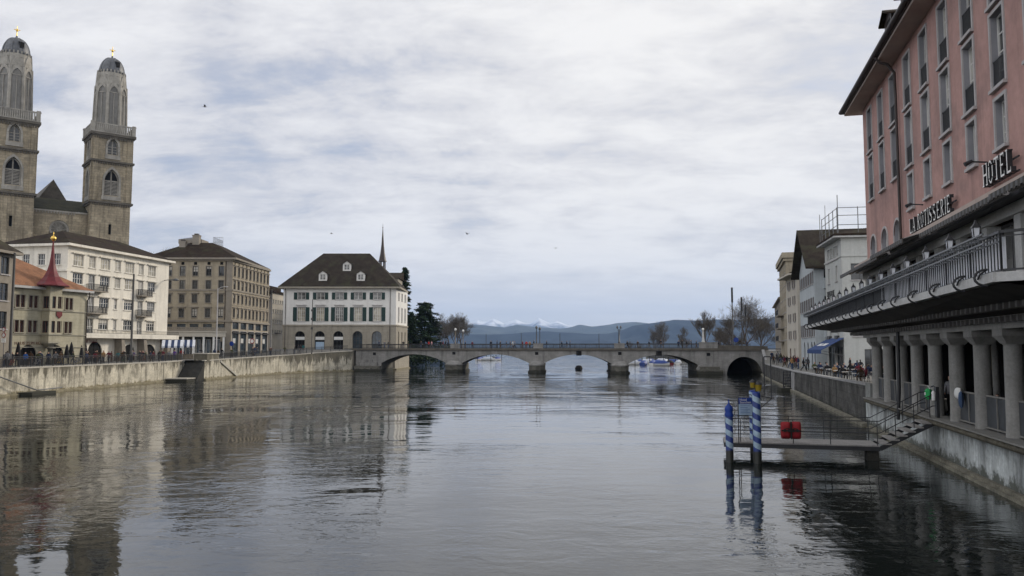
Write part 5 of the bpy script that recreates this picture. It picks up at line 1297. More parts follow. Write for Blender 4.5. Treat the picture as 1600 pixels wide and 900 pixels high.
for k in range(5): x = .2+k*gL/4.2; mb.tube([(x,-.3,gt+.4),(x,-.3,gt+3.6)], .05, 5)
for k in range(5): y = -.3+k*2.2; mb.tube([(gL+.2,y,gt+.4),(gL+.2,y,gt+(3.6 if k else 5.0))], .05, 5)
for z in (1.5, 2.6, 3.5): mb.tube([(.2,-.3,gt+z),(gL+.2,-.3,gt+z),(gL+.2,9,gt+z)], .04, 5)
mb.tube([(-1,-.3,gt+.4),(-1,-.3,gt+4.4)], .04, 5); mb.build('scaffold_rails', K['iron2'], g)
chimney(g, gL-.6, 5, gt+.8, gt+2.2, .9, .9, 'iron2')
text_mesh('HEGOT', .95, .03, K['pole'], 'wall_lettering', g, T((gL*.12, -.06, zpx(Gf,1305,461))), 1.25)
# blue-grey gabled house
uA, uB = at(1252, 545, 118), at(1275, 545, 103); Uf = Face(tuple(uA[:2]), tuple(uB[:2]), 2.35)
bh = thing('gabled_house', 'pale blue grey gabled house with mossy roof and recessed side balconies', 'house', Uf.loc(), Uf.rot)
uL, uD = Uf.L, 12.0; ue = Uf.z(1273, 412); uap = Uf.z(1262, 358)
xs_ = [uL*(.12+.155*k) for k in range(6)]
rowz = [(474,449),(510,489),(556-24,514)]
uw = []
for v0, v1 in ((450,432),(488,470),(527,508)):
    for x in xs_: uw.append((x-.55, x+.55, Uf.z(1258,v0), Uf.z(1258,v1)))
att = [(uL*.5-1.6+k*1.7, uL*.5-1.6+k*1.7+.9, Uf.z(1257,408), Uf.z(1257,394)) for k in range(2)]
ga = [(uL*f-.75, uL*f+.75, .05, 3.6, 'round') for f in (.25,.5,.75,.92)]
ue = max(ue, uw[0][3]+.3)
mb = MB(); wall(mb, 0, uL, 0, ue, uw+ga, .2, 0, 1)
tri = [(0,ue),(uL,ue),(uL/2,uap)]
mb.face([(0,0,ue),(uL,0,ue),(uL/2,0,uap)], 0)
mb.T = side(uL, uD, 'left'); wall(mb, 0, uD, 0, ue, [])
SRu = side(uL, uD, 'right'); mb.T = SRu
log = [(1.2, 6.5, Uf.z(1273,v0)-.0, Uf.z(1273,v1)) for v0, v1 in ((447,418),(482,462),(524,505))]
wall(mb, 0, uD, 0, ue, log, 1.2, 0, 0)
for o in log: mb.face([(o[0],1.19,o[2]),(o[1],1.19,o[2]),(o[1],1.19,o[3]),(o[0],1.19,o[3])], 2)
mb.build('wall', [K['bluehouse'], K['bluehouse'], K['dark']], bh)
for o in uw: wn = window(bh, Matrix(), o, .2, 'whiteframe', 'glass', 2, 2, sill='stonetrim'); shutters(wn, o[1]-o[0], o[3]-o[2], 'shutgrey', .42, -.27)
for o in att: 
    mb = MB(); mb.box(o[0], o[1], -.04, -.004, o[2], o[3]); mb.build('attic_window', K['glass'], bh)
for o in ga: window(bh, Matrix(), o, .2, 'darkframe', 'shopglass', 2, 2, name='arched_door')
for o in log:
    mb = MB(SRu); mb.box(o[0]-.1, o[1]+.4, -1.0, -.004, o[2]-.3, o[2]-.1, 0); mb.box(o[0]-.1, o[1]+.4, -1.0, -.88, o[2]-.097, o[2]+1.0, 0); mb.box(o[0]-.1, o[0], -.875, -.004, o[2]-.097, o[2]+1.0, 0); mb.build('balcony', K['bluehouse'], bh)
mb = MB(); o_ = .9; sl_ = (uap-ue)/(uL/2)
for s_ in (0, 1):
    e = (-o_, uL+o_)[s_]; zz0 = ue-sl_*o_
    mb.hexa([(e,-1.1,zz0),(uL/2,-1.1,uap),(uL/2,uD,uap),(e,uD,zz0),(e,-1.1,zz0+.28),(uL/2,-1.1,uap+.3),(uL/2,uD,uap+.3),(e,uD,zz0+.28)])
mb.build('roof', K['tilegrey'], bh)
mb = MB(); mb.tube([(uL*.5-2,3,uap-1),(uL*.5-2,3,uap+4)], .035, 5); mb.build('aerial', K['iron2'], bh)
# beige house
eA, eB = at(1230.5, 545, 131), at(1248, 545, 121.2); Ef2 = Face(tuple(eA[:2]), tuple(eB[:2]), 2.35)
be_ = thing('town_house', 'narrow beige town house with grey shutters beside the blue gabled house', 'house', Ef2.loc(), Ef2.rot)
el = Ef2.L; et = Ef2.z(1239, 432)
ew = [(x-.55, x+.55, Ef2.z(1239,v+13), Ef2.z(1239,v)) for x in (el*.3, el*.72) for v in (438,463,490,517)]
ed = [(el*.2, el*.2+1.3, .05, 2.7), (el*.6, el*.6+1.1, .05, 2.7)]
mb = MB(); wall(mb, 0, el, 0, et, ew+ed, .2); mb.T = side(el, 11, 'right'); wall(mb, 0, 11, 0, et, []); mb.T = side(el, 11, 'left'); wall(mb, 0, 11, 0, et, []); mb.build('wall', [K['beigehouse'], K['beigehouse']], be_)
for o in ew: wn = window(be_, Matrix(), o, .2, 'whiteframe', 'glass', 2, 2, sill='stonetrim'); shutters(wn, o[1]-o[0], o[3]-o[2], 'shutgrey', .5, -.27)
for o in ed: window(be_, Matrix(), o, .2, 'redframe', 'dark', 1, 2, name='door')
mb = MB(); mb.hip(-.4, el+.5, -1.3, 11.5, et+.2, et+3.2, 2, el-2, fas=.25); mb.build('roof', [K['tiledark'], K['beigehouse']], be_)
# tall corner building and the far row
tA, tB = at(1220.5, 545, 152), at(1231, 545, 133.5); Tf2 = Face(tuple(tA[:2]), tuple(tB[:2]), 2.4)
tb = thing('apartment_building', 'tall beige apartment building with heavy cornice behind the beige town house', 'building', Tf2.loc(), Tf2.rot)
tl_ = Tf2.L; t_t = Tf2.z(1228, 402)
tw_ = [(x-.5, x+.5, Tf2.z(1226,v+11), Tf2.z(1226,v)) for x in [tl_*(.1+.2*k) for k in range(5)] for v in (416,436,457,478,500,520)]
mb = MB(); wall(mb, 0, tl_, 0, t_t, tw_, .2); mb.T = side(tl_, 12, 'right'); wall(mb, 0, 12, 0, t_t, []); mb.T = side(tl_, 12, 'left'); wall(mb, 0, 12, 0, t_t, []); mb.T = None
mb.box(-.5, tl_+.6, -.6, 12, t_t, t_t+.9); mb.box(-.3, tl_+.3, -.35, 12, t_t-.5, t_t-.004); mb.build('wall', [K['brownwall'], K['brownwall']], tb)
for o in tw_: window(tb, Matrix(), o, .2, 'whiteframe', 'glass', 2, 2, sill='stonetrim')
for k in range(3): z = Tf2.z(1226, 488+k*21)-.3; mb = MB(); mb.box(tl_*.1, tl_*.55, -1.0, -.004, z-.2, z); b_ = mb.build('balcony', K['browntrim'], tb); railing(b_, (tl_*.1,-.97), (tl_*.55,-.97), z, .9, .2)
rA, rB = at(1212, 545, 196), at(1222.5, 545, 158); Rf2 = Face(tuple(rA[:2]), tuple(rB[:2]), 3)
fb = thing('apartment_building', 'grey farthest building of the right bank with dark windows and balconies', 'building', Rf2.loc(), Rf2.rot)
fl = Rf2.L; ft = Rf2.z(1218, 470)
fo = [(x-.6, x+.6, z, z+1.6) for x in [fl*(.06+.125*k) for k in range(8)] for z in (4.2, 7.2, 10.2)]
mb = MB(); wall(mb, 0, fl, 0, ft, fo, .2); mb.T = side(fl, 12, 'right'); wall(mb, 0, 12, 0, ft, []); mb.build('wall', [K['browntrim'], K['browntrim']], fb)
for o in fo: window(fb, Matrix(), o, .2, 'whiteframe', 'glass', 1, 2)
mb = MB(); mb.hip(-.5, fl+.5, -.6, 12.5, ft+.2, ft+3, 4, fl-4); mb.build('roof', [K['tiledark'], K['browntrim']], fb)
# buildings behind the hotel gap
zA = at(1330, 545, 122); zh = thing('town_house', 'pale house glimpsed in the gap below the terrace end', 'house', (zA.x+9, 118, 2.35), -.1)
mb = MB(); zo = [(1.5+k*2.6, 2.7+k*2.6, z, z+1.6) for k in range(5) for z in (.9, 4, 7)]; wall(mb, 0, 15, 0, 11, zo, .2); mb.box(-.3, 15.3, -.5, 6, 11.003, 11.4); mb.build('wall', [K['greyhouse'], K['greyhouse']], zh)
for o in zo: window(zh, Matrix(), o, .2, 'darkframe', 'glass', 2, 2)
# blue shop awning and lit menu board
aP = at(1293, 545, 97.5)
Gs = Face(tuple(gB[:2]), tuple((gB+SRg.to_3x3() @ Vector((0,0,0)))[:2])) if False else None
aw = thing('shop_awning', 'blue slanted shop awning with white lettering over the cafe entrance', 'awning', Vector(Gf.loc())+Gf.d*(-1.5)+Vector((0,0,0)), Gf.rot)
z_hi, z_lo = Gf.z(1312, 529), Gf.z(1280, 547)
a0, a1, ao = 2.6, gL+2.0, 2.6; mb = MB(); mb.hexa([(a0,-ao,z_lo),(a1,-ao,z_lo),(a1,-.1,z_hi),(a0,-.1,z_hi),(a0,-ao,z_lo+.07),(a1,-ao,z_lo+.07),(a1,-.1,z_hi+.07),(a0,-.1,z_hi+.07)]); mb.box(a0, a1, -ao-.04, -ao-.005, z_lo-.4, z_lo+.05); mb.build('cloth', K['awnblue'], aw)
for x in (a0+.2, a1-.2): mb = MB(); mb.bar((x,-ao+.1,z_lo-.05),(x,-.1,z_lo-.6),.05); mb.build('arm', K['iron2'], aw)
mb = MB(); sl2 = (z_hi-z_lo)/(ao-.1)
for k in range(9): x = a0+1.6+k*.55; h = .5 if k not in (4,) else .1; mb.hexa([(x,-ao+.8,z_lo+.08+sl2*.8),(x+.35,-ao+.8,z_lo+.08+sl2*.8),(x+.35,-ao+.8+h,z_lo+.08+sl2*(.8+h)),(x,-ao+.8+h,z_lo+.08+sl2*(.8+h)),(x,-ao+.8,z_lo+.1+sl2*.8),(x+.35,-ao+.8,z_lo+.1+sl2*.8),(x+.35,-ao+.8+h,z_lo+.1+sl2*(.8+h)),(x,-ao+.8+h,z_lo+.1+sl2*(.8+h))])
mb.build('lettering', K['white'], aw)
mp = onz(1316.5, 579, 2.35); mo = thing('menu_board', 'white upright menu board standing by the cafe entrance under the awning', 'sign', mp, Gf.rot)
mb = MB(); mb.box(-.42,.42,-.05,.05,.25,2.1); mb.build('board', K['white'], mo); mb = MB(); mb.box(-.47,.47,-.08,.08,0,.246); mb.box(-.48,-.425,-.07,.07,.25,2.15); mb.box(.425,.48,-.07,.07,.25,2.15); mb.build('frame', K['iron'], mo)

# ---------------------------------------------------------------- landing stage
JA = Of; jx = xy(35.7)
Jo = Vector(ht.location)+Of.d*jx; Jo.z = 0
jr = Of.rot
jt = thing('landing_stage', 'grey boat landing stage with handrails and steps up to the arcade', 'jetty', (Jo.x, Jo.y, 0), jr)
# local: x along the quay (towards the camera), y = -outwards over the river
jxs, jxe, jy0, jy1, jz = -2.05, .12, -9.3, -2.55, .68
mb = MB(); nb = 44
for k in range(nb): a = lerp(jy0, jy1, k/nb); mb.box(jxs, jxe, a, a+(jy1-jy0)/nb-.012, jz-.05, jz)
mb.build('deck', K['deckwood'], jt)
mb = MB(); mb.box(jxe-.08, jxe+.03, jy0, jy1, jz-.24, jz-.054); mb.box(jxs-.03, jxs+.08, jy0, jy1, jz-.24, jz-.054); mb.box(jxs, jxe, jy0, jy0+.1, jz-.24, jz-.056)
for k in range(6): y = lerp(jy0+.3, jy1-.3, k/5); mb.box(jxs+.1, jxe-.1, y-.06, y+.06, jz-.22, jz-.056)
mb.build('frame', K['iron'], jt)
ns = 7
for k in range(ns):
    t = k/(ns-1); y = lerp(jy1+.12, -.42, t); z = lerp(jz+.10, 1.93, t)
    mb = MB(); mb.box(jxs+.25, jxe-.02, y-.02, y+.36, z-.06, z); mb.build('step', K['deckwood'], jt)
mb = MB()
for x in (jxs+.3, jxe-.08): mb.bar((x,jy1,jz-.15),(x,-.3,1.72),.05,.2)
mb.build('stringer', K['iron'], jt)
mb = MB(); mb.box(-.55,.05,jy1-.55,jy1-.05,-1.5,jz-.25); mb.build('pier', K['darkstone'], jt)
for x in (jxe-.04, jxs+.06):
    mb = MB()
    for h in (.55, 1.08):
        mb.tube([(x,jy0+.2,jz+h),(x,jy1,jz+h),(x,-.35,1.95+h*.95),(x,-.1,1.97+h*.95)], .022, 6)
    mb.tube([(x,jy0+.2,jz+.55),(x,jy0+.12,jz+.62),(x,jy0+.12,jz+1.02),(x,jy0+.2,jz+1.08)], .022, 6)
    for y in (jy0+.75, (jy0+jy1)/2-.3, (jy0+jy1)/2+1.3, jy1-.1): mb.tube([(x,y,jz),(x,y,jz+1.08)], .02, 6)
    for t in (.3, .65, .95): y = lerp(jy1,-.35,t); z = lerp(jz,1.95,t); mb.tube([(x,y,z),(x,y,z+1.04)], .02, 6)
    mb.build('handrail', K['iron'], jt)
# mooring posts with spiral stripes
m, nt, N, L, P = newmat('spiral_post_paint')
tc = nd(N, 'ShaderNodeTexCoord'); s3 = nd(N, 'ShaderNodeSeparateXYZ'); L.new(tc.outputs['Object'], s3.inputs[0])
def pm(op, a, b):
    k = nd(N, 'ShaderNodeMath', operation=op)
    for i, q in enumerate((a, b)):
        if isinstance(q, (int,float)): k.inputs[i].default_value = q
        else: L.new(q, k.inputs[i])
    return k.outputs[0]
ang = pm('DIVIDE', pm('ARCTAN2', s3.outputs[1], s3.outputs[0]), 2*math.pi)
ph = pm('FRACT', pm('ADD', pm('DIVIDE', s3.outputs[2], .5), pm('ADD', ang, 8.0)), 0)
stp_ = pm('GREATER_THAN', ph, .5)
nz = nd(N, 'ShaderNodeTexNoise', Scale=3.5, Detail=7, Roughness=.7); L.new(tc.outputs['Object'], nz.inputs['Vector'])
sc_ = nd(N, 'ShaderNodeMapRange'); sc_.inputs[1].default_value=.3; sc_.inputs[2].default_value=.7; sc_.inputs[3].default_value=.65; sc_.inputs[4].default_value=1.2; L.new(nz.outputs['Fac'], sc_.inputs[0])
mx = nd(N, 'ShaderNodeMix', data_type='RGBA'); L.new(stp_, mx.inputs[0]); mx.inputs[6].default_value = (.27,.37,.46,1); mx.inputs[7].default_value = (.012,.034,.18,1)
m2 = nd(N, 'ShaderNodeMix', data_type='RGBA'); wet = nd(N, 'ShaderNodeMapRange'); L.new(pm('ADD', s3.outputs[2], pm('MULTIPLY', nz.outputs['Fac'], .25)), wet.inputs[0]); wet.inputs[1].default_value=.62; wet.inputs[2].default_value=.70; wet.inputs[3].default_value=1; wet.inputs[4].default_value=0
L.new(wet.outputs[0], m2.inputs[0]); L.new(mx.outputs[2], m2.inputs[6]); m2.inputs[7].default_value = (.016,.018,.015,1)
vv = nd(N, 'ShaderNodeVectorMath', operation='SCALE'); L.new(m2.outputs[2], vv.inputs[0]); L.new(sc_.outputs[0], vv.inputs['Scale']); L.new(vv.outputs[0], P.inputs['Base Color']); P.inputs['Roughness'].default_value = .5
K['spiral'] = m
def post(u, v, ztop, r, label, cap):
    p = onz(u, v, 0)
    t = thing('mooring_post', label, 'mooring post', p, 0, 'striped mooring posts at the landing stage')
    mb = MB(); mb.lathe([(r,-1.5),(r,ztop-.02),(r*.96,ztop)], 20, (0,0)); mb.build('shaft', K['spiral'], t)
    mb = MB()
    if cap: mb.lathe([(r*1.12,ztop+.003),(r*1.18,ztop+.1),(r*.95,ztop+.2),(r*1.15,ztop+.3),(r*1.0,ztop+.42),(r*.3,ztop+.55),(.03,ztop+.62),(.03,ztop+.75)], 16, (0,0))
    else: mb.lathe([(r,ztop+.003),(r*.97,ztop+.03),(r*.5,ztop+.06),(.02,ztop+.07)], 16, (0,0))
    mb.build('cap', K['postblue'], t); return t
post(1140.5, 722, 2.0, .165, 'shorter blue and pale striped mooring post with ringed cap at the outer corner', True)
post(1134.5, 707, 1.9, .17, 'dark blue striped mooring post half hidden behind the shorter capped post', True) if False else None
post(1184, 724, 3.05, .175, 'tall blue and pale striped mooring post in front of the red bag', False)
post(1178, 709, 2.95, .17, 'striped mooring post half hidden behind the tall striped post', False)
# lanterns on brackets
lp = onz(1184, 724, 0)
lr = thing('navigation_lantern', 'mustard yellow glazed lantern pair on black bracket atop the tall striped post', 'lantern', (lp.x, lp.y, 3.05), jr)
mb = MB(); mb.tube([(0,0,.02),(0,0,.45)], .05, 8); mb.tube([(0,.05,.2),(-.0,.42,.2)], .025, 6); mb.build('stem', K['iron'], lr)
for dx, dz, s_ in ((-.14,.24,.95),(.1,.1,1.15)):
    mb = MB(); mb.lathe([(.11*s_,dz),(.15*s_,dz+.24*s_)], 6, (0,dx)); gl = mb.build('glass', K['yellow'], lr); mb = MB(); mb.lathe([(.17*s_,dz+.24*s_+.003),(.16*s_,dz+.28*s_),(.08,dz+.33*s_),(.02,dz+.40*s_)], 6, (0,dx)); mb.build('cap', K['iron'], lr)
mb = MB(); z1 = 2.6
for q in (.36, .64): mb.bar((0,q,-.1-.5*(q-.36)),(0,q,z1-1.0),.05)
mb.bar((0,.1,-.1),(0,.66,-.22),.05); mb.bar((0,.1,-.7),(0,.64,-.24),.04); mb.bar((0,.36,z1-1.0),(0,.64,z1-1.0),.05); mb.build('ladder_frame', K['iron'], lr)
# info sign
sp_ = at(1164.5, 635, 37.2); sg = thing('information_sign', 'blue and pale information board in a tube frame on the landing stage', 'sign', (sp_.x, sp_.y, jz), .12)
zt3, zb3 = at(1164,621,37.2).z-jz, at(1164,648.5,37.2).z-jz; hw_ = (at(1176,640,37.2).x-at(1152.5,640,37.2).x)/2
mb = MB(); hs = zb3+(zt3-zb3)*.62; mb.box(-hw_+.03, hw_-.03, -.02, .02, zb3, hs-.002, 0); mb.box(-hw_+.03, hw_-.03, -.022, .022, hs, zt3-.02, 1)
for k in range(5): mb.box(-hw_+.1, hw_-.14-(k%2)*.1, -.026, -.0205, zb3+.1+k*.08, zb3+.115+k*.08, 1)
bd = mb.build('board', [K['signpale'], K['signblue']], sg)
text_mesh('Hotel', .15, .004, K['white'], 'lettering', sg, T((-hw_+.07, -.027, hs+.155))); text_mesh('Storchen', .15, .004, K['white'], 'lettering', sg, T((-hw_+.07, -.027, hs+.035)))
mb = MB(); mb.tube([(-hw_,0,0),(-hw_,0,zt3+.05),(-hw_+.06,0,zt3+.12),(hw_-.06,0,zt3+.12),(hw_,0,zt3+.05),(hw_,0,0)], .022, 6); mb.tube([(-hw_,0,zb3-.03),(hw_,0,zb3-.03)], .018, 6); mb.tube([(-hw_+.12,.05,zt3+.12),(-hw_+.12,.05,zt3+.42)], .02, 6); mb.build('frame', K['iron'], sg)
# red canvas cover on the rail
rp = Jo+Of.d*(jxe+.03)+Of.n*(lerp(jy0, jy1, .44)); rp.z = jz+.2
rb = thing('life_raft_bag', 'red canvas bag with black straps hung on the landing stage rail', 'bag', rp, jr+math.pi/2)
def pillow(mb, x0, x1, z0, z1, d, n=10, m=0, e=4):
    V = []; Fs = []
    for j in range(n+1):
        for i in range(n+1):
            a, b = i/n*2-1, j/n*2-1
            k = (1-abs(a)**e)*(1-abs(b)**e); ca = a*(1-.10*abs(b)**5); cb_ = b*(1-.10*abs(a)**5)
            V.append(((x0+x1)/2+ca*(x1-x0)/2, -d*k**.45, (z0+z1)/2+cb_*(z1-z0)/2))
    for j in range(n):
        for i in range(n): q = j*(n+1)+i; Fs.append((q, q+1, q+n+2, q+n+1))
    mb.mesh(V, Fs, m, True); mb.mesh([(x,-y,z) for x, y, z in V], [f[::-1] for f in Fs], m, True)
mb = MB(); pillow(mb, -.45, .0, 0, .78, .2); pillow(mb, -.0, .45, 0, .80, .2); mb.build('canvas', K['red'], rb)
mb = MB(); mb.box(-.43,.43,-.235,-.20,.36,.43); mb.box(-.03,.03,-.22,-.1,.02,.8)
for x in (-.28,-.1,.08,.26): mb.box(x-.05,x+.05,-.245,-.236,.34,.47)
for s_ in (-1,1): mb.tube([(s_*.32,-.2,.44),(s_*.22,-.26,.5),(s_*.1,-.26,.5),(0,-.22,.44)], .018, 5)
mb.build('strap', K['strap'], rb)
# green bag and gate at the head of the steps
gp = Jo+Of.d*(jxe-.3)+Of.n*(-.15); gp.z = 1.97
gb = thing('life_buoy_bag', 'green canvas bag hung beside the gate at the top of the steps', 'bag', Vector(gp)+Vector((0,0,.72))+Of.d*-.62+Of.n*-.12, jr)
mb = MB(); pillow(mb, -.24, .24, 0, .52, .13); mb.build('canvas', K['green'], gb); mb = MB(); mb.tube([(-.2,0,.48),(-.05,-.02,.62),(.1,-.02,.62),(.2,0,.48)], .015, 5); mb.box(-.1,.05,-.145,-.125,.22,.34); mb.build('strap', K['white'], gb)
gt_ = thing('gate_post', 'dark gate post with white extinguisher at the top of the landing steps', 'gate', Vector(gp)+Of.d*.25, jr)
mb = MB(); mb.box(-.16,.16,-.06,.06,0,1.35); mb.tube([(-.16,0,1.3),(-.5,0,1.38),(-.9,0,1.3)], .03, 6); mb.build('post', K['iron'], gt_); mb = MB(); mb.lathe([(.085,.75),(.085,1.1),(.03,1.18)], 10, (0,-.13)); mb.build('extinguisher', K['white'], gt_)
cl = Vector(ht.location)+Of.d*xy(32.9)+Vector((0,0,1.22))
ck = thing('draped_jacket', 'white and blue jacket draped over the arcade railing', 'jacket', cl, jr)
mb = MB(); pillow(mb, -.5, .1, -.25, .22, .14, 8, 0, 2); mb.build('body', K['cloth'], ck); mb = MB(); pillow(mb, .0, .24, -.6, .1, .1, 8, 0, 2); mb.build('sleeve', K['tr_blue denim'], ck)
# ---------------------------------------------------------------- people
def skin_person(name, J, bones, lab, trm, sub=1):
    names = list(J); me = bpy.data.meshes.new('tmp')
    me.from_pydata([J[n][0] for n in names], [(names.index(a), names.index(b)) for a, b in bones], []); me.update()
    o = bpy.data.objects.new('tmp', me); COL.objects.link(o)
    md = o.modifiers.new('s', 'SKIN'); md.use_smooth_shade = True; md.branch_smoothing = .6
    for i, n in enumerate(names):
        d = me.skin_vertices[0].data[i]; r = J[n][1]; d.radius = r if isinstance(r, tuple) else (r, r); d.use_root = (n == 'pelvis')
    s2 = o.modifiers.new('u', 'SUBSURF'); s2.levels = sub; s2.render_levels = sub
    dg = bpy.context.evaluated_depsgraph_get(); dg.update()
    out = bpy.data.meshes.new_from_object(o.evaluated_get(dg)); bpy.data.objects.remove(o); bpy.data.meshes.remove(me)
    out.name = name; out.materials.clear()
    for k in ('coat', trm, 'skin', 'hair', 'shoe'): out.materials.append(K[k])
    segs = [(Vector(J[a][0]), Vector(J[b][0]), lab(a, b)) for a, b in bones]
    head = Vector(J['head'][0])
    for p in out.polygons:
        c = p.center; best = None
        for a, b, l in segs:
            t = max(0, min(1, (c-a).dot(b-a)/max((b-a).length_squared, 1e-9))); dd = (c-a.lerp(b, t)).length
            if best is None or dd < best[0]: best = (dd, l)
        m_ = best[1]
        if m_ == 2 and (c-head).length < .19 and (c.z > head.z+.055 or (c.y > head.y+.02 and c.z > head.z-.1)): m_ = 3
        p.material_index = m_; p.use_smooth = True
    return out
BON = [('pelvis','waist'),('waist','chest'),('chest','neckb'),('neckb','neck'),('neck','head'),('head','crown')]
for s_ in 'lr': BON += [('chest','sh'+s_),('sh'+s_,'el'+s_),('el'+s_,'wr'+s_),('wr'+s_,'ha'+s_),('pelvis','hip'+s_),('hip'+s_,'kn'+s_),('kn'+s_,'an'+s_),('an'+s_,'to'+s_)]
def lab_(a, b):
    if a in ('neck','head') : return 2
    if a[:2] == 'wr': return 2
    if a[:2] in ('kn',) or a[:3] == 'hip': return 1
    if a[:2] == 'an': return 4
    return 0
def base(dz=0):
    J = {'pelvis':((0,0,.95+dz),(.155,.125)),'waist':((0,0,1.1+dz),(.15,.12)),'chest':((0,0,1.30+dz),(.175,.13)),'neckb':((0,.01,1.45+dz),.085),'neck':((0,0,1.52+dz),.058),'head':((0,-.015,1.63+dz),(.088,.105)),'crown':((0,.0,1.72+dz),(.065,.075))}
    for s_, k in (('l',1),('r',-1)):
        J.update({'sh'+s_:((k*.19,.01,1.41+dz),.075),'el'+s_:((k*.26,.04,1.14+dz),.058),'wr'+s_:((k*.25,-.06,.92+dz),.042),'ha'+s_:((k*.24,-.09,.83+dz),.04),
                  'hip'+s_:((k*.10,0,.86+dz),.105),'kn'+s_:((k*.11,-.02,.49),.072),'an'+s_:((k*.11,.02,.09),.05),'to'+s_:((k*.13,-.13,.045),.042)})
    return J
def setj(J, **k):
    for n, p in k.items(): J[n] = (p, J[n][1])
    return J
P_ = {}
P_['standing'] = base()
P_['waiting'] = setj(base(), ell=(.27,.08,1.16), wrl=(.16,-.13,1.08), hal=(.07,-.18,1.1), elr=(-.27,.06,1.15), wrr=(-.2,-.1,.95), har=(-.16,-.13,.87), knl=(.13,-.05,.49), anl=(.15,-.02,.09), tol=(.2,-.16,.045))
P_['walking'] = setj(base(-.02), knl=(.1,-.2,.52), anl=(.1,-.26,.12), tol=(.11,-.42,.09), knr=(-.1,.06,.48), anr=(-.1,.36,.16), tor=(-.11,.26,.05), ell=(.25,.16,1.16), wrl=(.24,.2,.94), hal=(.23,.19,.85), elr=(-.25,-.1,1.15), wrr=(-.22,-.28,1.0), har=(-.2,-.35,.95))
P_['strolling'] = setj(base(-.01), knr=(-.1,-.13,.5), anr=(-.1,-.16,.1), tor=(-.11,-.31,.06), knl=(.1,.03,.48), anl=(.1,.22,.12), tol=(.11,.09,.045), elr=(-.25,.12,1.14), wrr=(-.24,.1,.92), har=(-.23,.07,.83))
P_['leaning'] = setj(base(), chest=(0,-.10,1.28), neckb=(0,-.17,1.42), neck=(0,-.19,1.48), head=(0,-.23,1.58), crown=(0,-.23,1.67), shl=(.19,-.13,1.37), shr=(-.19,-.13,1.37), ell=(.26,-.22,1.13), elr=(-.26,-.22,1.13), wrl=(.16,-.44,1.1), wrr=(-.16,-.44,1.1), hal=(.1,-.5,1.09), har=(-.1,-.5,1.09))
Sj = setj(base(-.42), knl=(.12,-.44,.53), anl=(.12,-.42,.1), tol=(.13,-.57,.045), knr=(-.12,-.42,.53), anr=(-.13,-.34,.1), tor=(-.14,-.49,.045), hipl=(.1,-.05,.50), hipr=(-.1,-.05,.50), ell=(.25,-.04,.74), wrl=(.18,-.28,.72), hal=(.12,-.36,.74), elr=(-.25,-.02,.74), wrr=(-.2,-.26,.68), har=(-.16,-.33,.66))
P_['seated'] = Sj
PM = {}
def pmesh(pose, tr):
    if (pose, tr) not in PM: PM[pose, tr] = skin_person('person', P_[pose], BON, lab_, 'tr_'+tr)
    return PM[pose, tr]
COATS = {'black':(.015,.015,.017),'dark navy':(.02,.03,.07),'charcoal':(.05,.05,.055),'dark brown':(.06,.035,.02),'olive green':(.06,.065,.03),'grey':(.18,.18,.19),'burgundy':(.13,.02,.03),'red':(.42,.03,.03),'white':(.62,.62,.60),'tan':(.36,.22,.10),'bright blue':(.04,.11,.35),'teal':(.03,.13,.14),'mustard':(.42,.27,.04),'purple':(.10,.04,.22),'pale pink':(.5,.3,.3)}
DARK = ['black','dark navy','charcoal','dark brown','black','olive green','grey','dark navy','burgundy']
ALLC = DARK*5+['red','white','tan','bright blue','teal','mustard','purple','pale pink']
used = set()
def person(x, y, z, place, pose=None, coat=None, tr=None, rz=None, group=None, rn=RN):
    for k in range(200):
        p = pose or rn.choice(['standing','waiting','walking','strolling','walking','standing'])
        c = coat if (coat and k < 40) else rn.choice(ALLC if k < 120 else list(COATS))
        t = tr or rn.choice(['black','blue denim','grey','brown','black'])
        lab = '%s person, %s coat, %s trousers, %s' % (p, c, t, place)
        if lab not in used: break
    used.add(lab)
    o = put('person', pmesh(p, t)); o.location = (x, y, z); o.rotation_euler = (0,0,rn.uniform(0,6.28) if rz is None else rz)
    s = rn.uniform(.93, 1.06); o.scale = (s, s, s); o.color = COATS[c]+(1,)
    return tag(o, lab, 'person', group)
def bankx(y):
    for pl in (BL1, BL2):
        for a, b in zip(pl, pl[1:]):
            if a[1] <= y <= b[1]: return lerp(a[0], b[0], (y-a[1])/(b[1]-a[1]))
    return -40
zL = lambda y: interp(ZL, y)-.03
def lplace(y):
    if y < 97: return 'outside the guild house'
    if y < 108: return 'near the oriel of the guild house'
    if y < 124: return 'below the white apartment building'
    if y < 137: return 'by the striped market stalls'
    if y < 156: return 'in front of the office building'
    return 'on the quay before the white hall'
QG = 'people along the far quay'
rq = random.Random(5)
spots = []
for i in range(78):
    y = rq.choice([rq.uniform(82,112), rq.uniform(110,140), rq.uniform(138,176), rq.uniform(84,130)])
    off = rq.choice([rq.uniform(.9,1.6), rq.uniform(1.2,4.2), rq.uniform(2,6)]) if y > 110 else rq.uniform(.9,3.0)
    x = bankx(y)-off
    if 129 < y < 135: off += 1.5; x = bankx(y)-off
    if any((x-a)**2+(y-b)**2 < .5 for a, b in spots): continue
    spots.append((x, y)); along = rq.random() < .6
    person(x, y, zL(y), lplace(y), rz=(rq.choice([0, math.pi])+rq.uniform(-.4,.4)) if along else None, group=QG, rn=rq)
def bpos(u, back=1.0):
    p = BF.A+BF.d*(bx(u)-.22*back)+BF.n*back; return p
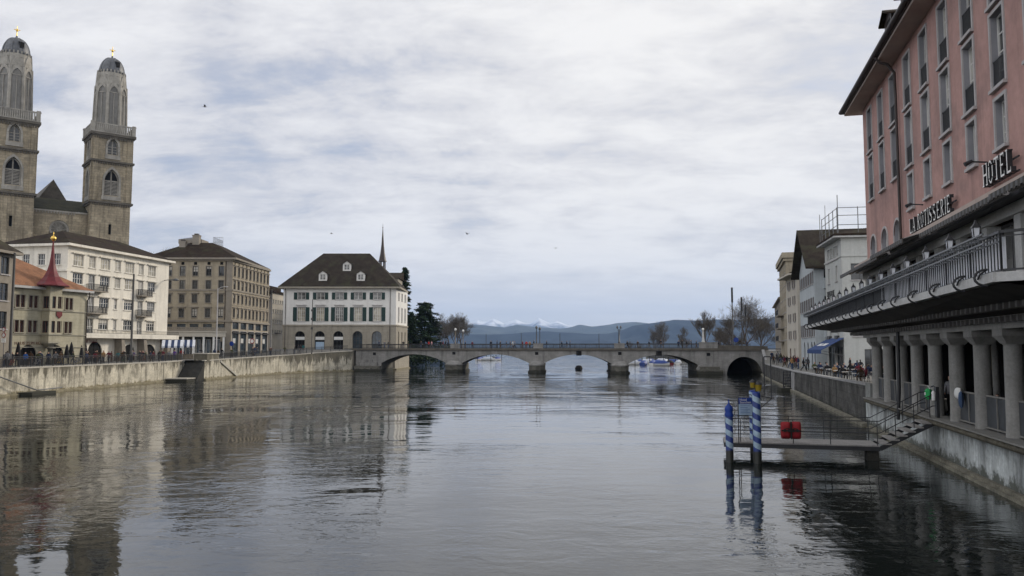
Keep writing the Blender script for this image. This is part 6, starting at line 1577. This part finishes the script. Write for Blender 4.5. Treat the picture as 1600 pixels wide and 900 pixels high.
BP = [(590,'dark navy'),(597,'grey'),(604,'black'),(626,'black'),(636,'olive green'),(655,'charcoal'),(668,'red'),(671,'pale pink'),(687,'black'),(690,'burgundy'),(694,'black'),(697,'dark navy'),(726,'black'),(736,'burgundy'),(766,'black'),(775,'dark navy'),(781,'charcoal'),(790,'black'),(796.5,'dark brown'),(800,'white'),(804,'grey'),(816,'burgundy'),(822,'red'),(827,'tan'),(834,'black'),(854,'black'),(878,'black'),(886,'dark navy'),(891,'charcoal'),(982,'black'),(998,'dark brown'),(1017,'black'),(1034,'black'),(1063,'dark navy'),(1068,'black'),(1077,'black'),(1082,'charcoal'),(1091.5,'black'),(1126,'black'),(1147,'grey'),(1170,'dark navy')]
for i, (u, c) in enumerate(BP):
    bk = [1.2, 2.2, 1.6, 2.8][i % 4]; p = bpos(u, bk); pl = 'on bridge '
    pl += 'beside the white hall' if u < 650 else 'before the dark cedar' if u < 705 else 'between the first two arch piers' if u < 838 else 'over the arch with the dinghy' if u < 965 else 'over the arch with moored boats' if u < 1092 else 'above the culvert'
    person(p.x, p.y, ZD+.003, pl, coat=c, rz=BF.rot+rq.choice([math.pi/2, -math.pi/2, math.pi/2, 0])+rq.uniform(-.3,.3), group='people crossing the bridge', rn=rq)
zR = lambda y: interp(ZR, y)-.03
for i in range(20):
    y = rq.uniform(106, 148); x = XR(y)+rq.uniform(.9, 3.2)
    person(x, y, zR(y), coat=rq.choice(DARK), place='beside the beige houses' if y < 128 else 'near the right bridge end', group='people on the near promenade', rn=rq)
for u, v, c, ps in ((1238,578,'tan','standing'),(1256,580,'black','walking'),(1262,579,'charcoal','strolling'),(1296,577,'black','standing'),(1304,577,'dark brown','waiting'),(1329,586,'black','walking'),(1340,589,'dark navy','standing'),(1345,588,'black','waiting')):
    p = onz(u, v, 2.32); person(p.x, p.y, zR(p.y), 'on the promenade near the cafe' if u > 1270 else 'walking beside the quay parapet', coat=c, pose=ps, group='people on the near promenade', rn=rq)
# cafe tables with seated guests
ctab = thing('cafe_table', 'x', 'table', (0,0,0), 0, 'cafe tables on the promenade')
mb = MB(); mb.lathe([(.36,.71),(.40,.72),(.40,.745),(.38,.75)], 16, (0,0)); mb.build('table_top', K['cloth'], ctab)
mb = MB(); mb.lathe([(.24,0),(.22,.03),(.035,.06),(.035,.705)], 10, (0,0)); mb.build('pedestal', K['iron'], ctab)
chr_ = thing('cafe_chair', 'x', 'chair', (0,0,0), 0, 'cafe chairs on the promenade')
mb = MB(); mb.box(-.21,.21,-.21,.21,.43,.455); mb.build('seat', K['iron2'], chr_)
mb = MB(); mb.bar((-.2,.2,.457),(-.2,.27,.86),.03); mb.bar((.2,.2,.457),(.2,.27,.86),.03)
for z in (.62,.74,.85): mb.bar((-.2,.23+(z-.6)*.15,z),(.2,.23+(z-.6)*.15,z),.06,.02)
mb.build('backrest', K['iron2'], chr_)
for sx_ in (-1,1):
    for sy_ in (-1,1): mb = MB(); mb.bar((sx_*.18,sy_*.18,.428),(sx_*.2,sy_*.2,0),.026); mb.build('leg', K['iron2'], chr_)
first = [True, True]
CT = [(y, o) for y in (64,68.5,73,77.5,82,86.5) for o in (1.5, 3.7)]
TW = ['first','second','third','fourth','fifth','sixth']
for i, (y, o) in enumerate(CT):
    x = XR(y)+o; y2 = y-o*.24; row = 'beside the parapet' if o < 2 else 'in the row nearer the houses'
    lb = 'white topped bistro table %s, %s from the hotel' % (row, TW[i//2])
    if first[0]: ctab.location = (x, y2, zR(y)); ctab['label'] = lb; first[0] = False
    else: dup(ctab, (x, y2, zR(y)), 0, lb)
    for k, (dx, dy, rz) in enumerate(((.0,.72,0),(.0,-.72,math.pi),(.72,0,-math.pi/2))[: 2 if i % 3 else 3]):
        rz += rq.uniform(-.2,.2)
        lb = 'metal cafe chair at the %s table %s, %s' % (TW[i//2], row, ['far side','near side','house side'][k])
        if first[1]: chr_.location = (x+dx, y2+dy, zR(y)); chr_.rotation_euler = (0,0,rz); chr_['label'] = lb; first[1] = False
        else: dup(chr_, (x+dx, y2+dy, zR(y)), rz, lb)
        if rq.random() < .8: person(x+dx, y2+dy, zR(y), 'at %s table by the %s' % (TW[i//2], 'parapet' if o < 2 else 'houses'), pose='seated', coat='tan' if i == 4 and k == 0 else rq.choice(DARK), rz=rz, group='guests seated at the promenade cafe', rn=rq)
# guests inside the arcade
for i, Yw in enumerate((47.4, 44.2, 38.3, 32.2, 29.4, 28.6, 26.4, 24.8)):
    p = Vector(ht.location)+Of.d*xy(Yw)+Of.n*1.15
    person(p.x, p.y, 1.97, 'behind the arcade railing of the hotel', pose='seated' if i in (3,4,6) else 'standing', rz=Of.rot+rq.uniform(-1.6,1.6), group='guests in the hotel arcade', rn=rq)
for i, Yw in enumerate((31.6, 28.2, 25.6)):
    p = Vector(ht.location)+Of.d*xy(Yw)+Of.n*.95; dup(ctab, (p.x, p.y, 1.97), 0, 'white topped bistro table behind the arcade railing, %s column gap from the steps' % TW[i+1], scale=(1.1,1.1,1.12))

# ---------------------------------------------------------------- quay railing, masts, lamps, signs
def long_rail(label, pl, zf, h=1.12):
    t = thing('quay_railing', label, 'railing', (pl[0][0], pl[0][1], 0)); iv = T((-pl[0][0], -pl[0][1], 0))
    pts = dense(pl, 2.0); b = MB(iv); r = MB(iv); po = MB(iv)
    for i, (p, q) in enumerate(zip(pts, pts[1:])):
        P0, P1 = Vector((p[0]-.22,p[1],interp(zf,p[1]))), Vector((q[0]-.22,q[1],interp(zf,q[1]))); U = Vector((0,0,1))
        for hh_, wd in ((h,.075),(h-.16,.04),(.12,.05)): r.bar(P0+U*hh_, P1+U*hh_, wd)
        n = int((P1-P0).length/.115)
        for k in range(1, n): c = P0.lerp(P1, k/n); b.bar(c+U*.12, c+U*(h-.16), .026)
        mb = MB(iv); mb.bar(P0, P0+U*(h+.03), .08); mb.build('post', K['iron'], t)
    r.build('handrail', K['iron'], t); b.build('balusters', K['iron'], t)
long_rail('dark iron railing along the quay before the guild house', [(-54.3,50),(-53.3,83),(-52.4,128.5)], ZL)
long_rail('dark iron railing along the quay from the stone block to the bridge', [(-49.1,135),(-48.6,142),(-46,160),(-42,170),(-36.2,178)], ZL)
def mast(u, v0, v1, Y, r, label, cat='mast', mat='pole', fit=None, z0=None):
    p = at(u, 545, Y); z0 = zL(Y) if z0 is None else z0
    t = thing('mast' if cat == 'mast' else 'street_lamp', label, cat, (p.x, Y, z0)); hgt = at(u, v0, Y).z-z0
    mb = MB(); mb.lathe([(r*1.5,0),(r*1.5,.25),(r,.3),(r*.7,hgt)], 10, (0,0)); mb.build('pole', K[mat], t)
    if fit == 'lamp':
        mb = MB(); mb.lathe([(r*.7,hgt+.003),(.22,hgt+.1),(.27,hgt+.45),(.1,hgt+.6),(.02,hgt+.75)], 10, (0,0)); mb.build('lantern', K['iron2'], t)
    elif fit == 'globe':
        mb = MB(); mb.lathe([(.08,hgt+.003),(.2,hgt+.1),(.26,hgt+.3),(.2,hgt+.5),(.05,hgt+.58)], 12, (0,0)); mb.build('globe', K['white'], t)
    elif fit == 'arm':
        mb = MB(); mb.tube([(0,0,hgt-.3),(.5,-.2,hgt+.1),(1.3,-.5,hgt+.2)], .05, 6); mb.box(1.2,1.9,-.7,-.4,hgt+.12,hgt+.26); mb.build('lamp_arm', K[mat], t)
    elif fit == 'box':
        for f in (.45,.62,.78): mb = MB(); mb.box(-.2,.2,-.25,-.06,hgt*f,hgt*f+.45); mb.build('camera_box', K[mat], t)
    elif fit == 'banner':
        mb = MB(); mb.box(-.17,.17,-.17,.17,hgt*.76,hgt-.05); mb.build('banner_sleeve', K['iron'], t)
    elif fit == 'double':
        for s_ in (-1,1): mb = MB(); mb.tube([(0,0,hgt-.5),(s_*.3,0,hgt-.3),(s_*.35,0,hgt)], .04, 6); mb.lathe([(.06,hgt+.003),(.18,hgt+.2),(.15,hgt+.5),(.03,hgt+.7)], 8, (s_*.35,0)); mb.build('lantern', K['iron2'], t)
    return t
mast(16, 395, 575, 87.5, .165, 'thick grey catenary mast at the edge with two round traffic signs')
mast(205, 428, 568, 112, .17, 'tall slim dark mast before the white apartment building')
mast(338, 450, 552, 138, .12, 'thin pale mast beside the grey brown office building', mat='stonetrim', fit='arm')
mast(487, 468, 550, 166, .1, 'thin dark mast with camera boxes before the white hall', fit='box')
mast(423, 452, 549, 158, .09, 'thin grey mast before the narrow town house', mat='iron2')
def rsign(u, v, Y, d, col, label, ring=True, z0=None, post=True):
    p = at(u, v, Y); zg = zL(Y) if z0 is None else z0
    t = thing('traffic_sign', label, 'sign', (p.x, Y, zg), -.3); z = p.z-zg
    M2 = T((0,0,z)) @ Matrix.Rotation(math.pi/2, 4, 'X')
    mb = MB(); mb.lathe([(d/2,0),(d/2,.03)], 20, (0,0), 0, False)
    if ring: mb.lathe([(d*.36,.033),(d*.36,.036)], 20, (0,0), 1, False)
    mb.build('disc', [K[col], K['white']], t, M2)
    if post: mb = MB(); mb.tube([(0,.06,0),(0,.06,z+.3)], .035, 6); mb.build('post', K['iron2'], t)
    return t
rsign(6, 515, 86.6, .5, 'red', 'upper round red ringed traffic sign beside the thick mast')
s2 = rsign(6, 523.5, 86.4, .55, 'red', 'lower round red ringed traffic sign with white plate beside the thick mast', post=False)
mb = MB(); z = at(6, 532, 86.4).z-zL(86.4); mb.box(-.32,.32,-.03,.0,z-.22,z+.22); mb.build('plate', K['white'], s2)
rsign(362, 537, 150, .9, 'signblue', 'round blue traffic sign before the office building', False)
rsign(394, 533, 152, 1.0, 'red', 'round red traffic sign before the shopfront of the office building', True)
p = bpos(1150, 6); rs_ = rsign(1150, 531, p.y, 1.0, 'signblue', 'round blue traffic sign at the end of the bridge', False, z0=ZD)
def blamp(u, v, back, r, label, mat='iron', fit='lamp', z0=ZD):
    p = bpos(u, back); t = mast(u, v, 545, p.y, r, label, 'street lamp', mat, fit, z0); return t
blamp(838.3, 514, .17, .10, 'dark bridge lamp on the middle pedestal, taller of the pair', z0=6.123)
blamp(843.5, 516, 3.5, .10, 'dark bridge lamp just behind the middle pedestal lamp')
blamp(967.5, 514, .17, .16, 'ornate dark lamp on the pedestal over the third pier', fit='double', z0=6.123)
blamp(711.5, 517, .6, .11, 'pale lamp post over the first bridge pier', 'barklight', 'globe')
blamp(723.5, 519, 9, .10, 'pale lamp post behind the first bridge pier', 'barklight', 'globe')
blamp(1099, 517, .2, .22, 'pale stone lamp column on the solid bridge parapet', 'slabw', 'globe', z0=6.303)
for u, v, lb in ((759.5,522,'thin dark pole on the bridge, nearest the bare trees'),(814.5,520,'dark pole on the bridge beside the middle pedestal'),(875,521,'thin dark pole over the arch with the dinghy'),(936,521,'thin dark pole before the blue mountains near the ornate lamp')):
    blamp(u, v, 11.6, .07, lb, fit=None)
for u, v, Y, r, f, lb in ((1145.5,449,168,.14,'banner','tallest dark banner mast rising before the large bare tree'),(1160,464,185,.12,'banner','second dark banner mast before the large bare tree'),(1166,476,200,.11,'banner','shortest dark banner mast before the large bare tree')):
    mast(u, v, 545, Y, r, lb, fit=f, z0=4.57 if Y < 176 else 3.6)

# ---------------------------------------------------------------- stalls, parasols, bicycles
def stall(u, Y, label, w=3.0):
    p = at(u, 545, Y); t = thing('market_stall', label, 'market stall', (p.x, Y, zL(Y)), .35, 'striped market stalls')
    mb = MB(); n = 7
    for k in range(n):
        x0, x1 = -w/2+k*w/n, -w/2+(k+1)*w/n-.003
        mb.hexa([(x0,-1.4,2.2),(x1,-1.4,2.2),(x1,0,3.2),(x0,0,3.2),(x0,-1.4,2.24),(x1,-1.4,2.24),(x1,0,3.24),(x0,0,3.24)], k%2)
        mb.hexa([(x0,0,3.2),(x1,0,3.2),(x1,1.4,2.3),(x0,1.4,2.3),(x0,0,3.24),(x1,0,3.24),(x1,1.4,2.34),(x0,1.4,2.34)], k%2)
        mb.box(x0,x1,-1.42,-1.402,1.95,2.24,k%2)
    mb.build('canopy', [K['awnwhite'], K['stallblue']], t)
    for sx_ in (-1,1):
        for sy_ in (-1,1): mb = MB(); mb.bar((sx_*(w/2-.1),sy_*1.2,0),(sx_*(w/2-.1),sy_*1.2,2.3),.06); mb.build('post', K['white'], t)
    mb = MB(); mb.box(-w/2+.15,w/2-.15,-1.0,-.3,.78,.86); mb.box(-w/2+.2,w/2-.2,-.95,-.35,0,.777); mb.build('counter', K['barklight'], t)
stall(270, 131, 'blue and white striped market stall next to the white apartment building', 3.2)
stall(290, 135, 'second blue and white striped market stall, farther from the white building', 3.0)
pr = None
for u, Y, lb in ((28.5,92.5,'closed dark parasol before the first arch of the guild house'),(104.5,100.5,'closed dark parasol beside the second arch of the guild house'),(111.5,102,'slimmer closed dark parasol nearest the guild house corner'),(133,107,'closed dark parasol before the first white arcade arch'),(127,105.5,'closed dark parasol between the guild house and the white arcade')):
    p = at(u, 545, Y); loc = (p.x, Y, zL(Y))
    if pr is None:
        pr = thing('parasol', lb, 'parasol', loc, 0, 'closed parasols on the quay')
        mb = MB(); mb.lathe([(.05,.85),(.30,.9),(.34,1.2),(.26,1.8),(.15,2.4),(.04,2.75)], 8, (0,0), 0, False); mb.build('canopy', K['tr_black'], pr); mb = MB(); mb.lathe([(.28,0),(.28,.08),(.03,.1),(.03,.84)], 8, (0,0)); mb.build('pole', K['iron'], pr)
    else: dup(pr, loc, 0, lb, scale=RN.uniform(.9, 1.08))
bk = thing('bicycle', 'x', 'bicycle', (0,0,0), 0, 'bicycles leaning on the quay railing')
ring = lambda R, cx, n=18: [(cx+R*math.cos(k*2*math.pi/n), 0, .34+R*math.sin(k*2*math.pi/n)) for k in range(n+1)]
for cx in (-.52,.52):
    mb = MB(); mb.tube(ring(.33,cx), .022, 5); 
    wh = mb.build('wheel', K['rubber'], bk); mb = MB()
    for k in range(9): a = k*math.pi/9; mb.bar((cx-.3*math.cos(a),0,.34-.3*math.sin(a)),(cx+.3*math.cos(a),0,.34+.3*math.sin(a)),.006)
    mb.build('spokes', K['iron2'], wh)
mb = MB()
for a, b in (((-.52,0,.34),(-.1,0,.32)),((-.1,0,.32),(-.2,0,.85)),((-.2,0,.8),(.36,0,.82)),((-.1,0,.32),(.37,0,.75)),((-.52,0,.34),(-.2,0,.8)),((.52,0,.34),(.36,0,.95))): mb.tube([a,b], .018, 6)
fr_ = mb.build('frame', K['bagcol'], bk)
mb = MB(); mb.box(-.32,-.06,-.07,.07,.86,.92); mb.build('saddle', K['rubber'], bk)
mb = MB(); mb.tube([(.36,-.28,1.0),(.34,0,.98),(.36,.28,1.0)], .016, 6); mb.build('handlebar', K['iron2'], bk)
BKC = [('red',(.4,.03,.03)),('black',(.02,.02,.02)),('pale grey',(.5,.5,.5)),('mustard',(.45,.3,.04)),('blue',(.05,.1,.3)),('white',(.6,.6,.6)),('green',(.05,.16,.07)),('orange',(.45,.15,.03))]
for i, y in enumerate((86.5,89.2,91.0,95.4,99.0,104.5,110.5,116.2)):
    lb = '%s framed bicycle leaning on the railing %s' % (BKC[i][0], lplace(y)); loc = (bankx(y)-.62, y, zL(y)); rz = math.pi/2+rq.uniform(-.12,.12)
    if i == 0: bk.location = loc; bk.rotation_euler = (0,0,rz); bk['label'] = lb; o = bk
    else: o = dup(bk, loc, rz, lb)
    for c_ in o.children:
        if c_.name.startswith('frame'): c_.color = BKC[i][1]+(1,)

# ---------------------------------------------------------------- trees
def bare_tree(name, label, loc, h, spread, seed, depth=6, mats=('bark','twig'), dens=4, group=None):
    rn = random.Random(seed); t = thing(name, label, 'tree', loc, 0, group)
    tr = MB(); cr = MB()
    def grow(p, d, ln, r, k):
        n = 3; pts = [p]; q = p; dd = d.copy()
        for i in range(n):
            dd = (dd+Vector((rn.uniform(-.16,.16), rn.uniform(-.16,.16), rn.uniform(-.02,.14)))).normalized(); q = q+dd*(ln/n); pts.append(q)
        big = k >= depth-2
        (tr if big else cr).tube(pts, [lerp(r, r*.62, i/n) for i in range(n+1)], 7 if big else 3, 0, True, False)
        if k == 0: return
        m_ = dens if k > 1 else dens+1
        for j in range(m_):
            src = pts[-1] if j == 0 else pts[rn.choice([1,2,3])]
            a = rn.uniform(0, 6.28); tilt = rn.uniform(.35, .95)*spread if j else rn.uniform(.1, .35)
            ax = dd.cross(Vector((math.cos(a), math.sin(a), .3))).normalized()
            nd_ = (Matrix.Rotation(tilt, 3, ax) @ dd)
            nd_ = (nd_+Vector((0,0,.12))).normalized()
            grow(src, nd_, ln*rn.uniform(.62,.8), max(r*.6*(1 if j == 0 else .8), .017), k-1)
    grow(Vector((0,0,0)), Vector((0,0,1)), h*.34, h*.02, depth)
    tr.build('trunk', K[mats[0]], t); cr.build('crown', K[mats[1]], t); return t
def tree_at(u, Y, z0): p = at(u, 545, Y); return (p.x, Y, z0)
bare_tree('bare_tree', 'largest wide bare tree rising beyond the end of the bridge', tree_at(1168, 205, 2.5), 15.8, 1.5, 3)
bare_tree('bare_tree', 'bare tree with dense twigs beside the largest tree past the bridge', tree_at(1190, 212, 2.5), 12.5, 1.35, 8)
bare_tree('bare_tree', 'low bushy bare tree in front of the largest bare tree', tree_at(1144, 215, 2.5), 11, 1.4, 21)
bare_tree('bare_tree', 'narrow upright bare tree beside the pale lamp column', tree_at(1102, 250, 2.3), 13, .62, 5)
bare_tree('bare_tree', 'small bare tree between the narrow tree and the banner masts', tree_at(1122, 262, 2.3), 10, .9, 15)
bare_tree('bare_tree', 'bare lakeside tree above the arch with moored boats', tree_at(1036, 440, 2.2), 17, 1.0, 6, mats=('bark','twig'))
bare_tree('bare_tree', 'bare lakeside tree, left neighbour of the tree above the boats', tree_at(1022, 455, 2.2), 14, 1.0, 14)
bare_tree('bare_tree', 'slim bare lakeside tree between the two lakeside groups', tree_at(1066, 430, 2.2), 13, .8, 24)
bare_tree('bare_tree', 'small reddish bare tree at the far lakeside', tree_at(983, 470, 1.0), 8.5, .9, 34, 5)
bare_tree('bare_tree', 'tiny bare tree beside the small reddish lakeside tree', tree_at(998, 480, 1.0), 7.5, .9, 35, 5)
bare_tree('bare_tree', 'brown bare tree standing right behind the dark cedar', tree_at(702, 290, 4.5), 13.5, 1.3, 44)
bare_tree('bare_tree', 'brown bare tree at the end of the left shore row', tree_at(721, 300, 4.5), 13.5, 1.3, 45)
bare_tree('bare_tree', 'brown bare tree in the middle of the left shore row', tree_at(712, 280, 4.5), 12, 1.35, 46)
bare_tree('bare_tree', 'bare treetop showing between the white and the office building', tree_at(243, 172, 3.5), 20.5, .8, 50)
def conifer(label, loc, h, R, seed, shape, n=2600, sz=.8, droop=.25, layers=0):
    rn = random.Random(seed); t = thing('conifer_tree', label, 'tree', loc)
    mb = MB(); mb.tube([(0,0,0),(.05,0,h*.5),(0,.05,h*.97)], [h*.018,h*.012,.03], 8); mb.build('trunk', K['bark'], t)
    mb = MB(); cr = MB()
    nb = 150 if layers == 0 else layers*13
    for b in range(nb):
        z = h*(.06+.93*rn.random()**.9) if layers == 0 else h*(.12+.86*((b//13)+rn.uniform(-.15,.15))/layers)
        L_ = R*shape(z/h)*rn.uniform(.55,1.12); a = rn.uniform(0,6.28)
        d = Vector((math.cos(a), math.sin(a), -droop+rn.uniform(-.1,.2))).normalized()
        p0 = Vector((0,0,z)); cr.tube([p0, p0+d*L_*.95], [.05,.012], 3, 0, True, False)
        for k in range(int(n/nb)):
            f = rn.random()**.6; c = p0+d*(L_*f)+Vector((rn.gauss(0,.18*sz),rn.gauss(0,.18*sz),rn.gauss(0,.12*sz)))
            e1 = Vector((rn.uniform(-1,1),rn.uniform(-1,1),rn.uniform(-.5,.35))).normalized()*sz*rn.uniform(.3,.62); e2 = d.cross(Vector((rn.uniform(-.4,.4),rn.uniform(-.4,.4),1))).normalized()*sz*rn.uniform(.12,.3)
            mb.face([c-e1, c-e2*.6, c+e1+Vector((0,0,-.1*sz)), c+e2])
    cr.build('branches', K['bark'], t); mb.build('crown', K['needle'], t)
conifer('tall slim dark conifer rising behind the white hall', tree_at(632, 232, 4.6), 24, 3.3, 2, lambda t: (1-t)**.55*min(1, t*6+.3)*.9+.08, 8000, 1.0)
conifer('broad layered dark cedar leaning over the start of the bridge', tree_at(663, 226, 4.6), 14.2, 6.4, 4, lambda t: (1-t)**.5*min(1, t*3+.45)+.05, 15000, 1.05, .12, 14)
conifer('small dark conifer tucked between the hall and the cedar', tree_at(643, 220, 4.6), 10.5, 3.6, 9, lambda t: (1-t)**.7+.06, 5200, .9)

for i, (x, y, s_) in enumerate(((-27.6,216,1.0),(-26.2,224,1.2),(-25.6,233,1.0),(-25.4,243,1.3),(-24.2,254,1.1),(-22.5,268,1.4),(-21,284,1.2))):
    rn = random.Random(90+i); t = thing('shrub', '%s dark evergreen shrub on the shore seen through the first bridge arch' % ORD[i], 'shrub', (x-.6, y, 2.2), 0, 'shrubs on the shore behind the bridge')
    mb = MB()
    for k in range(700):
        d = Vector((rn.gauss(0,1),rn.gauss(0,1),rn.gauss(0,1))).normalized()*rn.random()**.4; c = Vector((d.x*2.2*s_, d.y*3*s_, 1.0+d.z*2.6*s_)); a = Vector((rn.uniform(-1,1),rn.uniform(-1,1),rn.uniform(-1,1)))*.32; q = Vector((rn.uniform(-1,1),rn.uniform(-1,1),rn.uniform(-1,1)))*.25
        mb.face([c-a, c-q, c+a, c+q])
    mb.build('foliage', K['needle'], t); mb = MB(); mb.tube([(0,0,-.5),(0,0,2)], .1, 6); mb.build('stem', K['bark'], t)

# ---------------------------------------------------------------- boats, buoys, gulls
def hull(L_, B, D):
    st_ = [(-.5,.86,.0),(-.3,1,.0),(0,1,.02),(.22,.86,.06),(.38,.55,.14),(.5,.03,.26)]
    sec = [(-1,1),(-.93,.55),(-.7,.12),(0,-.12),(.7,.12),(.93,.55),(1,1)]
    V = [(f*L_, s*B/2*w_, D*(zz+rise*1.1)) for f, w_, rise in st_ for s, zz in sec]; n = len(sec); Fs = []
    for i in range(len(st_)-1):
        for j in range(n-1): Fs.append((i*n+j, i*n+j+1, (i+1)*n+j+1, (i+1)*n+j))
    return V, Fs, n, st_
def boat(label, loc, rz, L_, B, hm, cm, mastq=False, group='boats moored beyond the bridge'):
    t = thing('boat', label, 'boat', loc, rz, group); D = .85
    V, Fs, n, st_ = hull(L_, B, D); mb = MB(); mb.mesh(V, Fs, 0, True); mb.face(V[:n][::-1]); mb.build('hull', K[hm], t)
    mb = MB(); V2 = []
    for f, w_, rise in st_:
        z = D*(1+rise*1.1)+.02; hgt = .85*(1 if -.4 < f < .3 else .25)
        V2 += [(f*L_*.98,-B/2*w_*1.01,z-.15),(f*L_*.98,-B/2*w_*.98,z+.05),(f*L_*.98,-B/4*w_,z+hgt*.75),(f*L_*.98,0,z+hgt),(f*L_*.98,B/4*w_,z+hgt*.75),(f*L_*.98,B/2*w_*.98,z+.05),(f*L_*.98,B/2*w_*1.01,z-.15)]
    mb.mesh(V2, Fs, 0, True); mb.face(V2[:7][::-1]); mb.build('cover', K[cm], t)
    if mastq: mb = MB(); mb.tube([(.4,0,D),(.4,0,7.5)], .045, 6); mb.build('mast', K['white'], t)
    return t
CV = {'blue':'tarpblue','pale grey':'tarpgrey','dark':'tr_black'}
BL = [(988,250,'white','pale grey'),(1000,262,'white','blue'),(1006,240,'blue','blue'),(1012,268,'white','pale grey'),(1020,246,'white','blue'),(1028,258,'blue','blue'),(1033,238,'white','blue'),(1040,270,'white','pale grey'),(1046,248,'red','dark'),(1052,262,'white','blue'),(1060,252,'white','pale grey'),(1016,284,'white','blue'),(1034,288,'white','pale grey'),
      (749,345,'white','blue'),(756,352,'blue','blue'),(763,340,'white','pale grey'),(770,356,'red','dark'),(778,348,'white','blue')]
HM = {'white':'white','blue':'tarpblue','red':'spirered'}
ZO = ['first along','second along','third along','fourth along','fifth along']
for i, (u, Y, h_, c) in enumerate(BL):
    p = at(u, 545, Y)
    where = 'in the second arch, '+ZO[i-13] if i >= 13 else ''
    boat('moored %s motorboat under a %s cover %s' % (h_, c, where if i >= 13 else 'beneath the right arch, '+['first','second','third','fourth','fifth','sixth','seventh','eighth','ninth','tenth','eleventh','twelfth','thirteenth'][i]+' along'), (p.x, Y, -.15), math.pi/2+rq.uniform(-.5,.5) if i % 3 else rq.uniform(-.3,.3), rq.uniform(4.5,6.2), 2.0, HM[h_], CV[c], False)
mp_ = None
for i, (u, Y) in enumerate(((992,246),(1003,255),(1015,250),(1024,262),(1037,250),(1044,240),(1055,256),(746,340),(760,344),(767,336),(775,346),(784,350))):
    p = at(u, 545, Y); lb = 'thin timber mooring pole among the boats, %s' % (ORD[i]+' from the right pier' if i < 7 else ORD[i-7]+' at the left shore')
    if mp_ is None:
        mp_ = thing('mooring_pole', lb, 'pole', (p.x, Y, 0), 0, 'mooring poles among the boats'); mb = MB(); mb.tube([(0,0,-1),(0,0,2.9)], .12, 7); mb.build('shaft', K['postwet'], mp_)
    else: dup(mp_, (p.x, Y, 0), 0, lb, scale=(1,1,rq.uniform(.8,1.15)))
dp = at(904.5, 545, 186)
dg_ = thing('dinghy', 'small dark covered boat bow on beneath the third arch', 'boat', (dp.x, 186, -.1), -math.pi/2+.05)
V, Fs, n, st_ = hull(3.6, 1.75, .7); mb = MB(); mb.mesh(V, Fs, 0, True); mb.face(V[:n][::-1]); mb.build('hull', K['rubber'], dg_)
mb = MB(); mb.lathe([(.78,.6),(.76,.9),(.6,1.15),(.3,1.28),(.02,1.3)], 14, (-.2,0)); mb.build('cover', K['tr_black'], dg_)
def gull(u, v, Y, s, rz, up, label):
    p = at(u, v, Y); t = thing('gull', label, 'bird', p, rz, 'gulls in the sky')
    mb = MB(); V = []; 
    prof = [(-.30,.01,.03),(-.2,.05,.03),(-.05,.075,.0),(.1,.07,.0),(.2,.045,.02),(.26,.04,.035),(.31,.028,.03),(.36,.006,.02)]
    mb.tube([(x,0,z) for x, r, z in prof], [r for x, r, z in prof], 8); mb.mesh([(-.28,-.02,.03),(-.45,-.09,.03),(-.45,.09,.03),(-.28,.02,.03)], [(0,1,2,3)]); mb.build('body', K['gullwhite'], t)
    for k in (-1, 1):
        mb = MB(); W = [(.0,.03,.02,.16),(.28,.30*up,.05,.15),(.5,.33*up,.0,.10),(.70,.24*up,-.12,.02)]
        for (y0,z0,x0,c0),(y1,z1,x1,c1) in zip(W, W[1:]): mb.hexa([(x0-c0,k*y0,z0),(x0+c0*.6,k*y0,z0),(x1+c1*.6,k*y1,z1),(x1-c1,k*y1,z1),(x0-c0,k*y0,z0+.015),(x0+c0*.6,k*y0,z0+.02),(x1+c1*.6,k*y1,z1+.02),(x1-c1,k*y1,z1+.015)])
        mb.build('wing', K['gulldark'], t)
    t.scale = (s,)*3
gull(320, 167, 75, .62, .3, .6, 'dark gull gliding high beside the church towers')
gull(730, 366, 90, .55, 2.4, .9, 'gull with raised wings above the middle of the bridge')
gull(518, 365, 90, .5, .1, .3, 'gull gliding just above the roof of the white hall')
gull(868, 388, 110, .5, 1.0, .5, 'tiny distant gull low in the sky right of centre')
# lakeside houses at the foot of the hills
rl = random.Random(77)
for i in range(16):
    u = 1196+rl.uniform(0,26) if i < 8 else 930+rl.uniform(0,170); Y = rl.uniform(1900, 2700); p = at(u, 545, Y)
    z0 = (at(u, 540-rl.uniform(0,16), Y).z if i < 8 else 2)
